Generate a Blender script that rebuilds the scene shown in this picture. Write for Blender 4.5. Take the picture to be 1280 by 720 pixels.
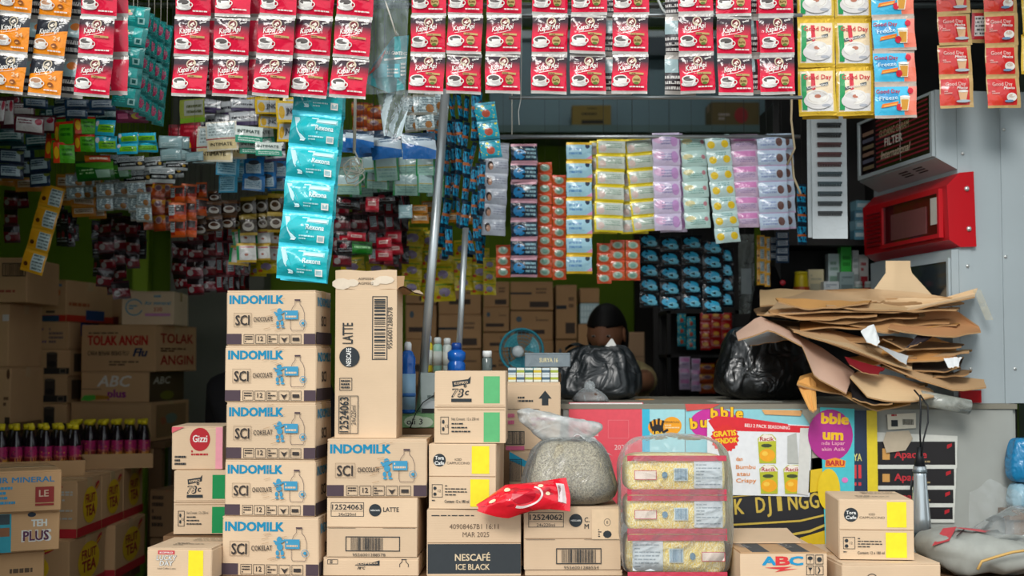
import bpy, bmesh, math, random
from mathutils import Vector, Matrix, Euler, noise

# ------------------------------------------------------------------ camera, sky, light, exposure
for _o in list(bpy.data.objects): bpy.data.objects.remove(_o)
SC = bpy.context.scene
COL = SC.collection
F = 1700.0                       # focal length in pixels of the 1280 x 720 frame
TILT = math.radians(3.0)
ZC = 1.10                        # camera height
_cam = bpy.data.cameras.new('camera')
_cam.sensor_width = 36.0
_cam.lens = F / 1280.0 * 36.0
_cam.clip_start = 0.05
_cam.dof.use_dof = True
_cam.dof.focus_distance = 3.45
_cam.dof.aperture_fstop = 3.2
cam = bpy.data.objects.new('camera', _cam)
cam.location = (0, 0, ZC)
cam.rotation_euler = (math.pi / 2 + TILT, 0, 0)
COL.objects.link(cam)
SC.camera = cam
_w = bpy.data.worlds.new('overcast_sky'); SC.world = _w
_w.use_nodes = True
_bg = _w.node_tree.nodes['Background']
_bg.inputs['Color'].default_value = (0.93, 1.0, 1.03, 1)
_bg.inputs['Strength'].default_value = 1.0
_sun = bpy.data.lights.new('veiled_sun', 'SUN')
_sun.energy = 1.6
_sun.angle = math.radians(18)
_sun.color = (1.0, 0.97, 0.93)
sun = bpy.data.objects.new('veiled_sun', _sun)
sun.rotation_euler = (math.radians(58), 0, math.radians(-14))
COL.objects.link(sun)
SC.view_settings.view_transform = 'Standard'
SC.view_settings.look = 'None'
SC.view_settings.exposure = 0.3
SC.view_settings.gamma = 1.0
SC.view_settings.use_curve_mapping = False

# ------------------------------------------------------------------ helpers
RND = random.Random(7)
PI = math.pi
_CT, _ST = math.cos(TILT), math.sin(TILT)

def P(px, py, D):
    "the point seen at photo pixel px, py that stands at distance D (world y)"
    a, b = (px - 640) / F, (360 - py) / F
    s = D / (_CT - b * _ST)
    return Vector((a * s, D, ZC + (_ST + b * _CT) * s))

def S(n, D):
    "size in metres of n photo pixels at distance D"
    return n * D / F

def lin(h):
    h = h.lstrip('#')
    out = []
    for i in (0, 2, 4):
        c = int(h[i:i + 2], 16) / 255
        out.append(c / 12.92 if c <= 0.04045 else ((c + 0.055) / 1.055) ** 2.4)
    return (*out, 1.0)

MATS = {}
def nt(m):
    m.use_nodes = True
    return m.node_tree, m.node_tree.nodes['Principled BSDF']

def mat(hexcol, rough=0.6, metal=0.0, spec=0.35, kind='ink', alpha=1.0, emit=0.0):
    "plain coloured surface with a little procedural grain"
    key = (hexcol, rough, metal, spec, kind, alpha, emit)
    if key in MATS: return MATS[key]
    m = bpy.data.materials.new(f'{kind}_{hexcol.strip("#")}')
    t, b = nt(m)
    c = lin(hexcol)
    n = t.nodes.new('ShaderNodeTexNoise')
    tc = t.nodes.new('ShaderNodeTexCoord')
    t.links.new(tc.outputs['Object'], n.inputs['Vector'])
    mx = t.nodes.new('ShaderNodeMix'); mx.data_type = 'RGBA'
    lo, hi = {'ink': (0.86, 1.06), 'card': (0.86, 1.05), 'foil': (0.92, 1.05), 'metal': (0.9, 1.04),
              'cloth': (0.8, 1.08), 'wall': (0.72, 1.1), 'wood': (0.7, 1.1)}.get(kind, (0.92, 1.04))
    n.inputs['Scale'].default_value = {'ink': 60, 'card': 9, 'foil': 30, 'metal': 6, 'cloth': 40, 'wall': 2.2, 'wood': 5}.get(kind, 12)
    n.inputs['Detail'].default_value = 4
    mx.inputs['A'].default_value = tuple(min(1, x * lo) for x in c[:3]) + (1,)
    mx.inputs['B'].default_value = tuple(min(1, x * hi) for x in c[:3]) + (1,)
    t.links.new(n.outputs['Fac'], mx.inputs['Factor'])
    out = mx.outputs['Result']
    if kind == 'card':
        oi = t.nodes.new('ShaderNodeObjectInfo')
        mr = t.nodes.new('ShaderNodeMapRange')
        mr.inputs['To Min'].default_value = 0.9; mr.inputs['To Max'].default_value = 1.04
        t.links.new(oi.outputs['Random'], mr.inputs['Value'])
        hs = t.nodes.new('ShaderNodeHueSaturation')
        t.links.new(mr.outputs['Result'], hs.inputs['Value'])
        t.links.new(out, hs.inputs['Color']); out = hs.outputs['Color']
        w = t.nodes.new('ShaderNodeTexWave'); w.inputs['Scale'].default_value = 55
        w.inputs['Distortion'].default_value = 1.5
        w.bands_direction = 'Z'
        t.links.new(tc.outputs['Object'], w.inputs['Vector'])
        bp = t.nodes.new('ShaderNodeBump'); bp.inputs['Strength'].default_value = 0.06
        bp.inputs['Distance'].default_value = 0.002
        t.links.new(w.outputs['Fac'], bp.inputs['Height']); t.links.new(bp.outputs['Normal'], b.inputs['Normal'])
    if kind in ('foil', 'bag'):
        n2 = t.nodes.new('ShaderNodeTexNoise'); n2.inputs['Scale'].default_value = 38 if kind == 'foil' else 16
        n2.inputs['Detail'].default_value = 2; n2.inputs['Distortion'].default_value = 1.2
        t.links.new(tc.outputs['Object'], n2.inputs['Vector'])
        bp = t.nodes.new('ShaderNodeBump'); bp.inputs['Strength'].default_value = 0.5 if kind == 'foil' else 1.0
        bp.inputs['Distance'].default_value = 0.004 if kind == 'foil' else 0.012
        t.links.new(n2.outputs['Fac'], bp.inputs['Height']); t.links.new(bp.outputs['Normal'], b.inputs['Normal'])
    t.links.new(out, b.inputs['Base Color'])
    b.inputs['Roughness'].default_value = rough
    b.inputs['Metallic'].default_value = metal
    b.inputs['Specular IOR Level'].default_value = spec
    b.inputs['Alpha'].default_value = alpha
    if emit:
        b.inputs['Emission Color'].default_value = c; b.inputs['Emission Strength'].default_value = emit
    MATS[key] = m
    return m

def foil(h, rough=0.28): return mat(h, rough, 0, 0.55, 'foil')
def card(h='#ddc1a1'): return mat(h, 0.85, 0, 0.15, 'card')

def print_mat(name, base, shapes, rough=0.3, spec=0.5, bump=0.45):
    "printed film: flat shapes in UV space, evaluated by nodes. shapes: ('r',u0,v0,u1,v1,hex) ('e',u,v,ru,rv,hex) ('g',v0,v1,hex) ('t',u0,v0,u1,v1,hex,lines) ('d',hex,scale,amount)"
    key = ('pm', name)
    if key in MATS: return MATS[key]
    m = bpy.data.materials.new(name)
    t, b = nt(m)
    L = t.links.new
    def N(ty, **k):
        n = t.nodes.new(ty)
        for a, v in k.items(): setattr(n, a, v)
        return n
    uv = N('ShaderNodeUVMap').outputs['UV']
    def vm(op, a, bb=None):
        n = N('ShaderNodeVectorMath', operation=op); L(a, n.inputs[0])
        if bb is not None: n.inputs[1].default_value = bb
        return n.outputs['Value'] if op == 'LENGTH' else n.outputs['Vector']
    def ma(op, a, bb=None):
        n = N('ShaderNodeMath', operation=op)
        for i, x in enumerate((a, bb)):
            if x is None: continue
            if isinstance(x, (int, float)): n.inputs[i].default_value = x
            else: L(x, n.inputs[i])
        return n.outputs[0]
    sep0 = N('ShaderNodeSeparateXYZ'); L(uv, sep0.inputs[0])
    U, V = sep0.outputs[0], sep0.outputs[1]
    def rectmask(u0, v0, u1, v1):
        x = vm('ABSOLUTE', vm('SUBTRACT', uv, ((u0 + u1) / 2, (v0 + v1) / 2, 0)))
        x = vm('DIVIDE', x, ((u1 - u0) / 2, (v1 - v0) / 2, 1))
        s = N('ShaderNodeSeparateXYZ'); L(x, s.inputs[0])
        return ma('LESS_THAN', ma('MAXIMUM', s.outputs[0], s.outputs[1]), 1.0)
    colr = None
    def over(mask, hexcol):
        nonlocal colr
        mx = N('ShaderNodeMix', data_type='RGBA')
        L(mask, mx.inputs['Factor'])
        if colr is None: mx.inputs['A'].default_value = lin(base)
        else: L(colr, mx.inputs['A'])
        mx.inputs['B'].default_value = lin(hexcol)
        colr = mx.outputs['Result']
    for s in shapes:
        k = s[0]
        if k == 'r': over(rectmask(*s[1:5]), s[5])
        elif k == 'e':
            d = vm('LENGTH', vm('DIVIDE', vm('SUBTRACT', uv, (s[1], s[2], 0)), (s[3], s[4], 1)))
            over(ma('LESS_THAN', d, 1.0), s[5])
        elif k == 'g':
            mr = N('ShaderNodeMapRange'); L(V, mr.inputs['Value'])
            mr.inputs['From Min'].default_value = s[1]; mr.inputs['From Max'].default_value = s[2]
            over(mr.outputs['Result'], s[3])
        elif k == 'q':      # half plane a*u+b*v > c
            over(ma('GREATER_THAN', ma('ADD', ma('MULTIPLY', U, s[1]), ma('MULTIPLY', V, s[2])), s[3]), s[4])
        elif k == 't':
            rm = rectmask(*s[1:5])
            fr = ma('FRACT', ma('MULTIPLY', ma('SUBTRACT', V, s[2]), s[6] / (s[4] - s[2])))
            ln = ma('LESS_THAN', ma('ABSOLUTE', ma('SUBTRACT', fr, 0.5)), 0.27)
            nn = N('ShaderNodeTexNoise'); nn.inputs['Scale'].default_value = 1.0; nn.inputs['Detail'].default_value = 0
            L(vm('MULTIPLY', uv, (45, s[6] / (s[4] - s[2]) * 1.0, 1)), nn.inputs['Vector'])
            over(ma('MULTIPLY', ma('MULTIPLY', rm, ln), ma('GREATER_THAN', nn.outputs['Fac'], 0.42)), s[5])
        elif k == 'd':
            nn = N('ShaderNodeTexNoise'); nn.inputs['Scale'].default_value = s[2]; nn.inputs['Detail'].default_value = 2
            L(uv, nn.inputs['Vector'])
            over(ma('GREATER_THAN', nn.outputs['Fac'], s[3]), s[1])
    if colr is None: b.inputs['Base Color'].default_value = lin(base)
    else: L(colr, b.inputs['Base Color'])
    b.inputs['Roughness'].default_value = rough
    b.inputs['Specular IOR Level'].default_value = spec
    if bump:
        tc = N('ShaderNodeTexCoord')
        n2 = N('ShaderNodeTexNoise'); n2.inputs['Scale'].default_value = 34; n2.inputs['Detail'].default_value = 2
        n2.inputs['Distortion'].default_value = 1.0
        oi = N('ShaderNodeObjectInfo'); ad = N('ShaderNodeVectorMath', operation='ADD')
        L(tc.outputs['Object'], ad.inputs[0]); L(oi.outputs['Random'], ad.inputs[1]); L(ad.outputs[0], n2.inputs['Vector'])
        bp = N('ShaderNodeBump'); bp.inputs['Strength'].default_value = bump; bp.inputs['Distance'].default_value = 0.004
        L(n2.outputs['Fac'], bp.inputs['Height']); L(bp.outputs['Normal'], b.inputs['Normal'])
    MATS[key] = m
    return m

def film(name, tint='#ffffff', alpha=0.16, rough=0.12):
    "thin clear plastic film with crinkles"
    key = ('film', name)
    if key in MATS: return MATS[key]
    m = bpy.data.materials.new(name)
    t, b = nt(m)
    b.inputs['Base Color'].default_value = lin(tint)
    b.inputs['Roughness'].default_value = rough
    b.inputs['Specular IOR Level'].default_value = 0.8
    tc = t.nodes.new('ShaderNodeTexCoord')
    n = t.nodes.new('ShaderNodeTexNoise'); n.inputs['Scale'].default_value = 14; n.inputs['Detail'].default_value = 3
    n.inputs['Distortion'].default_value = 1.8
    t.links.new(tc.outputs['Object'], n.inputs['Vector'])
    bp = t.nodes.new('ShaderNodeBump'); bp.inputs['Strength'].default_value = 0.7; bp.inputs['Distance'].default_value = 0.01
    t.links.new(n.outputs['Fac'], bp.inputs['Height']); t.links.new(bp.outputs['Normal'], b.inputs['Normal'])
    mr = t.nodes.new('ShaderNodeMapRange'); mr.inputs['From Min'].default_value = 0.3; mr.inputs['From Max'].default_value = 0.7
    mr.inputs['To Min'].default_value = alpha * 0.6; mr.inputs['To Max'].default_value = alpha * 1.4
    t.links.new(n.outputs['Fac'], mr.inputs['Value'])
    ge = t.nodes.new('ShaderNodeFresnel'); ge.inputs['IOR'].default_value = 1.5
    t.links.new(bp.outputs['Normal'], ge.inputs['Normal'])
    ad = t.nodes.new('ShaderNodeMath'); ad.operation = 'ADD'; ad.use_clamp = True
    t.links.new(mr.outputs['Result'], ad.inputs[0]); t.links.new(ge.outputs['Fac'], ad.inputs[1])
    t.links.new(ad.outputs[0], b.inputs['Alpha'])
    MATS[key] = m
    return m

# ---- objects
def tag(o, label=None, cat=None, group=None, kind=None):
    if label: o['label'] = label
    if cat: o['category'] = cat
    if group: o['group'] = group
    if kind: o['kind'] = kind
    return o

def thing(name, loc, label, cat, group=None, rz=0.0, rx=0.0, ry=0.0):
    o = bpy.data.objects.new(name, None)
    o.empty_display_size = 0.03
    o.location = loc; o.rotation_euler = (rx, ry, rz)
    COL.objects.link(o)
    return tag(o, label, cat, group)

def link(name, me, parent=None, loc=(0, 0, 0), rot=(0, 0, 0), scale=None):
    o = bpy.data.objects.new(name, me)
    COL.objects.link(o)
    if parent is not None: o.parent = parent
    o.location = loc; o.rotation_euler = rot
    if scale is not None: o.scale = scale
    return o

class MB:
    "mesh builder: several primitives, several materials, one mesh"
    def __init__(s): s.v = []; s.f = []; s.m = []; s.mats = []; s.sm = []; s.uv = {}
    def slot(s, m):
        if m not in s.mats: s.mats.append(m)
        return s.mats.index(m)
    def add(s, vs, fs, m, smooth=False):
        o = len(s.v); k = s.slot(m)
        s.v += [tuple(v) for v in vs]
        for f in fs:
            s.f.append(tuple(i + o for i in f)); s.m.append(k); s.sm.append(smooth)
        return o
    def box(s, x0, y0, z0, x1, y1, z1, m, M=None, skew=0):
        vs = [Vector((x, y, z)) for z in (z0, z1) for y in (y0, y1) for x in (x0, x1)]
        if M is not None: vs = [M @ v for v in vs]
        s.add(vs, [(0, 1, 5, 4), (1, 3, 7, 5), (3, 2, 6, 7), (2, 0, 4, 6), (4, 5, 7, 6), (2, 3, 1, 0)], m)
        return s
    def lathe(s, prof, m, n=20, M=None, caps=True, c=(0, 0)):
        "prof: list of (r, z)"
        vs = []; fs = []
        for r, z in prof:
            for i in range(n):
                a = 2 * PI * i / n
                vs.append(Vector((c[0] + r * math.cos(a), c[1] + r * math.sin(a), z)))
        for j in range(len(prof) - 1):
            for i in range(n):
                k = (i + 1) % n
                fs.append((j * n + i, j * n + k, (j + 1) * n + k, (j + 1) * n + i))
        if caps:
            fs.append(tuple(range(n - 1, -1, -1)))
            fs.append(tuple((len(prof) - 1) * n + i for i in range(n)))
        if M is not None: vs = [M @ v for v in vs]
        s.add(vs, fs, m, True)
        return s
    def tube(s, pts, r, m, n=8, closed=False, r2=None):
        pts = [Vector(p) for p in pts]
        vs = []; fs = []
        up = None
        N = len(pts)
        for i, p in enumerate(pts):
            a = pts[(i - 1) % N] if (i > 0 or closed) else p
            b = pts[(i + 1) % N] if (i < N - 1 or closed) else p
            d = (b - a).normalized()
            if up is None:
                up = d.orthogonal().normalized()
            up = (up - d * up.dot(d)).normalized()
            q = d.cross(up)
            rr = r if r2 is None else r + (r2 - r) * i / (N - 1)
            for k in range(n):
                t = 2 * PI * k / n
                vs.append(p + (up * math.cos(t) + q * math.sin(t)) * rr)
        for i in range(N if closed else N - 1):
            j = (i + 1) % N
            for k in range(n):
                l = (k + 1) % n
                fs.append((i * n + k, i * n + l, j * n + l, j * n + k))
        if not closed:
            fs.append(tuple(range(n - 1, -1, -1))); fs.append(tuple((N - 1) * n + k for k in range(n)))
        s.add(vs, fs, m, True)
        return s
    def grid(s, fn, nu, nv, m, smooth=True, uv=True):
        "fn(u,v)->point; m may be a function of the cell (u,v)"
        o = len(s.v)
        for j in range(nv + 1):
            for i in range(nu + 1):
                s.v.append(tuple(fn(i / nu, j / nv)))
        for j in range(nv):
            for i in range(nu):
                a = o + j * (nu + 1) + i
                mm = m((i + .5) / nu, (j + .5) / nv) if callable(m) else m
                if uv:
                    s.uv[len(s.f)] = [(i / nu, j / nv), ((i + 1) / nu, j / nv), ((i + 1) / nu, (j + 1) / nv), (i / nu, (j + 1) / nv)]
                s.f.append((a, a + 1, a + nu + 2, a + nu + 1)); s.m.append(s.slot(mm)); s.sm.append(smooth)
        return s
    def mesh(s, name):
        me = bpy.data.meshes.new(name)
        me.from_pydata(s.v, [], s.f)
        for m in s.mats: me.materials.append(m)
        me.polygons.foreach_set('material_index', s.m)
        me.polygons.foreach_set('use_smooth', s.sm)
        if s.uv:
            ul = me.uv_layers.new(name='UVMap')
            for fi, co in s.uv.items():
                p = me.polygons[fi]
                for k, li in enumerate(p.loop_indices): ul.data[li].uv = co[k]
        me.update()
        return me
    def obj(s, name, parent=None, loc=(0, 0, 0), rot=(0, 0, 0)):
        return link(name, s.mesh(name), parent, loc, rot)

_TXT = {}
def text_shape(body, bold, shear):
    key = (body, bold, shear)
    if key in _TXT: return _TXT[key]
    c = bpy.data.curves.new('t', 'FONT')
    c.body = body; c.size = 1.0; c.offset = bold; c.shear = shear; c.resolution_u = 2
    o = bpy.data.objects.new('t', c)
    me = bpy.data.meshes.new_from_object(o)
    vs = [(v.co.x, v.co.y) for v in me.vertices]
    fs = [tuple(p.vertices) for p in me.polygons]
    bpy.data.objects.remove(o); bpy.data.curves.remove(c); bpy.data.meshes.remove(me)
    if not vs: vs = [(0, 0)]
    x0 = min(v[0] for v in vs); x1 = max(v[0] for v in vs)
    vs = [((x - x0), y) for x, y in vs]
    _TXT[key] = (vs, fs, max(x1 - x0, 1e-4))
    return _TXT[key]

class Print:
    "flat print laid on a face. (x to the right, y up, metres); place(x, y, lift) gives the 3D point"
    def __init__(s, place, base=0.0006): s.b = MB(); s.place = place; s.l = base
    def _add(s, pts, fs, m):
        s.l += 0.00006
        vs = [s.place(x, y, s.l) for x, y in pts]
        s.b.add(vs, fs, m)
    def poly(s, pts, m): s._add(pts, [tuple(range(len(pts)))], m); return s
    def rect(s, x0, y0, x1, y1, m, nx=1, ny=1):
        pts = [(x0 + (x1 - x0) * i / nx, y0 + (y1 - y0) * j / ny) for j in range(ny + 1) for i in range(nx + 1)]
        fs = [(j * (nx + 1) + i, j * (nx + 1) + i + 1, (j + 1) * (nx + 1) + i + 1, (j + 1) * (nx + 1) + i) for j in range(ny) for i in range(nx)]
        s._add(pts, fs, m); return s
    def frame(s, x0, y0, x1, y1, t, m):
        s.rect(x0, y0, x1, y0 + t, m); s.rect(x0, y1 - t, x1, y1, m)
        s.rect(x0, y0 + t, x0 + t, y1 - t, m); s.rect(x1 - t, y0 + t, x1, y1 - t, m); return s
    def ell(s, cx, cy, rx, ry, m, n=18, rot=0):
        c, si = math.cos(rot), math.sin(rot)
        pts = [(cx, cy)]
        for i in range(n):
            a = 2 * PI * i / n
            x, y = rx * math.cos(a), ry * math.sin(a)
            pts.append((cx + x * c - y * si, cy + x * si + y * c))
        s._add(pts, [(0, i + 1, (i + 1) % n + 1) for i in range(n)], m); return s
    def ring(s, cx, cy, rx, ry, t, m, n=22, a0=0, a1=2 * PI):
        full = abs(a1 - a0 - 2 * PI) < 1e-6
        k = n if full else n + 1
        pts = []
        for i in range(k):
            a = a0 + (a1 - a0) * i / n
            pts.append((cx + rx * math.cos(a), cy + ry * math.sin(a)))
            pts.append((cx + (rx - t) * math.cos(a), cy + (ry - t) * math.sin(a)))
        fs = []
        for i in range(n):
            j = (i + 1) % k
            fs.append((2 * i, 2 * j, 2 * j + 1, 2 * i + 1))
        s._add(pts, fs, m); return s
    def line(s, pts, t, m):
        for (x0, y0), (x1, y1) in zip(pts, pts[1:]):
            d = math.hypot(x1 - x0, y1 - y0) or 1
            nx, ny = -(y1 - y0) / d * t / 2, (x1 - x0) / d * t / 2
            s._add([(x0 - nx, y0 - ny), (x1 - nx, y1 - ny), (x1 + nx, y1 + ny), (x0 + nx, y0 + ny)], [(0, 1, 2, 3)], m)
        return s
    def text(s, body, x, y, h, m, w=None, align='L', rot=0.0, shear=0.0, bold=0.0):
        fat = max(0.0, bold); vs, fs, W = text_shape(body, min(bold, 0.0), shear)
        sy = h / 0.7
        sx = (w / W) if w else sy
        off = {'L': 0, 'C': -W * sx / 2, 'R': -W * sx}[align]
        c, si = math.cos(rot), math.sin(rot)
        pts = []
        for a, b in vs:
            px, py = a * sx + off, b * sy
            pts.append((x + px * c - py * si, y + px * si + py * c))
        if fat < .006: s._add(pts, fs, m); return s
        e = fat * sy * .8
        for dx, dy in ((e, e * .6), (-e, e * .6), (e, -e * .6), (-e, -e * .6)):
            s._add([(a + dx, b + dy) for a, b in pts], fs, m)
        return s
    def barcode(s, x0, y0, x1, y1, m, seed=1, vertical=False):
        r = random.Random(seed); a, e = (y0, y1) if vertical else (x0, x1)
        L = e - a; p = a
        while p < e - L * .01:
            w = L * r.choice((.012, .012, .02, .03))
            if vertical: s.rect(x0, p, x1, min(p + w, e), m)
            else: s.rect(p, y0, min(p + w, e), y1, m)
            p += w + L * r.choice((.012, .02, .03))
        return s
    def lines(s, x0, y0, x1, y1, n, m, seed=1, fill=.55):
        r = random.Random(seed)
        for i in range(n):
            yy = y1 - (y1 - y0) * (i + .5) / n; t = (y1 - y0) / n * fill / 2
            x = x0
            while x < x1 - (x1 - x0) * .05:
                w = (x1 - x0) * r.uniform(.06, .22)
                s.rect(x, yy - t, min(x + w, x1), yy + t, m)
                x += w + (x1 - x0) * .03
                if r.random() < .12: break
        return s
    def obj(s, name, parent, loc=(0, 0, 0)): return s.b.obj(name, parent, loc)

def crumple(p, amp, freq, seed=0):
    q = Vector(p) * freq + Vector((seed * 7.3, seed * 3.1, -seed * 5.7))
    return (1 - abs(noise.noise(q)) * 2) * amp + noise.noise(q * 2.3) * amp * .5

def blob(fn, nu, nv, m, mb=None, uv=False):
    "closed surface: fn(theta, phi) -> point"
    mb = mb or MB()
    vs = [fn(0, -PI / 2)]
    for j in range(1, nv):
        ph = -PI / 2 + PI * j / nv
        for i in range(nu): vs.append(fn(2 * PI * i / nu, ph))
    vs.append(fn(0, PI / 2))
    fs = []
    for i in range(nu): fs.append((0, 1 + (i + 1) % nu, 1 + i))
    for j in range(nv - 2):
        for i in range(nu):
            k = (i + 1) % nu
            a = 1 + j * nu
            fs.append((a + i, a + k, a + nu + k, a + nu + i))
    e = len(vs) - 1; a = 1 + (nv - 2) * nu
    for i in range(nu): fs.append((a + i, a + (i + 1) % nu, e))
    mb.add(vs, [f for f in fs], m, True)
    return mb

def spow(x, p): return math.copysign(abs(x) ** p, x)

# ------------------------------------------------------------------ the setting
def slab(name, x0, y0, z0, x1, y1, z1, m, kind='structure'):
    o = MB().box(x0, y0, z0, x1, y1, z1, m).obj(name)
    o['kind'] = kind
    return o
M_GREEN = mat('#74941d', 0.8, kind='wall')
M_CONC = mat('#77796d', 0.9, kind='wall')
M_PLAST = mat('#8d9a97', 0.8, kind='wall')
slab('floor', -7, -9, -0.12, 7, 6.9, 0.0, mat('#5f5b54', 0.9, kind='wall'))
slab('wall_back', -2.75, 6.6, 0, 2.6, 6.75, 3.1, M_GREEN)
slab('wall_left', -2.75, 3.3, 0, -2.6, 6.6, 3.1, M_GREEN)
slab('wall_right', 2.45, 3.9, 0, 2.6, 6.6, 3.1, M_PLAST)
slab('ceiling', -2.75, 3.45, 3.1, 2.6, 6.75, 3.2, mat('#6f6a60', 0.9, kind='wall'))
slab('wall_front_left', -2.75, 3.2, 0, -1.33, 3.3, 3.1, M_PLAST)  # unseen shop-front wall, added to keep daylight off the left stock
slab('wall_front_right', 1.62, 3.2, 0, 2.6, 3.3, 3.1, M_PLAST)
slab('wall_shade_header', -1.33, 3.44, 2.66, 1.62, 3.54, 3.1, M_PLAST)  # unseen lintel, added and sized to cut the sky light reaching inside
slab('doorway_shade', P(795, 400, 6.5).x, 6.54, 0, P(880, 400, 6.5).x, 6.6, 2.0, mat('#2a2420', .8, kind='wood'))  # flat dark panel; its colour stands in for the unlit doorway opening
_a, _b = P(213, 345, 6.42), P(330, 345, 6.42)
slab('wall_pier', _a.x, 6.42, 0, _b.x, 6.6, 3.1, M_CONC)
# bright green post in the rear left corner
_a, _b = P(165, 300, 6.5), P(184, 300, 6.5)
slab('trim_1', _a.x, 6.52, 0, _b.x, 6.6, 2.2, mat('#a5c63a', 0.7, kind='wall'))
# unseen ceiling tube lamp, added to brighten the ledge and rear wall
_t = thing('tube_lamp', (.35, 5.3, 3.06), 'white fluorescent tube lamp added out of view to brighten the ledge', 'lamp')
MB().box(-.62, -.03, 0, .62, .03, .04, mat('#d8d8d4', .5)).obj('fitting', _t)
MB().tube([(-.58, 0, -.02), (.58, 0, -.02)], .014, mat('#f4fbff', .4, emit=19.0), 10).obj('tube', _t)
for _s in (-1, 1): MB().box(_s * .6 - .012, -.015, -.04, _s * .6 + .012, .015, 0, mat('#d8d8d4', .5)).obj('socket', _t)
# painted sheet panel above the ledge, ledge with lip, strips
def px_slab(name, l, t, r, b, D, thick, m):
    p, q = P(l, b, D), P(r, t, D)
    return slab(name, p.x, D, p.z, q.x, D + thick, q.z, m)
px_slab('trim_2', 612, 48, 1010, 156, 6.46, 0.14, mat('#7f9ba1', 0.45, kind='wall'))
px_slab('trim_3', 612, 156, 1010, 165, 6.2, 0.40, mat('#6d8784', 0.5, kind='wall'))
px_slab('trim_4', 612, 38, 1010, 48, 6.42, 0.18, mat('#c3d0cf', 0.4, kind='wall'))
px_slab('trim_5', 795, 46, 850, 69, 6.36, 0.10, mat('#4b585e', 0.5, kind='wall'))
px_slab('trim_6', 612, 10, 1010, 22, 6.42, 0.18, mat('#a9b6b4', 0.4, kind='wall'))

M_STEEL = mat('#aab0b2', 0.35, 0.85, 0.5, 'metal')
M_WOOD = mat('#7a5a3c', 0.75, kind='wood')
RAILS = {}
def rail(D, z=2.34):
    "steel rod from wall to wall that strips hang from"
    if D in RAILS: return RAILS[D]
    mb = MB(); mb.tube([(-2.6, D, z), (2.45 if D > 3.9 else 2.6, D, z)], 0.007, M_STEEL, 8)
    o = mb.obj('hanging_rail')
    tag(o, 'thin steel rod high across the shop front, hung with sachet strips', 'rail', 'parallel steel rods that strips hang from')
    RAILS[D] = z
    return z
def bench(name, label, x0, x1, y0, y1, z, planks=5, group=None):
    "low wooden stand: planks on four legs"
    t = thing(name, ((x0 + x1) / 2, (y0 + y1) / 2, 0), label, 'stand', group)
    w, d = x1 - x0, y1 - y0
    pw = d / planks
    me = MB().box(-w / 2, -pw / 2 + .004, -.025, w / 2, pw / 2 - .004, 0, M_WOOD).mesh('plank')
    for i in range(planks): link('plank', me, t, (0, -d / 2 + pw * (i + .5), z))
    lg = MB().box(-.025, -.025, 0, .025, .025, z - .025, M_WOOD).mesh('leg')
    for sx in (-1, 1):
        for sy in (-1, 1): link('leg', lg, t, (sx * (w / 2 - .04), sy * (d / 2 - .04), 0))
    return t
ZF = P(640, 722, 3.4).z        # top of the low stand under the front cartons

# ------------------------------------------------------------------ cartons
INK = mat('#3a3432', 0.8)
INKB = mat('#2d3337', 0.75)
INKP = mat('#4d3d45', 0.75)
CYAN = mat('#0f86ad', 0.7)
BLUE = mat('#3d93b8', 0.7)
RED = mat('#b3202a', 0.7)
WHITE = mat('#e8e6e0', 0.7)
YELL = mat('#f2df2a', 0.7)
GREEN = mat('#5db173', 0.7)
DGREEN = mat('#0e8a4c', 0.7)
PINK = mat('#d9688f', 0.7)
TAPE = mat('#cfae86', 0.25, spec=0.6)

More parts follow.
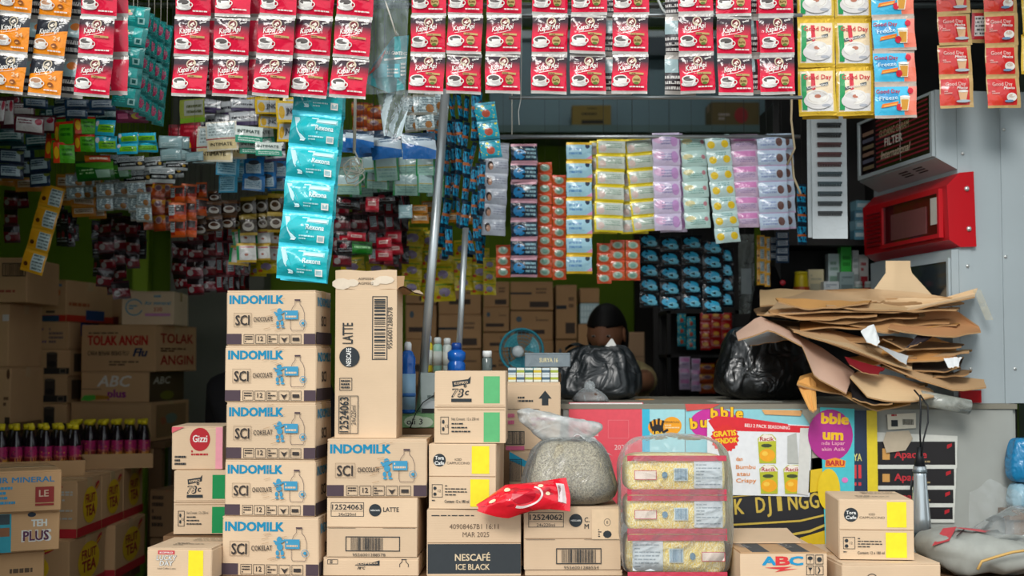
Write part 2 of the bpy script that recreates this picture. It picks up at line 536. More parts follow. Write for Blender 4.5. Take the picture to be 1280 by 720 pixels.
def carton(name, label, l, r, t, b, D, depth, yaw=0.0, z0=None, m=None, Fd=None, Rd=None, Ld=None, Td=None, seam='T',
           group=None, tape=True, h=None, roll=0.0, x=None):
    m = m or card()
    rr = random.Random(hash((l, t, round(D * 100))) & 0xffff)
    yaw = math.radians(yaw)
    w = S(r - l, D) / math.cos(yaw)
    mid = (l + r) / 2
    pb = P(mid, b, D)
    zt = P(mid, t, D).z
    z = pb.z if z0 is None else z0
    if h is None: h = zt - z
    c = Vector((pb.x, D, z)) + Vector((-math.sin(yaw), math.cos(yaw), 0)) * (depth / 2)
    T = thing(name, c, label, 'carton', group, rz=yaw, ry=roll)
    T['top'] = z + h
    k = 0.004
    bm = bmesh.new()
    f0 = -depth / 2 + (k if seam == 'F' else 0)
    ht = h - (k if seam == 'T' else 0)
    bmesh.ops.create_cube(bm, size=1)
    for v in bm.verts:
        v.co = Vector((v.co.x * w, f0 + (v.co.y + .5) * (depth / 2 - f0), (v.co.z + .5) * ht))
        v.co += Vector((rr.uniform(-.0012, .0012), 0, 0))
    bmesh.ops.bevel(bm, geom=list(bm.edges), offset=0.0025, segments=1, affect='EDGES')
    me = bpy.data.meshes.new('body'); bm.to_mesh(me); bm.free(); me.materials.append(m)
    link('body', me, T)
    g = .0012
    if seam == 'T':
        fm = MB().box(-w / 2 + .001, -depth / 4 + g, 0, w / 2 - .001, depth / 4 - g / 2, k, m).mesh('flap')
        link('flap', fm, T, (0, -depth / 4, ht)); link('flap', fm, T, (0, depth / 4, ht), (0, 0, PI))
        if tape:
            tp = MB().box(-w / 2 - .0006, -.024, ht - .03, -w / 2 + .0004, .024, h + .0006, TAPE).box(w / 2 - .0004, -.024, ht - .03, w / 2 + .0006, .024, h + .0006, TAPE)
            tp.box(-w / 2, -.024, h, w / 2, .024, h + .0007, TAPE)
            tp.obj('tape', T)
    elif seam == 'F':
        hh = h / 2
        fm = MB().box(-w / 2 + .001, -k, -hh / 2 + g, w / 2 - .001, 0, hh / 2 - g, m).mesh('flap')
        link('flap', fm, T, (0, f0, hh / 2)); link('flap', fm, T, (0, f0, hh * 1.5))
    if Fd:
        pr = Print(lambda x, y, q: (x - w / 2, -depth / 2 - q, y)); Fd(pr, w, h); pr.obj('front_print', T)
    if Rd:
        pr = Print(lambda x, y, q: (w / 2 + q + .0012, x - depth / 2, y)); Rd(pr, depth, h); pr.obj('side_print', T)
    if Ld:
        pr = Print(lambda x, y, q: (-w / 2 - q - .0012, depth / 2 - x, y)); Ld(pr, depth, h); pr.obj('side_print', T)
    if Td:
        pr = Print(lambda x, y, q: (x - w / 2, y - depth / 2, h + q + .0008)); Td(pr, w, depth); pr.obj('top_print', T)
    return T

# ---- print designs (w, h in metres)
def d_indomilk(flavour):
    def fn(p, w, h):
        p.text('INDOMILK', .035 * w, .76 * h, .15 * h, CYAN, w=.60 * w, bold=.055)
        p.rect(0, .02 * h, .17 * w, .21 * h, INKP)
        p.rect(.87 * w, .02 * h, w, .21 * h, INKP)
        for i in range(5):
            x0 = (.195 + .133 * i) * w
            p.frame(x0, .03 * h, x0 + .118 * w, .20 * h, .0011, INK)
            if i == 1: p.text('12', x0 + .059 * w, .08 * h, .085 * h, INK, align='C', bold=.02)
            elif i == 3: p.poly([(x0 + .02 * w, .15 * h), (x0 + .06 * w, .05 * h), (x0 + .10 * w, .15 * h), (x0 + .06 * w, .12 * h)], INK)
            elif i == 4: p.rect(x0 + .02 * w, .08 * h, x0 + .095 * w, .14 * h, INK)
            else: p.lines(x0 + .015 * w, .05 * h, x0 + .10 * w, .18 * h, 3, INK, i)
        p.text('SCI', .105 * w, .37 * h, .18 * h, INK, w=.155 * w, bold=.022)
        p.frame(.085 * w, .34 * h, .285 * w, .59 * h, .0008, mat('#8a705a'))
        p.text(flavour, .31 * w, .43 * h, .085 * h, INK, w=.215 * w, bold=.01, rot=.03)
        # dancing milk figure drawn as splashes
        for (a, b, c, d) in ((.60, .62, .028, .055), (.605, .50, .032, .06), (.58, .40, .018, .045), (.63, .40, .018, .05), (.57, .56, .018, .03), (.585, .33, .02, .02), (.64, .33, .022, .018)):
            p.ell(a * w, b * h, c * w, d * h, BLUE, 10)
        p.line([(.54 * w, .60 * h), (.60 * w, .56 * h), (.66 * w, .62 * h)], .006 * w * 3, BLUE)
        # bottle outline
        pts = [(.735, .27), (.725, .32), (.725, .58), (.745, .68), (.775, .74), (.775, .81), (.83, .81), (.83, .74), (.86, .68), (.88, .58), (.88, .32), (.87, .27), (.735, .27)]
        p.line([(a * w, b * h) for a, b in pts], .0011, INKP)
        p.rect(.77 * w, .81 * h, .835 * w, .835 * h, INKP)
        p.rect(.66 * w, .47 * h, .81 * w, .63 * h, BLUE)
        p.lines(.675 * w, .49 * h, .795 * w, .61 * h, 2, card(), 4)
        p.ring(.865 * w, .40 * h, .037 * w, .062 * h, .0012, BLUE); p.ell(.865 * w, .40 * h, .018 * w, .03 * h, BLUE, 8)
        for i in range(9):
            x, y = RND.uniform(.4, .62) * w, RND.uniform(.25, .95) * h
            p.line([(x, y), (x + .07 * w, y + .03 * h)], .0010, mat('#b08a66'))
    return fn
def d_indo_side(p, w, h):
    p.text('INDOMILK', .10 * w, .72 * h, .16 * h, CYAN, w=.85 * w, bold=.03)
    p.text('SCI', .35 * w, .36 * h, .18 * h, INK, bold=.03)
    p.rect(0, .02 * h, w, .24 * h, mat('#3a3038'))
def d_latte(code='12524063', flavour='LATTE', foot='9556001288578'):
    def fn(p, w, h):
        p.frame(.045 * w, .68 * h, .41 * w, .92 * h, .0014, INKB)
        p.rect(.045 * w, .77 * h, .41 * w, .775 * h, INKB)
        p.text(code, .06 * w, .80 * h, .085 * h, INKB, w=.335 * w, bold=.02)
        p.text('24x220ml', .13 * w, .695 * h, .05 * h, INKB, w=.19 * w)
        p.ell(.535 * w, .79 * h, .068 * w, .068 * w, INKB, 22); p.text('NESCAFE', .535 * w, .775 * h, .025 * h, WHITE, align='C', w=.10 * w, bold=.02)
        p.text(flavour, .625 * w, .765 * h, .075 * h, INKB, w=(.17 * w if len(flavour) > 2 else .05 * w), bold=.012)
        if len(flavour) <= 2:
            p.text('M', .625 * w, .66 * h, .075 * h, INKB, bold=.012)
            p.rect(.70 * w, .48 * h, w, .97 * h, mat('#dfc3a0', .35))
            p.ring(.86 * w, .76 * h, .035 * w, .06 * h, .0012, INKB); p.text('8', .86 * w, .735 * h, .05 * h, INKB, align='C')
            p.lines(.765 * w, .52 * h, .80 * w, .66 * h, 4, INKB, 2); p.ell(.86 * w, .57 * h, .045 * w, .06 * h, INKB, 9)
        p.rect(.02 * w, .485 * h, .32 * w, .491 * h, INKB); p.rect(.62 * w, .487 * h, .98 * w, .492 * h, INKB)
        x0 = .21 if len(flavour) > 2 else .33
        p.frame(x0 * w, .10 * h, (x0 + .60 * (1 if x0 < .3 else .78)) * w, .35 * h, .0022, INKB)
        p.barcode((x0 + .06) * w, .12 * h, (x0 + .41) * w, .33 * h, INKB, 5)
        p.text(foot, (x0 + .08) * w, .02 * h, .05 * h, INKB, w=.36 * w)
    return fn
def d_tall(p, w, h):
    p.frame(.60 * w, .525 * h, .85 * w, .955 * h, .0022, INKB)
    p.barcode(.635 * w, .535 * h, .815 * w, .945 * h, INKB, 3, True)
    p.text('9556001288578', .93 * w, .60 * h, .012, INKB, rot=PI / 2, w=.28 * h)
    p.text('LATTE', .285 * w, .635 * h, .026, INKB, rot=PI / 2, w=.14 * h, bold=.012)
    p.ell(.235 * w, .545 * h, .165 * w, .165 * w, INKB, 24)
    p.text('NESCAFE', .26 * w, .485 * h, .012, WHITE, rot=PI / 2, w=.12 * h, bold=.02)
    p.frame(.075 * w, .32 * h, .28 * w, .405 * h, .0013, INKB); p.lines(.10 * w, .33 * h, .25 * w, .395 * h, 3, INKB, 6)
    p.frame(.065 * w, .03 * h, .385 * w, .285 * h, .0016, INKB); p.rect(.25 * w, .03 * h, .257 * w, .285 * h, INKB)
    p.text('12524063', .225 * w, .04 * h, .022, INKB, rot=PI / 2, w=.235 * h, bold=.018)
    p.text('24x220ml', .345 * w, .09 * h, .012, INKB, rot=PI / 2, w=.13 * h)
def d_73c(gm):
    def fn(p, w, h):
        p.rect(.69 * w, .555 * h, .915 * w, .93 * h, gm); p.rect(.69 * w, .02 * h, .915 * w, .43 * h, gm)
        p.poly([(.245 * w, .86 * h), (.255 * w, .78 * h), (.50 * w, .83 * h), (.51 * w, .93 * h), (.47 * w, .89 * h)], INKB)
        p.text('KOPIKO', .28 * w, .81 * h, .035 * h, card(), w=.19 * w, bold=.03, rot=.12)
        p.text('78', .24 * w, .64 * h, .12 * h, INKB, w=.17 * w, bold=.03, shear=.2)
        p.text('78', .255 * w, .65 * h, .10 * h, card(), w=.135 * w, bold=-.012, shear=.2)
        p.text('c', .43 * w, .67 * h, .09 * h, INKB, bold=.03, shear=.2); p.text('°', .41 * w, .71 * h, .1 * h, INKB, bold=.02)
        p.rect(.235 * w, .575 * h, .52 * w, .62 * h, INKB)
        p.rect(.04 * w, .465 * h, .98 * w, .47 * h, mat('#9c7a58')); p.rect(.04 * w, .53 * h, .98 * w, .533 * h, mat('#9c7a58'))
        p.frame(.085 * w, .13 * h, .20 * w, .37 * h, .0012, INKB)
        p.ell(.125 * w, .20 * h, .018 * w, .03 * h, INKB, 8); p.ell(.125 * w, .30 * h, .018 * w, .03 * h, INKB, 8); p.text('12', .15 * w, .22 * h, .04 * h, INKB)
        p.text('Net Content : 12 x 250 ml', .24 * w, .32 * h, .04 * h, INKB, w=.38 * w)
        p.lines(.24 * w, .14 * h, .52 * w, .30 * h, 3, INKB, 9, .35)
    return fn
def d_tora(p, w, h):
    p.rect(.64 * w, .545 * h, .90 * w, .97 * h, YELL); p.rect(.62 * w, .04 * h, .90 * w, .46 * h, YELL)
    p.ell(.16 * w, .75 * h, .095 * w, .095 * w, INKB, 22)
    p.text('Tora', .16 * w, .76 * h, .055 * h, WHITE, align='C', w=.13 * w, bold=.03); p.text('Cafe', .16 * w, .68 * h, .055 * h, WHITE, align='C', w=.14 * w, bold=.03)
    p.text('ICED', .44 * w, .745 * h, .035 * h, INK, align='C'); p.text('CAPPUCCINO', .27 * w, .69 * h, .035 * h, INK, w=.34 * w)
    p.frame(.05 * w, .18 * h, .21 * w, .38 * h, .0012, INKB)
    p.ell(.095 * w, .32 * h, .025 * w, .025 * w, INKB, 8); p.ell(.095 * w, .23 * h, .025 * w, .025 * w, INKB, 8); p.text('12', .14 * w, .26 * h, .04 * h, INKB)
    p.lines(.245 * w, .20 * h, .57 * w, .38 * h, 4, INKB, 4, .35)
    p.text('Content: 12 x 180 ml', .24 * w, .10 * h, .045 * h, INKB, w=.36 * w, bold=.015)
    p.lines(.05 * w, .12 * h, .20 * w, .15 * h, 1, INKB, 2)
def d_nescafe(p, w, h):
    p.rect(0.01 * w, .04 * h, w * .995, .485 * h, mat('#32383c', .6))
    p.text('NESCAFÉ', .30 * w, .235 * h, .10 * h, mat('#d9c4a2'), w=.37 * w, bold=.025)
    p.text('ICE BLACK', .31 * w, .10 * h, .085 * h, mat('#d9c4a2'), w=.355 * w, bold=.02)
    p.text('40908467B1 16:11', .24 * w, .71 * h, .075 * h, mat('#6a5848'), w=.52 * w)
    p.text('MAR 2025', .38 * w, .59 * h, .075 * h, mat('#6a5848'), w=.28 * w)
    p.lines(.05 * w, .90 * h, .50 * w, .925 * h, 1, INKB, 6)
def d_kopiko(p, w, h):
    p.frame(.045 * w, .64 * h, .155 * w, .90 * h, .0013, INKB); p.ell(.085 * w, .72 * h, .018 * w, .03 * h, INKB, 8); p.ell(.085 * w, .82 * h, .018 * w, .03 * h, INKB, 8)
    p.poly([(.33 * w, .58 * h), (.36 * w, .70 * h), (.52 * w, .74 * h), (.59 * w, .86 * h), (.59 * w, .58 * h)], INKB)
    p.text('KOPIKO', .35 * w, .615 * h, .08 * h, card(), w=.22 * w, bold=.035, rot=.05)
    p.line([(.80 * w, .50 * h), (.80 * w, .66 * h), (.825 * w, .78 * h), (.825 * w, .9 * h), (.865 * w, .9 * h), (.865 * w, .78 * h), (.89 * w, .66 * h), (.89 * w, .50 * h)], .0016, INKB)
    p.rect(.815 * w, .9 * h, .875 * w, .93 * h, INKB)
    p.text('78°C', .36 * w, .38 * h, .14 * h, INKB, bold=.03, shear=.2)
def d_lucky(p, w, h):
    p.rect(.64 * w, 0, .87 * w, .93 * h, YELL)
    p.rect(.17 * w, .80 * h, .43 * w, .92 * h, mat('#c9464d')); p.text('KOPIKO', .20 * w, .83 * h, .05 * h, WHITE, w=.20 * w, bold=.03)
    for dx, dm, bo in ((0, mat('#23374a'), .05), (0, WHITE, .012)):
        p.text('LUCKY', .15 * w, .62 * h, .15 * h, dm, w=.31 * w, bold=bo, shear=.12)
        p.text('DAY', .20 * w, .45 * h, .15 * h, dm, w=.21 * w, bold=bo, shear=.12)
    p.text('Iced Coffee Latte', .17 * w, .34 * h, .05 * h, INKB, w=.28 * w)
def d_lucky_top(p, w, h):
    p.lines(.3 * w, .2 * h, .75 * w, .45 * h, 3, INKB, 3, .3); p.lines(.45 * w, .6 * h, .95 * w, .85 * h, 3, INKB, 5, .3)
def d_gizi(p, w, h):
    p.ell(.55 * w, .70 * h, .20 * w, .27 * h, RED, 22); p.text('Gizzi', .55 * w, .64 * h, .16 * h, WHITE, align='C', w=.28 * w, bold=.02)
    p.lines(.38 * w, .32 * h, .72 * w, .46 * h, 2, RED, 4, .6)
    p.lines(.06 * w, .10 * h, .28 * w, .34 * h, 3, INKB, 8, .6)
    p.rect(.86 * w, .02 * h, .995 * w, .98 * h, mat('#e79aa8'))
    p.poly([(0, .99 * h), (.0, .85 * h), (.25 * w, .99 * h)], mat('#d6606a'))
def d_abc_front(p, w, h):
    for i, (ch, c) in enumerate(zip('ABC', (mat('#1b93c4'), mat('#d8373a'), mat('#1b93c4')))):
        p.text(ch, (.26 + .155 * i) * w, .60 * h, .26 * h, c, w=.15 * w, bold=.07)
    p.poly([(.28 * w, .52 * h), (.60 * w, .55 * h), (.50 * w, .47 * h), (.66 * w, .48 * h), (.40 * w, .38 * h), (.46 * w, .46 * h)], mat('#d8373a'))
    for i in range(2):
        for j in range(2):
            x0, y0 = (.76 + .105 * i) * w, (.28 + .34 * j) * h
            p.frame(x0, y0, x0 + .092 * w, y0 + .30 * h, .0014, INKB)
            if (i, j) == (0, 1): p.ell(x0 + .046 * w, y0 + .19 * h, .03 * w, .06 * h, INKB, 8); p.rect(x0 + .043 * w, y0 + .05 * h, x0 + .05 * w, y0 + .18 * h, INKB)
            elif (i, j) == (1, 1): p.ell(x0 + .046 * w, y0 + .15 * h, .03 * w, .08 * h, INKB, 7)
            elif (i, j) == (0, 0): p.poly([(x0 + .02 * w, y0 + .24 * h), (x0 + .072 * w, y0 + .24 * h), (x0 + .046 * w, y0 + .12 * h)], INKB); p.rect(x0 + .042 * w, y0 + .05 * h, x0 + .05 * w, y0 + .15 * h, INKB)
            else: p.line([(x0 + .03 * w, y0 + .05 * h), (x0 + .05 * w, y0 + .15 * h), (x0 + .035 * w, y0 + .25 * h)], .003, INKB)
def d_pinkbox(p, w, h):
    p.poly([(.60 * w, .76 * h), (.72 * w, .88 * h), (.84 * w, .76 * h), (.78 * w, .76 * h), (.78 * w, .66 * h), (.66 * w, .66 * h), (.66 * w, .76 * h)], INKB)
    p.lines(.22 * w, .70 * h, .50 * w, .80 * h, 2, INKB, 3); p.rect(.02 * w, .60 * h, .62 * w, .607 * h, INK)
    p.lines(.45 * w, .34 * h, .95 * w, .50 * h, 2, PINK, 5); p.text('&', .24 * w, .42 * h, .12 * h, INKB); p.lines(.02 * w, .36 * h, .16 * w, .56 * h, 2, PINK, 6)
    p.rect(.0, .0, .34 * w, .06 * h, PINK); p.frame(.0, .08 * h, .34 * w, .28 * h, .002, INKB); p.barcode(.02 * w, .09 * h, .32 * w, .27 * h, INKB, 9)
def d_cyanbox(p, w, h):
    p.poly([(0, .98 * h), (.55 * w, .70 * h), (.35 * w, .70 * h), (0, .84 * h)], mat('#21a3c9')); p.frame(.0, .50 * h, .22 * w, .86 * h, .002, INKB); p.barcode(.01 * w, .52 * h, .20 * w, .84 * h, INKB, 11)
    p.ell(.12 * w, .20 * h, .14 * w, .14 * h, mat('#8cb9bd'), 14)

# ---- the front stacks, standing on a low wooden stand
bench('wooden_stand', 'low wooden plank stand carrying the front carton stacks', P(190, 700, 3.3).x, 1.10, 3.20, 3.60, ZF, 4)
CR = card()
DF = 3.42
# tower of five chocolate milk cartons
zb = ZF
tops = [646, 575, 503, 432, 363]
xs = [(283, 405), (286, 400), (287, 400), (285, 400), (286, 399)]
flav = ['COKELAT', 'CHOCOLATE', 'COKELAT', 'CHOCOLATE', 'CHOCOLATE']
where = ['lowest of the milk carton tower', 'second from the bottom of the milk carton tower', 'middle of the milk carton tower', 'fourth from the bottom of the milk carton tower', 'topmost of the milk carton tower']
for i in range(5):
    T = carton('milk_carton_box', f'tan carton with blue milk lettering, {where[i]}', xs[i][0], xs[i][1], tops[i], 0, DF, .165, -5.5 + RND.uniform(-1, 1), zb,
               Fd=d_indomilk(flav[i]), Rd=d_indo_side, group='cartons of the milk tower')
    zb = T['top'] + .0008
# second stack: coffee mix, latte, milk, tall open latte carton
T = carton('coffee_carton', 'tan carton with black swoosh print under the latte carton', 408, 527, 697, 0, DF, .20, -1.5, ZF, Fd=d_kopiko)
T = carton('coffee_carton', 'latte carton lying sideways with barcode flap, between two printed cartons', 412, 525, 622, 0, DF, .22, -2.5, T['top'] + .0008, Fd=d_latte(), seam='F')
T = carton('milk_carton_box', 'milk carton with blue lettering under the tall open latte carton', 412, 536, 549, 0, DF, .20, -1, T['top'] + .0008, Fd=d_indomilk('CHOCOLATE'), Rd=d_indo_side)
# tall open carton
def tall_carton(z0):
    l, r, D = 420, 497, DF + .03
    w = S(r - l, D); zt = P(458, 362, D).z; h = zt - z0; d = .14
    c = P(458.5, 400, D)
    T = thing('latte_carton', (c.x, D + d / 2, z0), 'tall latte carton standing on end with its top flaps open', 'carton', rz=math.radians(-1.5))
    k = .004
    b = MB()
    cm = CR; dk = card('#b99570')
    for (x0, y0, x1, y1) in ((-w / 2, -d / 2, w / 2, -d / 2 + k), (-w / 2, d / 2 - k, w / 2, d / 2), (-w / 2, -d / 2 + k, -w / 2 + k, d / 2 - k), (w / 2 - k, -d / 2 + k, w / 2, d / 2 - k)):
        b.box(x0, y0, 0, x1, y1, h, cm)
    b.box(-w / 2 + k, -d / 2 + k, 0, w / 2 - k, d / 2 - k, k, dk)
    b.obj('body', T)
    fh = zt and S(24, D)
    fl = MB(); fl.grid(lambda u, v: (-w / 2 + w * u, -d / 2 + .001 - .006 * v, h + fh * v + .002 * math.sin(u * 9)), 8, 3, cm)
    fl.grid(lambda u, v: (-w / 2 + w * u, -d / 2 + .005 - .006 * v, h + fh * v + .002 * math.sin(u * 9)), 8, 3, dk)
    fl.obj('flap', T)
    pr = Print(lambda x, y, q: (x - w / 2, -d / 2 - .006 * max(0, y) / fh - q, h + y))
    for a, bb, rx, ry in ((.1, .3, .16, .3), (.28, .35, .10, .2), (.8, .5, .16, .22), (.65, .35, .08, .16)): pr.ell(a * w, bb * fh, rx * w, ry * fh, mat('#e7d6bf'), 9)
    pr.text('ASP0504', .37 * w, .50 * fh, .006, INK, w=.25 * w); pr.text('AGM502', .37 * w, .26 * fh, .006, INK, w=.25 * w)
    pr.obj('flap_print', T)
    # right flap bent outwards, crumpled
    f2 = MB(); f2.grid(lambda u, v: (w / 2 - .002 + .066 * u, -d / 2 + d * v, h - .002 + .012 * math.sin(u * 2.4) - .022 * u * u + .006 * math.sin(u * 7 + v * 3)), 7, 4, cm)
    f2.grid(lambda u, v: (w / 2 - .002 + .066 * u, -d / 2 + d * v, h - .006 + .012 * math.sin(u * 2.4) - .022 * u * u + .006 * math.sin(u * 7 + v * 3)), 7, 4, dk)
    f2.obj('flap', T)
    f3 = MB(); f3.grid(lambda u, v: (-w / 2 + w * u, d / 2 - .003 + .05 * v, h - .004 + .05 * v), 4, 2, dk); f3.obj('flap', T)
    pr = Print(lambda x, y, q: (x - w / 2, -d / 2 - q, y)); d_tall(pr, w, h); pr.obj('front_print', T)
tall_carton(T['top'] + .001)
# third stack
T = carton('coffee_carton', 'carton with wide black band of iced black coffee, in front of the counter', 535, 652, 637, 0, DF, .24, 1, ZF, Fd=d_nescafe, seam='F')
T = carton('coffee_carton', 'iced cappuccino carton with yellow stripe under the green-striped carton', 537, 621, 555, 0, DF, .21, -5, T['top'] + .0008, Fd=d_tora, seam='F')
T = carton('coffee_carton', 'carton with pale green stripe topping the cappuccino carton', 544, 633, 464, 0, DF + .01, .20, -1, T['top'] + .0008, Fd=d_73c(GREEN), seam='F')
# fourth stack with the bag of seeds on it
T = carton('coffee_carton', 'plain carton bottom under the carton that carries the bag of seeds', 655, 776, 713, 0, DF, .22, 0, ZF, tape=False)
T = carton('coffee_carton', 'carton with barcode and code number, carrying the bag of seeds', 654, 774, 634, 0, DF, .25, 1, T['top'] + .0008, Fd=d_latte('12524062', 'C.', '9556001288554'), seam='F')
Z_SEED = T['top']
# cartons behind the bag of seeds
T = carton('carton', 'carton with cyan corner print half hidden behind the bag of seeds', 637, 707, 563, 640, 3.74, .16, 0, None, Fd=d_cyanbox)
zz = T['top']
T2 = carton('carton', 'carton with pink print and black arrow, carrying cigarette packs', 632, 700, 478, 0, 3.74, .16, 0, zz + .0008, Fd=d_pinkbox)
Z_PINK = T2['top']
bench('wooden_stool', 'small wooden plank stool under the pink-printed carton', P(634, 600, 3.74).x, P(710, 600, 3.74).x, 3.81, 3.895, P(640, 640, 3.74).z, 2)
# left front stack
T = carton('coffee_carton', 'carton with yellow stripe and lucky day lettering, open-topped at the bottom left', 192, 274, 685, 0, 3.36, .20, -5, ZF, Fd=d_lucky, Td=d_lucky_top, tape=False)
bench('wooden_crate_stand', 'plank stand behind the lucky day carton', P(206, 668, 3.64).x, P(288, 668, 3.64).x, 3.62, 3.86, P(250, 668, 3.66).z, 3)
T = carton('coffee_carton', 'carton with dark green stripe under the baby food carton', 217, 286, 588, 668, 3.64, .20, 2, None, Fd=d_73c(DGREEN), seam='F')
T = carton('food_carton', 'small carton with red oval baby food logo, wrapped in film', 222, 285, 533, 0, 3.65, .20, 2, T['top'] + .0008, Fd=d_gizi, tape=False)
# open carton with dark bands and red-blue lettering
def abc_carton():
    D = 3.30; l, r = 923, 1031
    w = S(r - l, D); d = .34; zt = P(975, 690, D).z; z0 = ZF; h = zt - z0
    c = P((l + r) / 2, 690, D)
    T = thing('condiment_carton', (c.x, D + d / 2, z0), 'wide carton with red and blue letters and dark bands across its top', 'carton', rz=math.radians(1.5))
    k = .004; cm = CR; dk = card('#c9a27a'); band = mat('#474a4c', .7)
    MB().box(-w / 2, -d / 2, 0, w / 2, d / 2, h - k, cm).obj('body', T)
    fl = MB().box(-w / 2 + .001, -d / 2, 0, w / 2 - .001, -.02, k, dk)
    fl.box(-.36 * w, -d / 2, k, -.16 * w, -.02, k + .0006, band).box(.10 * w, -d / 2, k, .30 * w, -.02, k + .0006, band)
    fl.obj('flap', T, (0, 0, h - k))
    f2 = MB(); f2.box(-w / 2 - .005, 0, 0, w / 2 - .03, d / 2 - .02, k, cm); f2.obj('flap', T, (0, -.03, h + .002), (math.radians(6), 0, 0))
    pr = Print(lambda x, y, q: (x - w / 2, -d / 2 - q, y)); d_abc_front(pr, w, h); pr.obj('front_print', T)
    pr = Print(lambda x, y, q: (x - w / 2, y - d / 2, h + q + .001))
    pr.text('APRESIASI', .20 * w, .20 * d, .022, mat('#9a9a98'), rot=PI / 2 + .15, w=.10); pr.text('KECAP', .70 * w, .20 * d, .022, mat('#9a9a98'), rot=PI / 2 + .15, w=.09)
    pr.obj('top_print', T)
abc_carton()
T = carton('carton', 'flat carton with blue spot under the yellow-striped cappuccino carton', 1042, 1166, 704, 0, 3.27, .34, 4, ZF, Fd=lambda p, w, h: p.ring(.3 * w, .3 * h, .06 * w, .06 * w, .002, INK), Td=lambda p, w, h: p.ell(.25 * w, .45 * h, .1 * w, .1 * w, mat('#5f97a8')))
T = carton('coffee_carton', 'iced cappuccino carton with yellow stripe standing before the counter', 1041, 1132, 625, 0, 3.31, .22, -4.5, T['top'] + .0016, Fd=d_tora, Td=d_lucky_top, seam='F')

# ------------------------------------------------------------------ sachets and the strips they hang in
NYLON = mat('#3a3a38', 0.5)
STRING = mat('#d8d2c4', 0.8)
def sachet_mesh(name, w, h, t, body, seal, draw=None, sealf=.08, sidef=0.0, seed=0, nx=8, ny=10, back='#b9b4ac'):
    "one filled sachet hanging from its upper edge: x -w/2..w/2, z -h..0, front towards -y"
    rs = random.Random(seed)
    ph = [rs.uniform(0, 6) for _ in range(4)]
    def puff(u, v):
        e = (v - sealf) / (1 - 2 * sealf)
        if e <= 0 or e >= 1: return 0.0
        uu = (u - sidef) / (1 - 2 * sidef)
        if uu <= 0 or uu >= 1: return 0.0
        b = (math.sin(PI * e) ** .55) * (math.sin(PI * uu) ** .5)
        wr = .13 * math.sin(u * 9 + ph[0] + v * 4) + .12 * math.sin(v * 11 + ph[1] - u * 5) + .10 * math.sin((u + v) * 15 + ph[2])
        return t * b * (1 + wr)
    def pt(u, v, sgn=-1, off=0.0):
        x = (u - .5) * w + .012 * w * math.sin(v * 5 + ph[3]) * (1 if sgn else 1)
        z = -h + v * h
        zz = .02 * w * math.sin(u * 6 + ph[1]) * (1 if (v < .001) else 0)
        return Vector((x, sgn * puff(u, v) + off, z + zz * .3))
    mb = MB()
    sm = lambda u, v: seal if (v < sealf or v > 1 - sealf) else body
    mb.grid(lambda u, v: pt(u, v), nx, ny, sm)
    bk = foil(back)
    mb.grid(lambda u, v: pt(1 - u, v, .6, .0008), max(4, nx // 2), max(5, ny // 2), bk, uv=True)
    if draw:
        def place(x, y, q):
            u, v = min(1, max(0, x / w)), min(1, max(0, y / h))
            p = pt(u, v)
            return (p.x, p.y - q * 1.8 - .0012, p.z)
        pr = Print(place, .0004); draw(pr, w, h)
        o = len(mb.v)
        for f, k, s in zip(pr.b.f, pr.b.m, pr.b.sm):
            mb.f.append(tuple(i + o for i in f)); mb.m.append(mb.slot(pr.b.mats[k])); mb.sm.append(s)
        mb.v += pr.b.v
    return mb.mesh(name)

PLACED = []
def free_depth(x, y, w, h, D, lean, yaw, ytop=-80):
    "moves a strip back a little where another one (or its string) already hangs"
    x0, x1 = min(x, x + lean) - w * .5, max(x, x + lean) + w * .5
    mine = [(x0, x1, y, y + h), (x - 1, x + 1, ytop, y)]
    k = max(0, round((D - 3.35) / .026))
    for _ in range(40):
        if not any(kk == k and a1 > b0 + 1 and a0 < b1 - 1 and a3 > b2 + 1 and a2 < b3 - 1 for (b0, b1, b2, b3, kk) in PLACED for (a0, a1, a2, a3) in mine): break
        k += 1
    for m in mine: PLACED.append((*m, k))
    return round(3.35 + .026 * k, 4)
SACHET = {}
def variants(design, wpx, hpx, D, n=3):
    "meshes of a design at the size seen; design = dict(body, seal, draw, t, ...)"
    key = (design, wpx, hpx, round(D, 2))
    if key not in SACHET:
        d = DESIGN[design]
        w, h = S(wpx, D), S(hpx, D)
        SACHET[key] = [sachet_mesh('sachet', w, h, w * d.get('t', .13), d['body'], d['seal'], d.get('draw'), d.get('sf', .08), d.get('side', 0), i + 1,
                                   d.get('nx', 8), d.get('ny', 10), d.get('back', '#b9b4ac')) for i in range(d.get('n', n))]
    return SACHET[key]

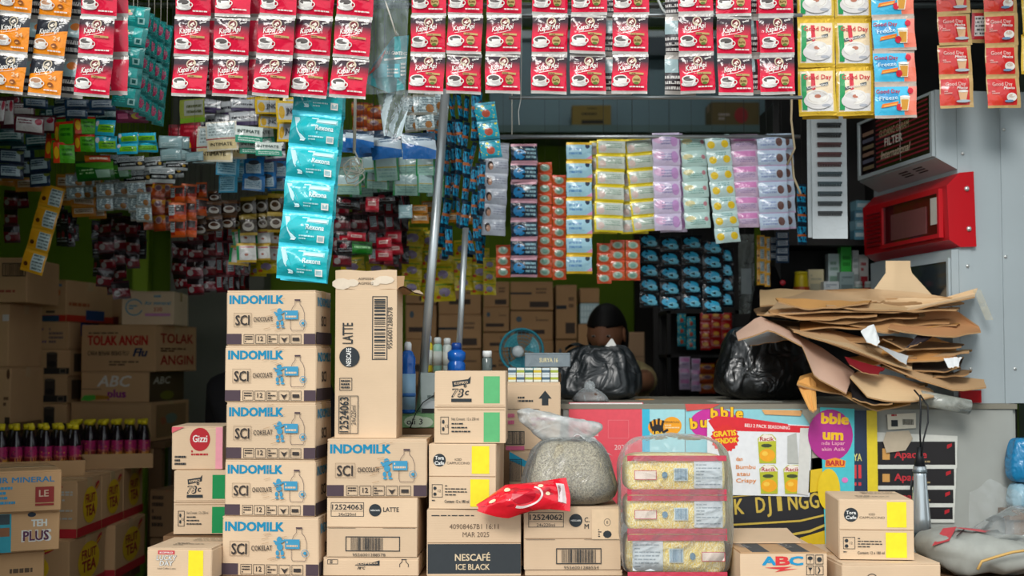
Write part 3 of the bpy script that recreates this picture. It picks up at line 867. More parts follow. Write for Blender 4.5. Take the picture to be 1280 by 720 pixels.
def strip(design, x, y, wpx, hpx, n, D, label, group=None, lean=0.0, yaw=0.0, name='sachet_strip', cat='sachets', hang=True, dD=0.0, wob=1.0, topz=None, pitch=None, jit=0.0):
    "hang n sachets below one another from photo pixel (x centre, y top); lean = px to the right per row; dD = metres farther per row"
    RD = D
    D = free_depth(x, y, wpx, (pitch or hpx * .965) * (n - 1) + hpx, D, lean * (n - 1), yaw, -80 if topz is None else 165)
    vs = variants(design, wpx, hpx, round(D * 2) / 2 if name != 'x' else D) if False else variants(design, wpx, hpx, D)
    p0 = P(x, y, D)
    T = thing(name, p0, label, cat, group)
    r = random.Random(hash((x, y, n)) & 0xffff)
    pitch = pitch or hpx * .965
    for k in range(n):
        pk = P(x + lean * k, y + pitch * k, D + dD * k) - p0
        roll = math.atan2(-lean, hpx)
        link('sachet', vs[(k + int(x)) % len(vs)], T, pk + Vector((0, -.0015 * (k % 2), 0)),
             (r.uniform(-.07, .07) * wob + r.uniform(-.1, .1) * jit - math.atan2(dD, S(hpx, D)), roll + r.uniform(-.02, .02) * wob + r.uniform(-.07, .07) * jit, math.radians(yaw) + r.uniform(-.10, .10) * wob + r.uniform(-.35, .35) * jit), None if not jit else (r.uniform(.92, 1.14),) * 3)
    zr = topz or rail(D)
    L = zr - p0.z
    if L > .004:
        far = RD > 3.9
        mb = MB(); mb.tube([(0, 0, -.01), (0, 0, L + .012)], .0006 if far else .0011, NYLON if far else STRING, 4); mb.obj('hanging_string', T)
    return T

DESIGN = {}
SIL = mat('#b7b2ac', 0.3, 0.35, 0.5, 'foil')
GOLD = mat('#c9a227', 0.35, 0.45, 0.5, 'foil')
TAN = mat('#c7a56b', 0.4, 0.3, 0.5, 'foil')
CREAM = mat('#f3efe8', 0.45)
COFFEE = mat('#3a2118', 0.5)
DKRED = mat('#6a0d1d', 0.5)
GOLDI = mat('#c2a468', 0.5)
def cup(p, cx, cy, rx, sc=1.0, cof=None):
    p.ell(cx, cy - rx * .75, rx * 1.12, rx * .38, mat('#d9d4d0', .45), 16)
    p.poly([(cx - rx, cy), (cx - rx * .86, cy - rx * .6), (cx - rx * .5, cy - rx * .98), (cx + rx * .5, cy - rx * .98), (cx + rx * .86, cy - rx * .6), (cx + rx, cy)], CREAM)
    p.ring(cx + rx * 1.02, cy - rx * .35, rx * .34, rx * .34, rx * .13, CREAM, 12)
    p.ell(cx, cy, rx, rx * .5, CREAM, 18)
    p.ell(cx, cy, rx * .8, rx * .36, cof or mat('#5c5552', .4), 16)
def d_kapal(col2, badge, orange=False):
    def fn(p, w, h):
        p.ell(.53 * w, .80 * h, .135 * w, .125 * h, mat('#c9bba0', .5), 18); p.ell(.53 * w, .80 * h, .105 * w, .098 * h, DKRED if not orange else mat('#3b3a3a'), 16)
        p.poly([(.45 * w, .77 * h), (.50 * w, .82 * h), (.56 * w, .86 * h), (.60 * w, .79 * h), (.54 * w, .74 * h)], mat('#e5d9c8'))
        p.text('special', .73 * w, .83 * h, .055 * h, CREAM, w=.20 * w, rot=.22, shear=.3, bold=.02)
        p.text('Kapal Api', .17 * w, .545 * h, .135 * h, CREAM, w=.63 * w, rot=.17, shear=.35, bold=.012)
        p.line([(.22 * w, .50 * h), (.50 * w, .535 * h), (.72 * w, .60 * h)], .013 * w, CREAM)
        cup(p, .24 * w, .36 * h, .20 * w, cof=(mat('#b98a6a', .4) if orange else None))
        if orange:
            p.text('24', .64 * w, .42 * h, .10 * h, mat('#f6cfa0'), w=.2 * w, bold=.05); p.ell(.69 * w, .29 * h, .085 * w, .055 * h, mat('#8a4b1e'), 12); p.ell(.68 * w, .27 * h, .05 * w, .02 * h, mat('#f0b070'), 8)
        else:
            p.rect(.48 * w, .455 * h, .88 * w, .505 * h, GOLDI, 4, 1)
            p.lines(.5 * w, .465 * h, .86 * w, .495 * h, 1, DKRED, 3)
            if badge:
                p.ell(.69 * w, .32 * h, .12 * w, .115 * h, GOLDI, 12); p.rect(.60 * w, .30 * h, .78 * w, .35 * h, mat('#7d5a2b'), 2, 1); p.ell(.69 * w, .24 * h, .07 * w, .035 * h, mat('#5c7a33'), 8)
        p.lines(.50 * w, .135 * h, .94 * w, .175 * h, 1, CREAM, 5, .8)
    return fn
_red = print_mat('coffee_film_red', '#e0163f', [('g', .50, .80, '#35202a')], .16, .5, .8)
_org = print_mat('coffee_film_orange', '#f7931e', [('q', -.16, 1, .53, '#2a2c33')], .16, .5, .8)
DESIGN['red'] = dict(body=_red, seal=SIL, draw=d_kapal('#e0163f', False), sf=.085, t=.12, nx=12, ny=14)
DESIGN['redb'] = dict(body=_red, seal=SIL, draw=d_kapal('#e0163f', True), sf=.085, t=.12, nx=12, ny=14)
DESIGN['orange'] = dict(body=_org, seal=SIL, draw=d_kapal('#f7931e', False, True), sf=.085, t=.12, nx=12, ny=14)
# coffee sachet seen from its back
_bk = print_mat('coffee_film_back', '#2b2226', [('r', .0, .55, .42, .95, '#9db7ba'), ('r', .5, .1, 1, .95, '#d31a3d'), ('t', .0, .1, .5, .5, '#d8d4d0', 3)], .25, .6, .4)
_bko = print_mat('coffee_film_back_orange', '#27252a', [('r', .0, .52, .9, .95, '#9fbdc0'), ('e', .6, .8, .16, .1, '#e6833a'), ('t', .05, .12, .95, .48, '#d8d4d0', 2)], .25, .6, .4)
DESIGN['redback'] = dict(body=_bk, seal=SIL, t=.12)
DESIGN['orangeback'] = dict(body=_bko, seal=SIL, t=.12)

def d_capp(p, w, h):
    p.rect(.09 * w, .12 * h, .22 * w, .86 * h, mat('#1ea05b', .4), 2, 6)
    p.poly([(.34 * w, .86 * h), (.44 * w, .86 * h), (.46 * w, .55 * h), (.40 * w, .50 * h), (.35 * w, .55 * h)], mat('#d93343', .4))
    p.text('Good Day', .15 * w, .74 * h, .095 * h, mat('#d8253c', .4), w=.74 * w, bold=.012)
    p.poly([(.22 * w, .58 * h), (.80 * w, .68 * h), (.80 * w, .62 * h), (.22 * w, .515 * h)], mat('#5d6468', .4))
    p.text('Cappuccino', .25 * w, .545 * h, .055 * h, CREAM, w=.54 * w, rot=.15, bold=.02)
    p.ell(.52 * w, .30 * h, .39 * w, .17 * h, mat('#e6e2df', .35), 22); p.ell(.50 * w, .37 * h, .31 * w, .15 * h, CREAM, 22); p.ring(.50 * w, .37 * h, .26 * w, .115 * h, .008 * w, mat('#d9cbbd'), 20)
    p.ell(.50 * w, .385 * h, .085 * w, .038 * h, mat('#c97e66', .4), 12)
    p.ell(.72 * w, .20 * h, .12 * w, .03 * h, mat('#b8bcc4', .4), 10)
_capp = print_mat('cappuccino_film', '#d9b631', [('r', .07, .09, .93, .91, '#f0d9b5'), ('r', .2, .09, .9, .45, '#ecebea')], .2, .7, .6)
DESIGN['capp'] = dict(body=_capp, seal=GOLD, draw=d_capp, sf=.07, t=.08, nx=12, ny=14, back='#c9a227')
def d_freeze(p, w, h):
    p.text('Good Day', .02 * w, .72 * h, .115 * h, mat('#c9263f', .4), w=.56 * w, bold=.012)
    p.text('Freeze', .10 * w, .50 * h, .12 * h, mat('#cfeaf5', .4), w=.42 * w, bold=.02, rot=.06)
    p.poly([(.14 * w, .29 * h), (.52 * w, .36 * h), (.55 * w, .47 * h), (.17 * w, .40 * h)], mat('#f07d1f', .4)); p.poly([(.17 * w, .31 * h), (.50 * w, .37 * h), (.51 * w, .41 * h), (.18 * w, .35 * h)], mat('#f9b04a', .4))
    p.ell(.57 * w, .30 * h, .075 * w, .10 * h, mat('#d2213c', .4), 12)
    p.poly([(.60 * w, .20 * h), (.78 * w, .20 * h), (.82 * w, .62 * h), (.57 * w, .62 * h)], mat('#efe2c8', .3)); p.poly([(.63 * w, .22 * h), (.76 * w, .22 * h), (.79 * w, .52 * h), (.60 * w, .52 * h)], mat('#d99a35', .35))
    p.ell(.70 * w, .60 * h, .13 * w, .04 * h, CREAM, 12)
    p.ell(.83 * w, .78 * h, .07 * w, .09 * h, mat('#d2213c', .4), 12)
_frz = print_mat('freeze_film', '#3fb9e0', [('r', .80, 0, 1, 1, '#f08a78'), ('e', .9, .2, .2, .3, '#f37e63'), ('e', .3, .62, .24, .18, '#1f8fc6')], .2, .7, .5)
DESIGN['freeze'] = dict(body=_frz, seal=mat('#b9a99c', .35, .25, .5, 'foil'), draw=d_freeze, sf=.085, t=.07, nx=12, ny=12)
def d_gdred(alt):
    def fn(p, w, h):
        p.text('Good Day', .16 * w, .68 * h, .12 * h, mat('#f4c9c0', .4), w=.60 * w, bold=.012)
        p.text('Mocca', .48 * w, .57 * h, .085 * h, CREAM, w=.33 * w, bold=.03, shear=.3)
        p.lines(.12 * w, .42 * h, .34 * w, .54 * h, 2, mat('#f0b8b0'), 3)
        if alt:
            p.ell(.70 * w, .32 * h, .16 * w, .13 * h, CREAM, 14); p.ell(.70 * w, .36 * h, .10 * w, .06 * h, mat('#d7c0b0'), 10); p.ell(.62 * w, .20 * h, .14 * w, .04 * h, mat('#6f97b8'), 8)
        else:
            p.poly([(.58 * w, .20 * h), (.76 * w, .20 * h), (.82 * w, .50 * h), (.52 * w, .50 * h)], mat('#e8b98e', .35)); p.ell(.67 * w, .50 * h, .16 * w, .04 * h, CREAM, 12); p.ell(.68 * w, .19 * h, .22 * w, .045 * h, mat('#b9c9d2'), 12)
    return fn
_gdr = print_mat('red_coffee_film', '#c9a56e', [('r', .03, .05, .88, .95, '#d22b2b'), ('e', .1, .2, .35, .25, '#e2402f')], .2, .7, .5)
DESIGN['gdred'] = dict(body=_gdr, seal=TAN, draw=d_gdred(False), sf=.085, t=.08, nx=10, ny=12, back='#c7a56b')
DESIGN['gdred2'] = dict(body=_gdr, seal=TAN, draw=d_gdred(True), sf=.085, t=.08, nx=10, ny=12, back='#c7a56b')
DESIGN['gdredback'] = dict(body=print_mat('red_coffee_back', '#c8323a', [('r', .1, .2, .5, .8, '#e6e2e2'), ('t', .12, .22, .48, .78, '#555555', 5)], .2, .7, .5), seal=TAN, t=.07)

# front row ----------------------------------------------------------------
LAB_R = 'strip of red and black coffee sachets with a white cup, on the front rod'
LAB_RB = 'strip of red coffee sachets with a gold badge, on the front rod'
LAB_O = 'strip of black and orange coffee sachets with a white cup, on the front rod'
G_R, G_RB, G_O = 'red coffee sachet strips', 'gold-badged red coffee strips', 'orange coffee sachet strips'
D1 = 3.35
for x, y, ln, w_ in ((24, -32, -5, 'the one farther from the red strips'), (73, -27, -6, 'the one next to the red strips')): strip('orange', x, y, 41, 51, 3, D1, f'black and orange coffee sachet strip, {w_}', G_O, ln, wob=.8)
strip('red', 126, -28, 44, 51, 3, D1, 'red coffee sachet strip between the orange strips and the teal soap bundle', G_R, -3.5)
for x, w_ in ((243, 'first past the teal soap bundle'), (293, 'second past the teal soap bundle')): strip('red', x, -28, 44, 51, 3, D1, f'red coffee sachet strip with white cup, {w_}', G_R, -2)
for x, y, w_ in ((351, -29, 'third from the teal card sleeve'), (398, -28, 'second from the teal card sleeve'), (447, -27, 'next to the teal card sleeve')): strip('red', x, y, 46, 51.5, 3, D1 - .01, f'red coffee sachet strip without gold badge, {w_}', G_R, -4.2, wob=.4)
W3 = ('next to the teal card sleeve', 'second from the teal card sleeve', 'third from the teal card sleeve')
for x, w_ in zip((537, 583, 631), W3): strip('redb', x, -30, 44, 50.5, 3, D1, f'red coffee strip with gold badge, {w_}', G_RB, -1.2)
for x, w_ in zip((688, 736, 789), ('just past the dangling thin string', 'halfway between string and white cable', 'next to the white curving cable')): strip('redb', x, -31, 45, 51, 3, D1, f'red coffee strip with gold badge, {w_}', G_RB, -.6)
for x, y, w_ in ((869, -32, 'third from the cappuccino strips'), (917, -29, 'second from the cappuccino strips'), (969, -30, 'next to the cappuccino strips')): strip('redb', x, y, 44, 51, 3, D1, f'red coffee strip with gold badge, {w_}', G_RB, .8)
# strips half hidden behind them, seen from the back
LAB_B = 'coffee strip turned back to front, peeping from behind the red strips'
for x in (141, 263, 312, 769, 851, 945): strip('redback', x, -27, 40, 50, 3, D1 + .05, LAB_B, 'coffee strips turned back to front', 0, hang=False)
for x, ln in ((52, -5), (98, -5)): strip('orangeback', x, -24, 40, 50, 3, D1 + .05, 'orange coffee strip turned back to front between the orange strips', 'orange coffee strips turned back to front', ln, hang=False)
# cappuccino, iced and red coffee
LAB_C = 'strip of gold-edged cappuccino sachets with green band and white cup'
for x, w_ in ((1018, 'beside the red strips'), (1065, 'beside the light blue strip')): strip('capp', x, -36, 47, 62, 3, 3.6, f'gold-edged cappuccino strip with white cup, {w_}', 'gold-edged cappuccino strips', 1.2, wob=.5)
for x in (1023, 1070): strip('capp', x, -32, 46, 62, 3, 3.63, 'second layer of gold-edged cappuccino sachets behind the front ones', 'second cappuccino layer', 1.2, wob=.8, hang=False)
strip('freeze', 1115, -21, 53, 43.5, 4, 3.6, 'strip of light blue iced coffee sachets with orange lolly', None, 1.2, wob=.5)
LAB_G = 'strip of red iced coffee sachets with tan edges, before the grey cabinet'
for x, dsg, w_ in ((1190, 'gdred', 'with a tall glass'), (1249, 'gdred2', 'with a round white cup')): strip(dsg, x, -22, 42, 40.5, 4, 3.8, f'strip of red iced coffee sachets {w_}, before the grey cabinet', 'red iced coffee strips', 1.4, wob=.6)
strip('gdredback', 1232, 12, 36, 42, 1, 3.84, 'single red iced coffee sachet turned back to front', None, hang=True)
strip('capp', 1297, -5, 42, 50, 2, 3.8, 'cream and gold coffee strip at the right end of the rod', None, 0)
# turquoise deodorant strip hanging low
_rex = print_mat('deodorant_film', '#1bb6be', [('q', -1.3, -1, -.72, '#109aa4'), ('r', .52, .72, .94, .86, '#9fe0e3'), ('q', -1.6, 1, .42, '#3fc3cc')], .22, .6, .5)
def d_rex(p, w, h):
    p.poly([(.06 * w, .86 * h), (.16 * w, .86 * h), (.30 * w, .45 * h), (.34 * w, .22 * h), (.26 * w, .22 * h), (.16 * w, .45 * h)], mat('#bfe3e6', .3))
    p.poly([(.42 * w, .88 * h), (.56 * w, .88 * h), (.33 * w, .18 * h), (.24 * w, .18 * h)], mat('#d7eff0', .3))
    p.text('Rexona', .54 * w, .52 * h, .15 * h, mat('#e4f6f6', .35), w=.34 * w, bold=.03)
    p.rect(.54 * w, .745 * h, .92 * w, .82 * h, mat('#cdeff0', .35), 3, 1); p.lines(.56 * w, .40 * h, .90 * w, .48 * h, 1, mat('#7fe0ea'), 4, .8)
    p.lines(.42 * w, .20 * h, .72 * w, .36 * h, 2, mat('#bfeaec'), 8, .5); p.rect(.78 * w, .16 * h, .92 * w, .36 * h, CREAM, 2, 1); p.rect(.80 * w, .2 * h, .9 * w, .32 * h, mat('#9fc4c8'), 1, 1)
DESIGN['rex'] = dict(body=_rex, seal=mat('#3cd0e6', .3, .1, .5, 'foil'), draw=d_rex, sf=.09, t=.13, nx=12, ny=12, back='#3fb4c0')
strip('rex', 400, 102, 63, 42.5, 6, 3.43, 'long strip of turquoise deodorant sachets hanging below the front row', None, -4.0, wob=.7, pitch=41.2, dD=-.002, topz=2.34)
strip('rex', 405, 106, 60, 42, 6, 3.47, 'second turquoise deodorant strip just behind the long one', None, -4.0, wob=1, pitch=41, hang=False)
# teal bundle of folded soap strips
_teal = print_mat('teal_soap_film', '#0f7f7c', [('r', .50, .45, .82, .92, '#16a8a4'), ('e', .22, .70, .09, .09, '#c9c24a'), ('e', .3, .58, .09, .08, '#d9a7a2'), ('r', .60, .12, .86, .42, '#8fc0bd'), ('r', .66, .18, .80, .36, '#0b5957'), ('t', .08, .2, .5, .5, '#27b3ac', 3)], .25, .6, .6)
_tealp = print_mat('teal_soap_back', '#0f8b86', [('e', .5, .5, .22, .26, '#b32c5e'), ('d', '#0a5f5d', 6, .58), ('d', '#8fd6d2', 14, .66)], .25, .6, .7)
_mag = print_mat('magenta_soap_film', '#7d1f48', [('r', .06, .3, .4, .7, '#d36a94'), ('e', .65, .5, .14, .22, '#e0c948'), ('e', .75, .55, .12, .2, '#dd5f96')], .25, .6, .5)
DESIGN['teal'] = dict(body=_teal, seal=mat('#0d6f6d', .3, .1, .5, 'foil'), sf=.05, t=.1); DESIGN['tealp'] = dict(body=_tealp, seal=mat('#0d6f6d', .3, .1, .5, 'foil'), sf=.06, t=.2)
DESIGN['mag'] = dict(body=_mag, seal=mat('#5c1734', .3, .1, .5, 'foil'), sf=.06, t=.1)
LT = 'teal soap sachet strip in the thick bundle between coffee strips'
strip('teal', 172, 8, 34, 26, 5, 3.6, 'teal soap strip with lemon print facing out of the bundle', None, -3.2, wob=.7, name='soap_strip')
for i, x in enumerate((186, 193, 201, 209)): strip('tealp', x, 16 + 5 * i, 16, 26, 5, 3.62 + .015 * i, LT, 'teal soap strips of the bundle', -2.4, yaw=35, name='soap_strip', hang=False)
strip('mag', 165, 137, 40, 17, 1, 3.6, 'magenta soap sachet at the foot of the teal bundle', None, hang=False, name='soap_sachet')

# ------------------------------------------------------------------ the inner rows of hanging goods
def film_design(key, base, shapes, seal, sf=.08, t=.11, rough=.2, bump=.85, draw=None, nx=6, ny=8, back='#8a8680'):
    DESIGN[key] = dict(body=print_mat(key + '_film', base, shapes, rough, .55, bump), seal=mat(seal, .35, .15, .5, 'foil'), sf=sf, t=t, nx=nx, ny=ny, n=2, draw=draw, back=back)
def word(body, x, y, h, col, w, bold=.02, rot=0):
    return lambda p, W, H: p.text(body, x * W, y * H, h * H, mat(col), w=w * W, bold=bold, rot=rot)

DC = 4.312
film_design('maroonpad', '#5d1424', [('r', .06, .12, .94, .88, '#c9c6c4'), ('t', .1, .5, .6, .8, '#6a2030', 2), ('e', .8, .7, .12, .18, '#a8203a')], '#43101c')
film_design('navypad', '#16304d', [('r', .08, .2, .86, .85, '#a9c0c9'), ('t', .12, .35, .7, .8, '#2a4560', 3), ('e', .85, .82, .14, .16, '#6d7a2a')], '#132842', draw=word('CHARM', .14, .5, .14, '#22445f', .5))
film_design('bluegrey', '#22405c', [('r', .12, .25, .9, .9, '#8f9ba3'), ('t', .2, .35, .8, .8, '#39506a', 2)], '#1a3049')
film_design('dkteal', '#12484c', [('r', .05, .35, .9, .75, '#a8bfbf'), ('r', .05, .1, .95, .25, '#0b2c30'), ('t', .1, .4, .8, .7, '#1f5a5a', 2)], '#0f3a3e')
film_design('greenpad', '#4fae1f', [('r', .0, .0, .3, 1, '#d8431c'), ('e', .16, .5, .12, .3, '#f0c020'), ('r', .3, .88, 1, 1, '#d92b1a'), ('t', .4, .3, .9, .75, '#1d6a12', 2)], '#d92b1a', sf=.06)
film_design('cyangreen', '#27b6d8', [('r', .15, .2, .95, .7, '#74c21f'), ('t', .3, .3, .85, .6, '#1f6a30', 2), ('e', .1, .75, .1, .18, '#e8e4f0')], '#1ba3c9', sf=.05)
film_design('orangered', '#c9441c', [('t', .1, .2, .9, .8, '#f0d9c0', 1), ('r', .0, .0, .2, 1, '#c9701c')], '#a23312')
film_design('greenlong', '#1c6a1f', [('q', .3, 1, .75, '#57b02c'), ('t', .1, .3, .5, .6, '#a9d89a', 2), ('r', .55, .1, .9, .5, '#8fb9a0')], '#16521a')
film_design('blackwhite', '#c8d2d4', [('r', .0, .25, 1, .62, '#10171c'), ('t', .1, .3, .7, .55, '#d0d8da', 1), ('t', .05, .68, .95, .95, '#4a5a60', 3), ('e', .85, .45, .07, .12, '#d8b04a')], '#8a979b', sf=.05)
film_design('greycard', '#7d989c', [('r', .06, .1, .94, .9, '#8fb0b4'), ('t', .1, .2, .8, .5, '#b9d0d2', 2), ('r', 0, .0, 1, .07, '#2d3c40')], '#4a6468', sf=.04)
film_design('redyellow', '#a8162a', [('q', .8, -1, .1, '#a8162a'), ('e', .25, .2, .3, .22, '#e8b81c'), ('t', .2, .6, .9, .9, '#d84a5a', 2)], '#7a0f1d')
film_design('beigecard', '#cfcab8', [('r', .05, .45, .95, .95, '#c2d3d4'), ('r', .05, .05, .95, .36, '#d9c793'), ('t', .1, .5, .9, .9, '#8a9a9a', 4), ('r', .0, .38, 1, .42, '#a03a3a')], '#b9b49c', sf=.03, draw=word('INTIMATE', .12, .16, .11, '#4a4430', .7), t=.06)
film_design('greencard', '#cfdad4', [('r', .0, .0, 1, .42, '#2f9478'), ('t', .1, .08, .9, .34, '#cfe8de', 2)], '#2a8a6e', sf=.03, draw=word('INTIMATE', .08, .58, .2, '#33504a', .8), t=.05)
film_design('ltblue', '#4fb4dd', [('r', .06, .08, .86, .92, '#9fd4e8'), ('t', .1, .15, .8, .9, '#3f86a8', 6)], '#2f8cc0', sf=.04, t=.05)
film_design('bluecard', '#1f6fb0', [('r', .1, .1, .85, .7, '#b4ccd8'), ('e', .5, .75, .28, .14, '#3a4450'), ('t', .15, .2, .8, .6, '#4f7a98', 4)], '#1a5a95', sf=.04, t=.05)
film_design('yellowcard', '#d8b325', [('r', .10, .12, .94, .88, '#b9c0c0'), ('e', .26, .45, .14, .3, '#c9a030'), ('r', .42, .3, .9, .75, '#a7adb0')], '#c9a01c', sf=.05, t=.04, draw=word('JNC', .46, .38, .28, '#2a3038', .42))
film_design('olivecard', '#7f8a3c', [('r', .2, .3, .95, .95, '#8d9288'), ('t', .3, .35, .9, .8, '#4a5030', 2), ('r', 0, 0, 1, .2, '#6f9a2c')], '#5a6a24', sf=.03, t=.05)
film_design('greycard2', '#8f8f94', [('r', .04, .3, .96, .95, '#b4b9bd'), ('t', .1, .4, .9, .7, '#2a2c34', 1), ('r', 0, 0, 1, .25, '#4a3f60')], '#5c5666', sf=.04, t=.05)
film_design('yellowstrip', '#d89a1c', [('r', .42, .1, .92, .92, '#b4c8c9'), ('t', .46, .15, .9, .88, '#5a6a6a', 5), ('e', .2, .35, .1, .1, '#5a3010'), ('r', 0, .9, 1, 1, '#e8b42a')], '#e0a51e')
film_design('silver', '#9fb2b6', [('t', .1, .15, .9, .9, '#5f7076', 6), ('d', '#c9d8da', 5, .55), ('e', .7, .3, .18, .2, '#9a6a3a')], '#8a8a80', rough=.2)
film_design('tanpack', '#b9762a', [('r', .1, .3, .9, .8, '#b9a88c'), ('t', .15, .4, .85, .7, '#5a3418', 2), ('r', 0, 0, 1, .15, '#c98a1c')], '#c07f1e')
film_design('spice', '#a8481c', [('r', 0, .6, 1, 1, '#c98a1e'), ('e', .5, .62, .3, .22, '#b08a7c'), ('e', .5, .62, .2, .15, '#7a5a6a'), ('r', 0, .0, 1, .12, '#d8a01e')], '#8a3212')
film_design('spicered', '#9a2a14', [('r', .0, .3, .35, .95, '#a9b4b8'), ('r', .4, .5, .9, .9, '#403432'), ('t', .02, .4, .33, .9, '#40464a', 4), ('r', .3, .1, 1, .35, '#d2551c')], '#b8541a')
film_design('coffeecup', '#2a1a14', [('e', .5, .35, .36, .24, '#b9b4ac'), ('e', .5, .42, .25, .12, '#4a2c1c'), ('r', 0, .75, 1, .9, '#5a3a20')], '#4a321c')
film_design('goldcup', '#2d2412', [('e', .5, .45, .34, .24, '#9a968c'), ('e', .5, .5, .22, .12, '#3a2a1a'), ('r', 0, .8, 1, 1, '#7d6a22'), ('r', 0, 0, 1, .14, '#7d6a22')], '#8a741f')
film_design('dkred', '#6d0f1e', [('q', .1, 1, .62, '#1a0d10'), ('e', .25, .3, .18, .16, '#8a8684'), ('t', .3, .4, .9, .62, '#a89a98', 1)], '#3a1018', rough=.22)
film_design('dkredb', '#7d1020', [('r', .1, .3, .5, .9, '#8fa0a4'), ('r', .6, .0, 1, 1, '#1c1012'), ('t', .12, .35, .48, .85, '#3a3a3c', 5)], '#4a0f18', rough=.22)
film_design('blackpack', '#1a1c1e', [('e', .4, .6, .2, .18, '#8a2030'), ('t', .1, .2, .9, .5, '#8a9092', 2), ('d', '#4a1018', 4, .6)], '#2a2c2e', rough=.2)
film_design('whitegd', '#c9cbc6', [('r', .0, .0, .14, 1, '#2a9a5a'), ('e', .5, .35, .3, .24, '#dcdcda'), ('e', .5, .4, .1, .07, '#b07060'), ('t', .2, .72, .9, .88, '#b03040', 1)], '#b9962a')
film_design('greenpk', '#1f7d24', [('t', .1, .4, .9, .7, '#a9e0a0', 1), ('q', .2, 1, .8, '#0f3f14')], '#175a1a')
film_design('redpk', '#b0182c', [('r', .2, .4, .8, .7, '#d0a8a0'), ('t', .25, .45, .75, .65, '#7a1020', 1)], '#7a101e')
film_design('yellowpk', '#c9b414', [('e', .5, .45, .26, .22, '#8f7fa0'), ('r', .1, .8, .9, .92, '#6a9a2a'), ('d', '#8a8a14', 5, .6), ('e', .2, .2, .1, .1, '#c94a2a')], '#d2bd16', rough=.22)
film_design('padgreen', '#8fb8ac', [('r', .0, .0, .08, 1, '#1f8a4a'), ('r', .92, 0, 1, 1, '#1f8a4a'), ('r', .12, .5, .9, .95, '#a9c6c8'), ('t', .15, .1, .85, .45, '#6f9a94', 3), ('r', .1, .47, .9, .52, '#b9a83a')], '#7fae9a', sf=.03, t=.06)
film_design('padblue', '#1f62a8', [('q', .3, 1, .62, '#b9c9d4'), ('q', .25, 1, .95, '#2a3a4c'), ('t', .3, .65, .9, .85, '#3a5a7a', 2)], '#1a4f90', sf=.05)
film_design('blueedge', '#145a80', [('d', '#1fa3d0', 5, .5), ('d', '#0d1c28', 3, .56), ('r', .0, .4, 1, .5, '#b0602a')], '#0d2c40', rough=.2)
film_design('brightpk', '#1f9ab0', [('d', '#c9c22a', 4, .58), ('e', .5, .4, .2, .2, '#b0503a'), ('r', 0, .85, 1, 1, '#2a5a6a')], '#1a7f94', rough=.2)
film_design('face', '#b7bfcc', [('e', .26, .5, .12, .28, '#2a1d1c'), ('e', .28, .42, .085, .2, '#c99a80'), ('t', .48, .3, .94, .75, '#8f93a6', 3), ('q', 0, 1, .86, '#d2d8e2')], '#a9b0bd', sf=.06)
film_design('navycyan', '#0f2a40', [('e', .32, .45, .22, .28, '#1d7fb8'), ('d', '#071420', 4, .56), ('t', .55, .2, .95, .8, '#8fb9c4', 3), ('r', 0, 0, 1, .1, '#c98a9a')], '#b98a98', sf=.1, rough=.18)
film_design('orangesm', '#c9552a', [('e', .5, .5, .34, .34, '#9fae9a'), ('e', .5, .5, .2, .2, '#6d9a8a'), ('r', 0, .0, 1, .12, '#d9422a')], '#d04a28', sf=.09)
film_design('pinkcyan', '#a4d2e2', [('q', .5, -.6, .3, '#e59ac4'), ('e', .83, .8, .09, .14, '#20304a'), ('t', .1, .3, .6, .75, '#5a8fc0', 2)], '#e0b51f', sf=.09)
film_design('yellowwh', '#ccd6cc', [('e', .22, .4, .12, .22, '#e0c9c0'), ('t', .35, .4, .9, .75, '#7fa08a', 3), ('r', .0, .0, .07, 1, '#e6d02a'), ('r', .0, .0, 1, .1, '#e6d02a')], '#e4ce22', sf=.1, rough=.22)
film_design('lilac', '#d2c6e2', [('e', .8, .5, .14, .35, '#c496cf'), ('e', .25, .6, .2, .25, '#e2b8dc'), ('t', .3, .25, .7, .75, '#8f8ab8', 3)], '#d6cde6', sf=.05, rough=.22)
film_design('mint', '#c2e2dc', [('e', .25, .6, .2, .18, '#e0d9a0'), ('t', .2, .2, .8, .55, '#6fa49a', 3), ('e', .85, .55, .08, .14, '#c98a94')], '#cfe8e2', sf=.05, rough=.22)
film_design('mintyellow', '#c2dedc', [('e', .22, .4, .15, .24, '#eac92a'), ('e', .78, .4, .15, .24, '#eac92a'), ('t', .3, .65, .8, .9, '#5f9a9a', 2)], '#c9e0da', sf=.05, rough=.22)
film_design('pinklilac', '#d9c2de', [('r', .1, .55, .9, .9, '#dd8fc9'), ('t', .15, .2, .85, .5, '#9a86b8', 3)], '#e8dcec', sf=.06, rough=.22)
film_design('bluelilac', '#bcd0e6', [('e', .75, .5, .12, .26, '#6d4f4a'), ('t', .1, .25, .6, .8, '#8fa0cc', 3), ('r', 0, .0, 1, .1, '#cdb8dc')], '#c6d6ea', sf=.06, rough=.22)
film_design('darkcyan', '#08131c', [('e', .45, .58, .36, .28, '#2fa9d4'), ('e', .62, .34, .26, .2, '#74cbe4'), ('t', .2, .12, .9, .24, '#4a90a8', 1), ('d', '#05090d', 4, .6)], '#0b1c28', sf=.06, rough=.18)
film_design('redshelf', '#a81c1c', [('e', .5, .6, .3, .2, '#d9a040'), ('t', .1, .2, .9, .4, '#d0b0a0', 2)], '#b06030', sf=.06)

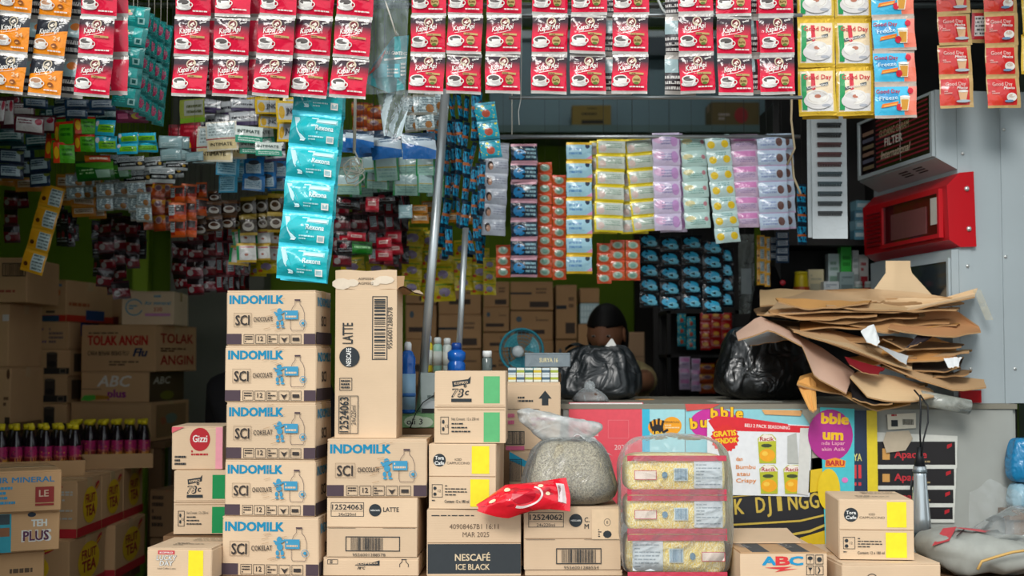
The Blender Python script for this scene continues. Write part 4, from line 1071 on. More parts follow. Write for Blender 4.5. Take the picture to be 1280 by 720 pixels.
NICE = dict(maroonpad='maroon and white pad pack', navypad='navy pad pack with white label', bluegrey='blue-grey pad pack', dkteal='dark teal pad pack', greenpad='bright green and red pad strip',
    cyangreen='cyan and green pad strip', orangered='small orange-red sachet', greenlong='long green pack', blackwhite='white pack with a black band', greycard='grey-teal card pack', redyellow='red pack with yellow corner',
    beigecard='beige lettered pack', greencard='green and white lettered pack', ltblue='light blue printed pack', bluecard='blue pack with white label', yellowcard='yellow-edged card pack', olivecard='olive card pack',
    greycard2='grey and purple card pack', yellowstrip='amber sachet strip with pale labels', silver='silvery crinkled sachet strip', tanpack='tan seasoning strip', spice='orange-brown spice strip', spicered='red-orange spice strip',
    coffeecup='black coffee strip with white cups', goldcup='black and gold coffee strip with cups', dkred='dark red coffee strip', dkredb='dark red coffee strip showing its backs', blackpack='black glossy sachet strip', whitegd='white creamer strip with green edge',
    greenpk='small green sachet', redpk='crimson sachet strip', yellowpk='yellow snack sachet strip', padgreen='pale green pad strip', padblue='blue and white pad pack', blueedge='blue sachet strip seen edge-on',
    brightpk='bright blue and yellow sachet strip', face='pale grey sachet strip with portrait', navycyan='navy and cyan sachet strip with pink seals', orangesm='small orange sachet strip', pinkcyan='pink and cyan strip with yellow seals',
    yellowwh='white and yellow detergent strip', lilac='lilac detergent strip', mint='mint detergent strip', mintyellow='mint strip with yellow dots', pinklilac='pink-lilac detergent strip', bluelilac='pale blue detergent strip with brown discs',
    darkcyan='black and cyan sachet strip', redshelf='red snack sachet strip')
EXTRA = random.Random(21)
def H(key, D, items, where, rows=None, name='sachet_strip', cat='sachets', yaw=0, hang=True, topz=None, wob=1.0):
    "items: (x centre, y top, width, height, count[, lean])"
    for it in items:
        x, y, w, h, n = it[:5]; ln = it[5] if len(it) > 5 else 0
        left = x < 600 and key != 'yellowstrip'
        more = left and EXTRA.random() < .62
        many = len(items) > 1
        strip(key, x, y, w, h, n, D, f'{NICE[key]} {where}', f'{NICE[key]}s {where}' if many else None, ln, yaw, name, cat, hang, wob=wob, topz=topz, jit=1.0 if left else 0.0)
        if more:
            strip(key, x + EXTRA.choice((-1, 1)) * w * EXTRA.uniform(.3, .6), y + EXTRA.uniform(-8, 6), w, h, n, D + .10, f'{NICE[key]} hung deeper, {where}', f'{NICE[key]}s hung deeper, {where}', ln, yaw, name, cat, hang, wob=wob, jit=1.4)

# upper left: pads and hygiene packs
up = 'in the crowded upper rows of the shop'
H('maroonpad', 4.0, [(1, 122, 16, 36, 1), (38, 145, 33, 21, 1)], 'beside the navy packs', name='pad_pack', cat='pad pack')
H('maroonpad', 4.2, [(28, 128, 30, 16, 1)], 'behind the blue-grey packs', name='pad_pack', cat='pad pack')
H('bluegrey', 4.0, [(45, 123, 34, 14, 1), (96, 124, 32, 13, 2), (128, 124, 32, 14, 1)], 'under the orange coffee sachets', name='pad_pack', cat='pad pack')
H('dkteal', 4.2, [(14, 160, 32, 22, 1), (50, 166, 34, 20, 1), (134, 136, 30, 16, 1), (72, 132, 26, 20, 1)], 'among the navy packs', name='pad_pack', cat='pad pack')
H('navypad', 4.2, [(15, 186, 32, 20, 2), (50, 196, 29, 20, 2)], 'above the tan seasoning strips', name='pad_pack', cat='pad pack')
H('greenpad', 4.0, [(80, 152, 27, 27, 2), (106, 146, 27, 23, 2)], 'hanging beside the cyan strips', name='pad_strip', cat='pad strip')
H('cyangreen', 4.0, [(133, 150, 28, 21, 2), (160, 166, 28, 14, 2), (182, 166, 32, 13, 2)], 'below the teal soap bundle', name='pad_strip', cat='pad strip')
H('orangered', 4.0, [(122, 194, 32, 9, 1)], 'below the green pad strip', name='sachet_strip')
H('greenlong', 4.2, [(118, 200, 44, 24, 1), (148, 204, 34, 20, 1)], 'below the cyan strips', name='pad_pack', cat='pad pack')
H('blackwhite', 4.2, [(163, 196, 34, 16, 1), (172, 212, 32, 17, 1), (203, 210, 32, 18, 1), (192, 196, 26, 18, 1), (222, 200, 30, 14, 1)], 'below the grey-teal cards', name='soap_pack', cat='soap')
H('greycard', 4.0, [(214, 170, 30, 16, 2), (243, 190, 26, 14, 1)], 'beside the red and yellow pack', name='soap_pack', cat='soap')
H('redyellow', 4.2, [(240, 152, 30, 38, 1)], 'behind the beige lettered pack', name='soap_pack', cat='soap')
H('beigecard', 4.0, [(270, 158, 44, 44, 1), (276, 152, 42, 40, 1)], 'over the light blue packs', name='soap_pack', cat='soap')
H('greencard', 4.0, [(312, 158, 30, 19, 1), (318, 175, 36, 17, 1), (336, 178, 30, 16, 1)], 'beside the beige lettered pack', name='soap_pack', cat='soap')
H('ltblue', 4.2, [(286, 196, 28, 24, 2), (298, 186, 20, 20, 2)], 'below the beige lettered pack', name='soap_pack', cat='soap')
H('bluecard', 4.2, [(318, 198, 28, 21, 2), (334, 196, 26, 20, 2)], 'beside the light blue packs', name='soap_pack', cat='soap')
H('yellowcard', 4.0, [(334, 123, 28, 18, 1), (336, 144, 26, 17, 1), (358, 126, 26, 26, 1), (359, 152, 24, 25, 1)], 'left of the turquoise strip', name='soap_pack', cat='soap')
H('olivecard', 4.0, [(240, 124, 34, 28, 1)], 'under the red coffee sachets', name='soap_pack', cat='soap')
H('greycard2', 4.0, [(262, 126, 30, 12, 1), (286, 126, 34, 18, 2), (304, 124, 32, 16, 2), (270, 144, 28, 14, 1), (282, 150, 30, 16, 1), (344, 178, 30, 12, 2)], 'between olive and yellow cards', name='soap_pack', cat='soap')
H('padblue', 4.0, [(450, 164, 38, 22, 1), (482, 168, 40, 30, 1), (523, 166, 40, 32, 1), (430, 162, 28, 30, 1)], 'below the clear plastic wrapper', name='pad_pack', cat='pad pack')
H('padgreen', 4.2, [(482, 192, 30, 32, 1, 0), (472, 216, 30, 20, 1), (508, 194, 32, 25, 2), (532, 194, 24, 25, 2), (545, 186, 22, 30, 2), (435, 196, 34, 24, 2)], 'left of the leaning pole', name='pad_strip', cat='pad strip')
H('spice', 4.4, [(450, 128, 20, 16, 3), (468, 132, 18, 16, 2)], 'behind the hooked cord', topz=None)
H('blueedge', 4.2, [(561, 118, 12, 34, 6), (573, 116, 11, 34, 5), (584, 120, 12, 34, 6), (594, 116, 10, 32, 6), (548, 118, 12, 32, 4), (604, 140, 9, 32, 4), (540, 116, 12, 30, 3)], 'right of the leaning pole', yaw=48, wob=2.5)
H('brightpk', 4.0, [(606, 128, 26, 24, 3, 3)], 'beside the bare ledge')
H('silver', 4.0, [(530, 118, 26, 24, 2), (515, 120, 20, 22, 2)], 'under the badge coffee strips')

# middle left: spices and coffee
lo = 'in the lower left rows'
H('tanpack', 4.4, [(14, 210, 26, 18, 1), (36, 222, 30, 16, 1), (82, 218, 22, 20, 2), (105, 246, 26, 12, 2), (122, 250, 22, 12, 2), (118, 222, 22, 16, 2)], 'under the navy packs')
H('dkred', 4.6, [(14, 238, 18, 22, 3), (27, 240, 18, 22, 1)], 'against the green wall')
H('yellowstrip', 4.2, [(69, 233, 29, 28, 4, -7.5)], 'leaning before the green wall')
H('blackpack', 4.6, [(80, 262, 10, 22, 2), (88, 266, 10, 22, 2), (72, 258, 10, 18, 1)], 'short and narrow, against the green wall')
H('silver', 4.2, [(94, 218, 24, 16, 2), (131, 228, 22, 19, 2), (151, 226, 22, 19, 2), (170, 226, 22, 20, 2), (180, 240, 18, 18, 2)], 'above the dark coffee strips')
H('spice', 4.2, [(187, 230, 17, 20, 3), (199, 228, 16, 20, 3), (209, 228, 15, 20, 3)], 'beside the silvery strips')
H('spicered', 4.2, [(222, 232, 20, 22, 3), (237, 230, 18, 22, 3), (252, 228, 16, 20, 2)], 'beside the orange-brown strips')
H('coffeecup', 4.2, [(250, 258, 19, 18, 2), (268, 252, 19, 18, 2), (286, 250, 20, 18, 2), (268, 238, 18, 15, 1)], 'below the light blue packs')
H('goldcup', 4.2, [(310, 246, 20, 24, 2), (328, 244, 20, 24, 2), (345, 242, 20, 24, 2)], 'beside the black coffee strips')
H('dkred', 4.6, [(133, 272, 19, 22, 4), (150, 270, 20, 21, 5), (166, 272, 16, 22, 3)], 'in front of the green wall', wob=2.6)
H('blackpack', 4.6, [(122, 276, 14, 24, 3), (176, 276, 18, 24, 2)], 'beside the dark red strips', wob=2.6)
H('dkred', 4.4, [(244, 282, 20, 22, 4), (262, 280, 20, 22, 4), (230, 302, 14, 20, 3)], 'below the black coffee strips', wob=2.6)
H('dkredb', 4.4, [(277, 280, 16, 22, 4), (292, 280, 16, 22, 4), (306, 300, 16, 22, 3)], 'below the black and gold strips', wob=2.6)
H('whitegd', 4.2, [(308, 283, 22, 22, 2), (328, 286, 18, 20, 2), (344, 284, 18, 22, 2)], 'left of the turquoise strip')
H('yellowpk', 4.4, [(333, 322, 26, 18, 1), (322, 330, 24, 16, 1)], 'low beside the turquoise strip')
H('dkred', 4.4, [(428, 246, 22, 22, 4), (448, 244, 22, 22, 3)], 'right of the turquoise strip', wob=2.6)
H('dkredb', 4.4, [(470, 246, 20, 22, 4), (490, 248, 20, 22, 4)], 'right of the turquoise strip', wob=2.6)
H('redpk', 4.2, [(480, 296, 22, 16, 2), (446, 290, 24, 12, 1), (466, 246, 18, 20, 1)], 'above the tall carton')
H('greenpk', 4.2, [(453, 302, 26, 16, 1)], 'above the tall carton')
H('blackpack', 4.2, [(432, 300, 22, 18, 1), (436, 246, 26, 14, 1), (480, 240, 26, 14, 1)], 'above the tall carton')
H('yellowpk', 4.6, [(515, 284, 26, 22, 4), (536, 290, 20, 22, 4)], 'between the tall carton and the long pole')
H('yellowpk', 4.6, [(555, 288, 24, 22, 4)], 'between the two poles')
H('yellowpk', 4.6, [(578, 300, 24, 22, 3), (600, 310, 24, 20, 3), (612, 322, 16, 16, 3)], 'between the short pole and the portrait strip')
H('yellowpk', 4.6, [(440, 322, 30, 20, 2), (470, 326, 26, 18, 2)], 'just above the tall carton')
H('greycard', 4.2, [(507, 256, 16, 16, 1)], 'above the yellow snack strips', name='soap_pack', cat='soap')
H('tanpack', 4.2, [(525, 256, 22, 12, 2), (568, 266, 24, 12, 1)], 'above the yellow snack strips')
H('blueedge', 4.4, [(556, 270, 12, 26, 2), (598, 240, 12, 30, 3), (586, 290, 16, 30, 1)], 'short, above the yellow snack strips', yaw=40)

# centre: detergent strips on their own visible rod
zc = P(800, 171, DC).z
mb = MB(); mb.tube([(P(596, 171, DC).x, DC, zc), (P(1000, 171, DC).x, DC, zc)], .007, M_STEEL, 8)
o = mb.obj('hanging_rail'); tag(o, 'steel rod carrying the pale detergent strips', 'rail')
for px in (640, 990):
    mb = MB(); q = P(px, 171, DC); mb.tube([(q.x, DC, q.z + .007), (q.x, DC + .02, 2.0), (q.x, DC, 3.1)], .0016, STRING, 5)
    o = mb.obj('hanger_cord'); tag(o, 'thin cord holding up the rod of detergent strips', 'cord', 'cords holding the detergent rod')
H('face', DC, [(622, 178, 30, 20, 6, -1)], 'left of the navy strip', topz=zc)
H('navycyan', DC, [(655, 180, 33, 24.5, 7)], 'in the middle of the detergent rod', topz=zc)
H('orangesm', 4.4, [(681, 203, 18, 13.5, 11)], 'beside the navy strip, longest of its kind')
H('orangesm', 4.4, [(699, 219, 17, 13.5, 10)], 'beside the pink and cyan strip, the shorter of two')
H('orangesm', 4.4, [(755, 304, 18, 13, 4), (772, 300, 18, 13, 4), (791, 300, 18, 13, 4)], 'under the white and yellow strips')
H('orangesm', 4.4, [(629, 306, 18, 14, 3)], 'under the portrait strip')
H('pinkcyan', DC, [(724, 178, 32, 24.2, 7)], 'beside the orange strips', topz=zc, wob=.4)
H('yellowwh', DC, [(764, 174, 36, 20, 6, -.6), (797, 173, 34, 20, 6, 1.8)], 'beside the pink and cyan strip', topz=zc, wob=.5)
H('yellowwh', DC + .06, [(754, 176, 34, 20, 6, 0), (790, 176, 34, 20, 6, .5)], 'in the second layer', hang=False, wob=.7)
H('lilac', DC, [(832, 166, 34, 21, 6, .5)], 'between white-yellow and mint strips', topz=zc, wob=.5)
H('lilac', DC + .05, [(836, 168, 34, 21, 6, 1)], 'in the second layer', hang=False, wob=.8)
H('mint', DC, [(866, 169, 32, 20, 6, 1)], 'between the lilac and yellow-dotted strips', topz=zc, wob=.5)
H('mintyellow', DC, [(896, 169, 31, 19.8, 7, 2)], 'beside the mint strip', topz=zc, wob=.5)
H('pinklilac', DC, [(930, 168, 34, 20, 6, .6)], 'beside the yellow-dotted strip', topz=zc, wob=.5)
H('bluelilac', DC, [(964, 168, 36, 20.5, 6, .6)], 'at the end of the detergent rod', topz=zc, wob=.5)
H('bluelilac', DC + .05, [(974, 167, 34, 20.5, 6, .6)], 'in the second layer', hang=False, wob=.8)
H('darkcyan', 4.6, [(812, 292, 25, 19, 5), (838, 296, 26, 19, 5), (865, 294, 26, 19, 5), (891, 300, 26, 19, 5), (908, 310, 18, 19, 4)], 'under the pale detergent strips')

# ------------------------------------------------------------------ stock in the dim left half
CD = card('#c79f74')
def t_(b, x, y, h, col, w=None, bold=.02, **k): return lambda p, W, H: p.text(b, x * W, y * H, h * H, mat(col), w=(w * W if w else None), bold=bold, **k)
def multi(*fs):
    def fn(p, w, h):
        for f in fs: f(p, w, h)
    return fn
def rc(x0, y0, x1, y1, col): return lambda p, w, h: p.rect(x0 * w, y0 * h, x1 * w, y1 * h, mat(col))
def ln_(x0, y0, x1, y1, n, col, seed=1): return lambda p, w, h: p.lines(x0 * w, y0 * h, x1 * w, y1 * h, n, mat(col), seed)
def el(cx, cy, rx, ry, col): return lambda p, w, h: p.ell(cx * w, cy * h, rx * w, ry * h, mat(col), 20)

def shelf_under(l, r, b, D, depth, label, planks=3):
    p, q = P(l, b, D), P(r, b, D)
    return bench('wooden_stand', label, p.x, q.x, D + .01, D + depth - .01, p.z - .001, planks)

# column with jelly drink cartons
cincau = multi(t_('Cap Panda', .12, .82, .11, '#4a3a2c', .28), t_('CINCAU', .10, .50, .22, '#3a2e26', .36, .01), rc(0, .06, 1, .30, '#2b2622'), rc(.62, .28, .80, .86, '#3a2f28'), el(.71, .86, .09, .05, '#54483c'), el(.71, .45, .07, .12, '#211a16'), t_('300ml', .46, .13, .1, '#8a7a66', .12), lambda p, w, h: p.frame(.84 * w, .09 * h, .95 * w, .27 * h, .002, mat('#8a7a66')))
side_dk = multi(rc(.1, .15, .7, .85, '#5a4632'), el(.5, .6, .12, .1, '#b9b0a4'))
T = None
zb = None
for b, t, l, r, lab in ((539, 505, 8, 83, 'jelly drink carton at the bottom of its column, behind the tea bottles'), (505, 470, 9, 84, 'jelly drink carton in the middle of its column'), (470, 437, 11, 87, 'jelly drink carton under the blue-cornered carton')):
    T = carton('drink_carton', lab, l, r, t, b, 5.2, .42, -3, zb, CD, Fd=cincau, Rd=side_dk, group='jelly drink cartons'); zb = T['top'] + .001
T = carton('carton', 'carton with a dark blue corner on top of the jelly drink cartons', 12, 94, 402, 0, 5.2, .40, -3, zb, CD, Fd=multi(lambda p, w, h: p.poly([(.0, .95 * h), (.38 * w, .95 * h), (.30 * w, .45 * h), (0, .38 * h)], mat('#232f5e')), ln_(.38, .2, .68, .8, 4, '#6b5474'), ln_(.7, .2, .92, .8, 4, '#6a5a58', 4)), Rd=rc(.3, .5, .8, 1, '#2a3a7a'))
T = carton('snack_carton', 'carton with orange-red lettering and red base band', 33, 91, 350, 0, 5.2, .40, -9, T['top'] + .001, CD, Fd=multi(rc(0, 0, 1, .15, '#c2301c'), rc(.42, 0, .85, .14, '#2a4a66'), t_('Nabati', .10, .56, .2, '#c9541e', .40, .03, shear=.2), t_('SIP', .66, .5, .28, '#c9642a', .2), rc(.55, .2, .75, .26, '#5a4a3a'), rc(.80, .84, .9, .9, '#5a7a8a'), lambda p, w, h: p.rect(.12 * w, .86 * h, .40 * w, 1 * h, mat('#a02418'))), Rd=multi(rc(0, 0, 1, .16, '#c2301c'), rc(.4, .05, .8, .3, '#24457a'), ln_(.05, .35, .6, .5, 1, '#b05a2a')))
# column with cold medicine carton
T = carton('carton', 'wide plain carton at the foot of the medicine carton column', 86, 190, 503, 552, 5.2, .40, -7, None, CD, Rd=multi(rc(.12, .08, .9, .92, '#8a6a48'), el(.5, .55, .16, .14, '#6a7a70'), el(.3, .5, .08, .1, '#9a5a3a')))
T2 = carton('condiment_carton', 'carton with white bold letters and a green leaf under the medicine carton', 107, 195, 465, 0, 5.2, .36, -7, T['top'] + .001, CD, Fd=multi(t_('ABC', .24, .52, .36, '#d9d4c8', .50, .03, shear=.25), t_('plus', .40, .16, .26, '#8a2f7a', .26, .05), rc(.0, .42, .30, .44, '#4a3624'), lambda p, w, h: p.poly([(-.0 * w, .06 * h), (.05 * w, .22 * h), (.20 * w, .24 * h), (.26 * w, .10 * h), (.12 * w, .03 * h)], mat('#4fae3a')), lambda p, w, h: p.poly([(.22 * w, .08 * h), (.22 * w, .24 * h), (.42 * w, .2 * h), (.42 * w, .1 * h)], mat('#a8741c'))), Rd=multi(rc(0, 0, 1, 1, '#4a3826'), t_('ABC', .1, .6, .24, '#c9c4b8', .5, .02, shear=.2), el(.5, .2, .2, .15, '#6a6a20')))
T3 = carton('medicine_carton', 'carton with red and black flu remedy lettering', 106, 203, 406, 0, 5.2, .42, -8, T2['top'] + .001, CD, Fd=multi(t_('TOLAK ANGIN', .09, .57, .20, '#b81f1a', .80, .035), t_('Flu', .70, .33, .17, '#1c2f52', .19, .05, shear=.3), t_('CARA BENAR BEBAS FLU', .09, .35, .09, '#3a2c22', .55, .02), ln_(.38, .12, .90, .24, 2, '#5a4634'), ln_(.1, .80, .62, .85, 1, '#4a3828')), Rd=multi(t_('TOLAK', .1, .62, .2, '#a8201a', .8, .03), t_('ANGIN', .1, .15, .2, '#a8201a', .8, .03), ln_(.1, .42, .9, .52, 2, '#5a3a28')))
T4 = carton('water_carton', 'pale carton with cyan circle and pink line on the medicine carton', 158, 222, 364, 0, 5.24, .30, 3, T3['top'] + .001, card('#e0c8a6'), Fd=multi(lambda p, w, h: p.ring(.24 * w, .52 * h, .17 * w, .25 * h, .004, mat('#2f9bc0'), 20, .4, 5.9), ln_(.14, .45, .34, .6, 2, '#2f9bc0'), ln_(.62, .8, .92, .9, 1, '#2f9bc0', 3), t_('Air mineral', .44, .60, .1, '#2f9bc0', .5), t_('330', .62, .40, .12, '#c05a4a', .16), rc(.45, .26, .94, .34, '#d08ac0'), el(.08, .82, .05, .07, '#7fb9c9')))
T5 = carton('carton', 'dim carton with faded blue print behind the pale water carton', 124, 158, 360, 0, 5.62, .25, 0, P(140, 405, 5.62).z, CD, Fd=multi(ln_(.1, .6, .9, .8, 2, '#3a5a7a'), rc(.5, .0, .9, .2, '#7a2a22')))
shelf_under(0, 92, 539, 5.2, .42, 'plank stand under the jelly drink cartons')
shelf_under(96, 205, 552, 5.2, .46, 'plank stand under the medicine carton column')
q = P(141, 405, 5.62); bench('wooden_stand', 'tall plank stand under the dim blue-printed carton', q.x - .06, q.x + .06, 5.66, 5.85, q.z - .001, 2)
# near left edge column
bx = multi(lambda p, w, h: p.frame(.55 * w, .58 * h, .98 * w, .88 * h, .003, mat('#241c16')), lambda p, w, h: p.barcode(.58 * w, .60 * h, .95 * w, .86 * h, mat('#241c16'), 3), ln_(.3, .2, .95, .3, 1, '#9a4a34'), ln_(.1, .4, .5, .5, 1, '#4a3a2a'))
T = carton('carton', 'carton with heavy barcode box at the edge of the opening', -36, 33, 322, 378, 4.75, .34, 0, None, CD, Fd=bx)
T = carton('carton', 'narrow carton with a white tag below the barcode carton', -30, 10, 380, 459, 4.78, .34, 0, None, CD, Fd=multi(rc(.80, .72, 1, .82, '#c9c4bc')), h=P(0, 378, 4.75).z - P(0, 459, 4.78).z - .001)
zt = P(0, 459, 4.78).z
T = carton('carton', 'carton with brown oval print at the foot of the barcode carton', -30, 12, 461, 530, 4.78, .34, 0, None, CD, Fd=multi(el(.93, .88, .05, .09, '#5a3a22'), ln_(.8, .3, 1, .5, 2, '#5a3a22'), rc(.85, .0, 1, .12, '#3a2a1c')), h=zt - P(0, 530, 4.78).z - .001)
shelf_under(-30, 12, 530, 4.78, .34, 'plank stand under the barcode carton', 3)

# row of tea drink cartons running back along the left side
def fruit(p, w, h):
    p.rect(0, 0, w, .16 * h, mat('#b3202a'))
    p.ell(.52 * w, .52 * h, .30 * w, .33 * h, mat('#d9b21c'), 24)
    p.text('FRUIT', .52 * w, .56 * h, .16 * h, mat('#8f1f24'), align='C', w=.40 * w, bold=.05); p.text('TEA', .52 * w, .33 * h, .19 * h, mat('#8f1f24'), align='C', w=.38 * w, bold=.06)
    p.ell(.80 * w, .84 * h, .09 * w, .06 * h, mat('#b3202a'), 12, .4); p.line([(.70 * w, .76 * h), (.86 * w, .86 * h)], .004, mat('#d9b21c'))
def fruit_end(p, w, h):
    p.rect(0, 0, w, .16 * h, mat('#b3202a')); p.ell(.8 * w, .9 * h, .07 * w, .03 * h, RED, 10)
    for i in range(4): p.lines(.66 * w, (.74 - .14 * i) * h, .96 * w, (.83 - .14 * i) * h, 2, mat('#b9b6ac'), i, .7)
FRX = (95 - 640) / F * 4.2
def tea_box(D, py_t, py_b, lab, xr=FRX, depth=.245, wv=.34, front=fruit_end):
    l = 640 + (xr - wv) * F / D; r = 640 + xr * F / D
    return carton('tea_carton', lab, l, r, py_t, py_b, D, depth, 0, None, CD, Fd=front, Rd=fruit, group='tea drink cartons')
names = ['front', 'middle', 'rear']
for i, D in enumerate((4.2, 4.452, 4.704)):
    zt, zb = P(95, 603, 4.2).z, P(95, 675, 4.2).z
    pyt = 449 + (ZC - zt) * F / D; pyb = 449 + (ZC - zb) * F / D
    tea_box(D, pyt, pyb, f'tea drink carton with yellow disc, {names[i]} one of the upper row')
zt = P(95, 675, 4.2).z - .001; zb = P(90, 752, 4.15).z
for i, D in enumerate((4.15, 4.53)):
    pyt = 449 + (ZC - zt) * F / D; pyb = 449 + (ZC - zb) * F / D
    xr = FRX - .008 + .03 * i
    tea_box(D, pyt, pyb, f'tea drink carton with yellow disc, {("front", "rear")[i]} one of the lower row', xr, .36, .34, fruit)
bench('wooden_stand', 'plank stand under the tea drink cartons', FRX - .36, FRX + .02, 4.15, 4.9, zb - .001, 6)
# cartons beside them, set at an angle
T0 = carton('carton', 'carton with turquoise panel and white lettering beneath the mineral water carton', -22, 66, 640, 690, 3.72, .30, 28, None, CD, Fd=multi(rc(.0, .0, .42, .96, '#2f97a8'), rc(.16, .70, .40, .95, '#37454a'), rc(.16, .40, .40, .62, '#8a5a3a'), t_('TEH', .66, .62, .17, '#d9dcd6', .18, .05), t_('PLUS', .55, .25, .28, '#d9d9d2', .34, .06), t_('PLUS', .565, .27, .24, '#5a2a4a', .30, .03), el(.66, .92, .05, .06, '#1c2a3a')))
T1 = carton('water_carton', 'mineral water carton with blue lettering and red square by the tea cartons', -20, 80, 589, 0, 3.70, .28, 26, T0['top'] + .001, CD, Fd=multi(lambda p, w, h: p.ring(.10 * w, .45 * h, .12 * w, .30 * h, .006, mat('#3a8fb8'), 20), t_('AIR MINERAL', .26, .72, .13, '#2f7fb0', .66, .03), ln_(.33, .18, .52, .65, 4, '#2f8fb8'), rc(.72, .22, .92, .60, '#8f2a26'), t_('LE', .76, .36, .16, '#c9a890', .10, .03), rc(.72, .14, .92, .19, '#8f2a26')), tape=True)
T2 = carton('carton', 'plain carton corner beneath the turquoise panel carton', -30, 60, 692, 0, 3.73, .30, 28, ZF - .2, CD, h=T0.location.z - ZF + .2 - .001, Fd=ln_(.6, .5, .95, .8, 3, '#5a4632'))
# dark cartons in the aisle behind the front stack
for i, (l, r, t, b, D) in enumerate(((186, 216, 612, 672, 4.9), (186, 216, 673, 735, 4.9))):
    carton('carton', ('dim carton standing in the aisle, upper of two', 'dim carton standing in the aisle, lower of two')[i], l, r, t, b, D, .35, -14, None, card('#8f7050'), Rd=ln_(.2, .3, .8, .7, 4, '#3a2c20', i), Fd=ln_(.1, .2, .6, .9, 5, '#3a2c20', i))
q = P(201, 736, 4.9); bench('wooden_stand', 'low plank stand under the dim aisle cartons', q.x - .05, q.x + .14, 4.91, 5.24, q.z - .002, 2)
# tea bottles in two cardboard trays
GLASS = mat('#1c0f18', 0.12, 0, .6, 'film_dark'); LBL = print_mat('tea_label', '#a8245e', [('g', .62, .38, '#d0981c'), ('d', '#7a1a50', 5, .58), ('d', '#e0b040', 9, .66), ('t', .1, .3, .9, .6, '#7a1a20', 1)], .3, .5, 0)
CAPM = mat('#d9c41c', 0.4, kind='plastic')
def bottle_parts(h, r):
    b = MB().lathe([(r * .92, 0), (r, .01 * 1), (r, h * .30), (r * .95, h * .33), (r, h * .36), (r, h * .60), (r * .86, h * .70), (r * .5, h * .84), (r * .40, h * .87), (r * .40, h * .93)], GLASS, 16).mesh('bottle_body')
    l = MB()
    N = 16
    l.grid(lambda u, v: (1.012 * r * math.cos(2 * PI * u), 1.012 * r * math.sin(2 * PI * u), h * (.10 + .48 * v)), N, 2, LBL)
    l = l.mesh('label_band')
    c = MB().lathe([(r * .56, h * .915), (r * .56, h * .985), (r * .5, h)], CAPM, 16).mesh('cap')
    return b, l, c
def tray(x0, y0, w, d, z, rows, lab, nm, yaw=0):
    R = thing('bottle_tray', (x0, y0, z), f'shallow cardboard tray of {lab}', 'tray', None, rz=yaw)
    k = .004; hh = .05
    b = MB().box(-w / 2, -d / 2, 0, w / 2, d / 2, k, CD); b.obj('tray_floor', R)
    for (a, c, e, g) in ((-w / 2, -d / 2, w / 2, -d / 2 + k), (-w / 2, d / 2 - k, w / 2, d / 2), (-w / 2, -d / 2 + k, -w / 2 + k, d / 2 - k), (w / 2 - k, -d / 2 + k, w / 2, d / 2 - k)):
        MB().box(a, c, k, e, g, hh, CD).obj('tray_side', R)
    nx, ny = rows
    bm, lm, cm = BP
    for j in range(ny):
        for i in range(nx):
            lx, ly = -w / 2 + .015 + (w - .03) * (i + (.36 if j % 2 else .64)) / nx, -d / 2 + .013 + (d - .026) * (j + .5) / ny
            X = x0 + lx * math.cos(yaw) - ly * math.sin(yaw); Y = y0 + lx * math.sin(yaw) + ly * math.cos(yaw)
            T = thing('tea_bottle', (X, Y, z + k), f'yellow-capped dark tea bottle in {nm}', 'bottle', f'tea bottles in {nm}', rz=RND.uniform(0, 6))
            link('bottle_body', bm, T); link('label_band', lm, T); link('cap', cm, T)
BP = bottle_parts(.158, .0205)
DT = 4.35
zt = P(95, 603, 4.2).z + .002
tray(P(127, 590, 4.55).x, 4.53, .385, .30, zt, (6, 4), 'tea bottles standing on the tea cartons', 'the tray on the tea cartons', .0) if False else None
zt1 = P(95, 603, 4.2).z + .002
tray(P(132, 588, 4.78).x, 4.82, .30, .246, zt1, (6, 5), 'pink-labelled tea bottles, the deeper one', 'the deeper tray', .25)
zt2 = P(95, 603, 4.2).z + .002
tray(P(40, 596, 4.45).x, 4.48, .30, .246, zt2, (6, 5), 'pink-labelled tea bottles, the one above the mineral water carton', 'the tray above the mineral water carton', .35)
# what carries the trays
q = P(132, 588, 4.78); bench('wooden_stand', 'small plank table under the deeper bottle tray', q.x - .06, q.x + .16, 4.955 + .0, 4.985, zt1 - .002, 1) if False else None

# ------------------------------------------------------------------ cartons at the rear wall, centre
rearp = [multi(rc(.25, .30, .75, .46, '#3a2c20'), ln_(.65, .6, .9, .8, 2, '#6a543c', 2)), multi(rc(.1, .2, .8, .34, '#3a2a20'), el(.2, .7, .07, .1, '#4a5a64'), ln_(.6, .62, .9, .8, 2, '#6a543c', 4)),
         multi(rc(.45, .1, .9, .3, '#3a2c22'), rc(.0, .55, .5, .62, '#20262c'), ln_(.6, .55, .85, .8, 2, '#6a5038', 6))]
DB = 5.6
cols = [(507, 546, [470, 424, 380, 340]), (548, 602, [480, 436, 393, 352]), (604, 637, [475, 440, 415, 384, 352]), (638, 692, [462, 425, 388, 352]), (695, 722, [470, 424, 356]), (723, 749, [462, 405])]
zlow = P(640, 482, DB).z
bench('wooden_stand', 'long plank stand under the rear wall cartons', P(505, 480, DB).x, P(752, 480, DB).x, DB, DB + .36, zlow - .001, 4)
k = 0
ord_ = ['bottom', 'second', 'third', 'top', 'top']
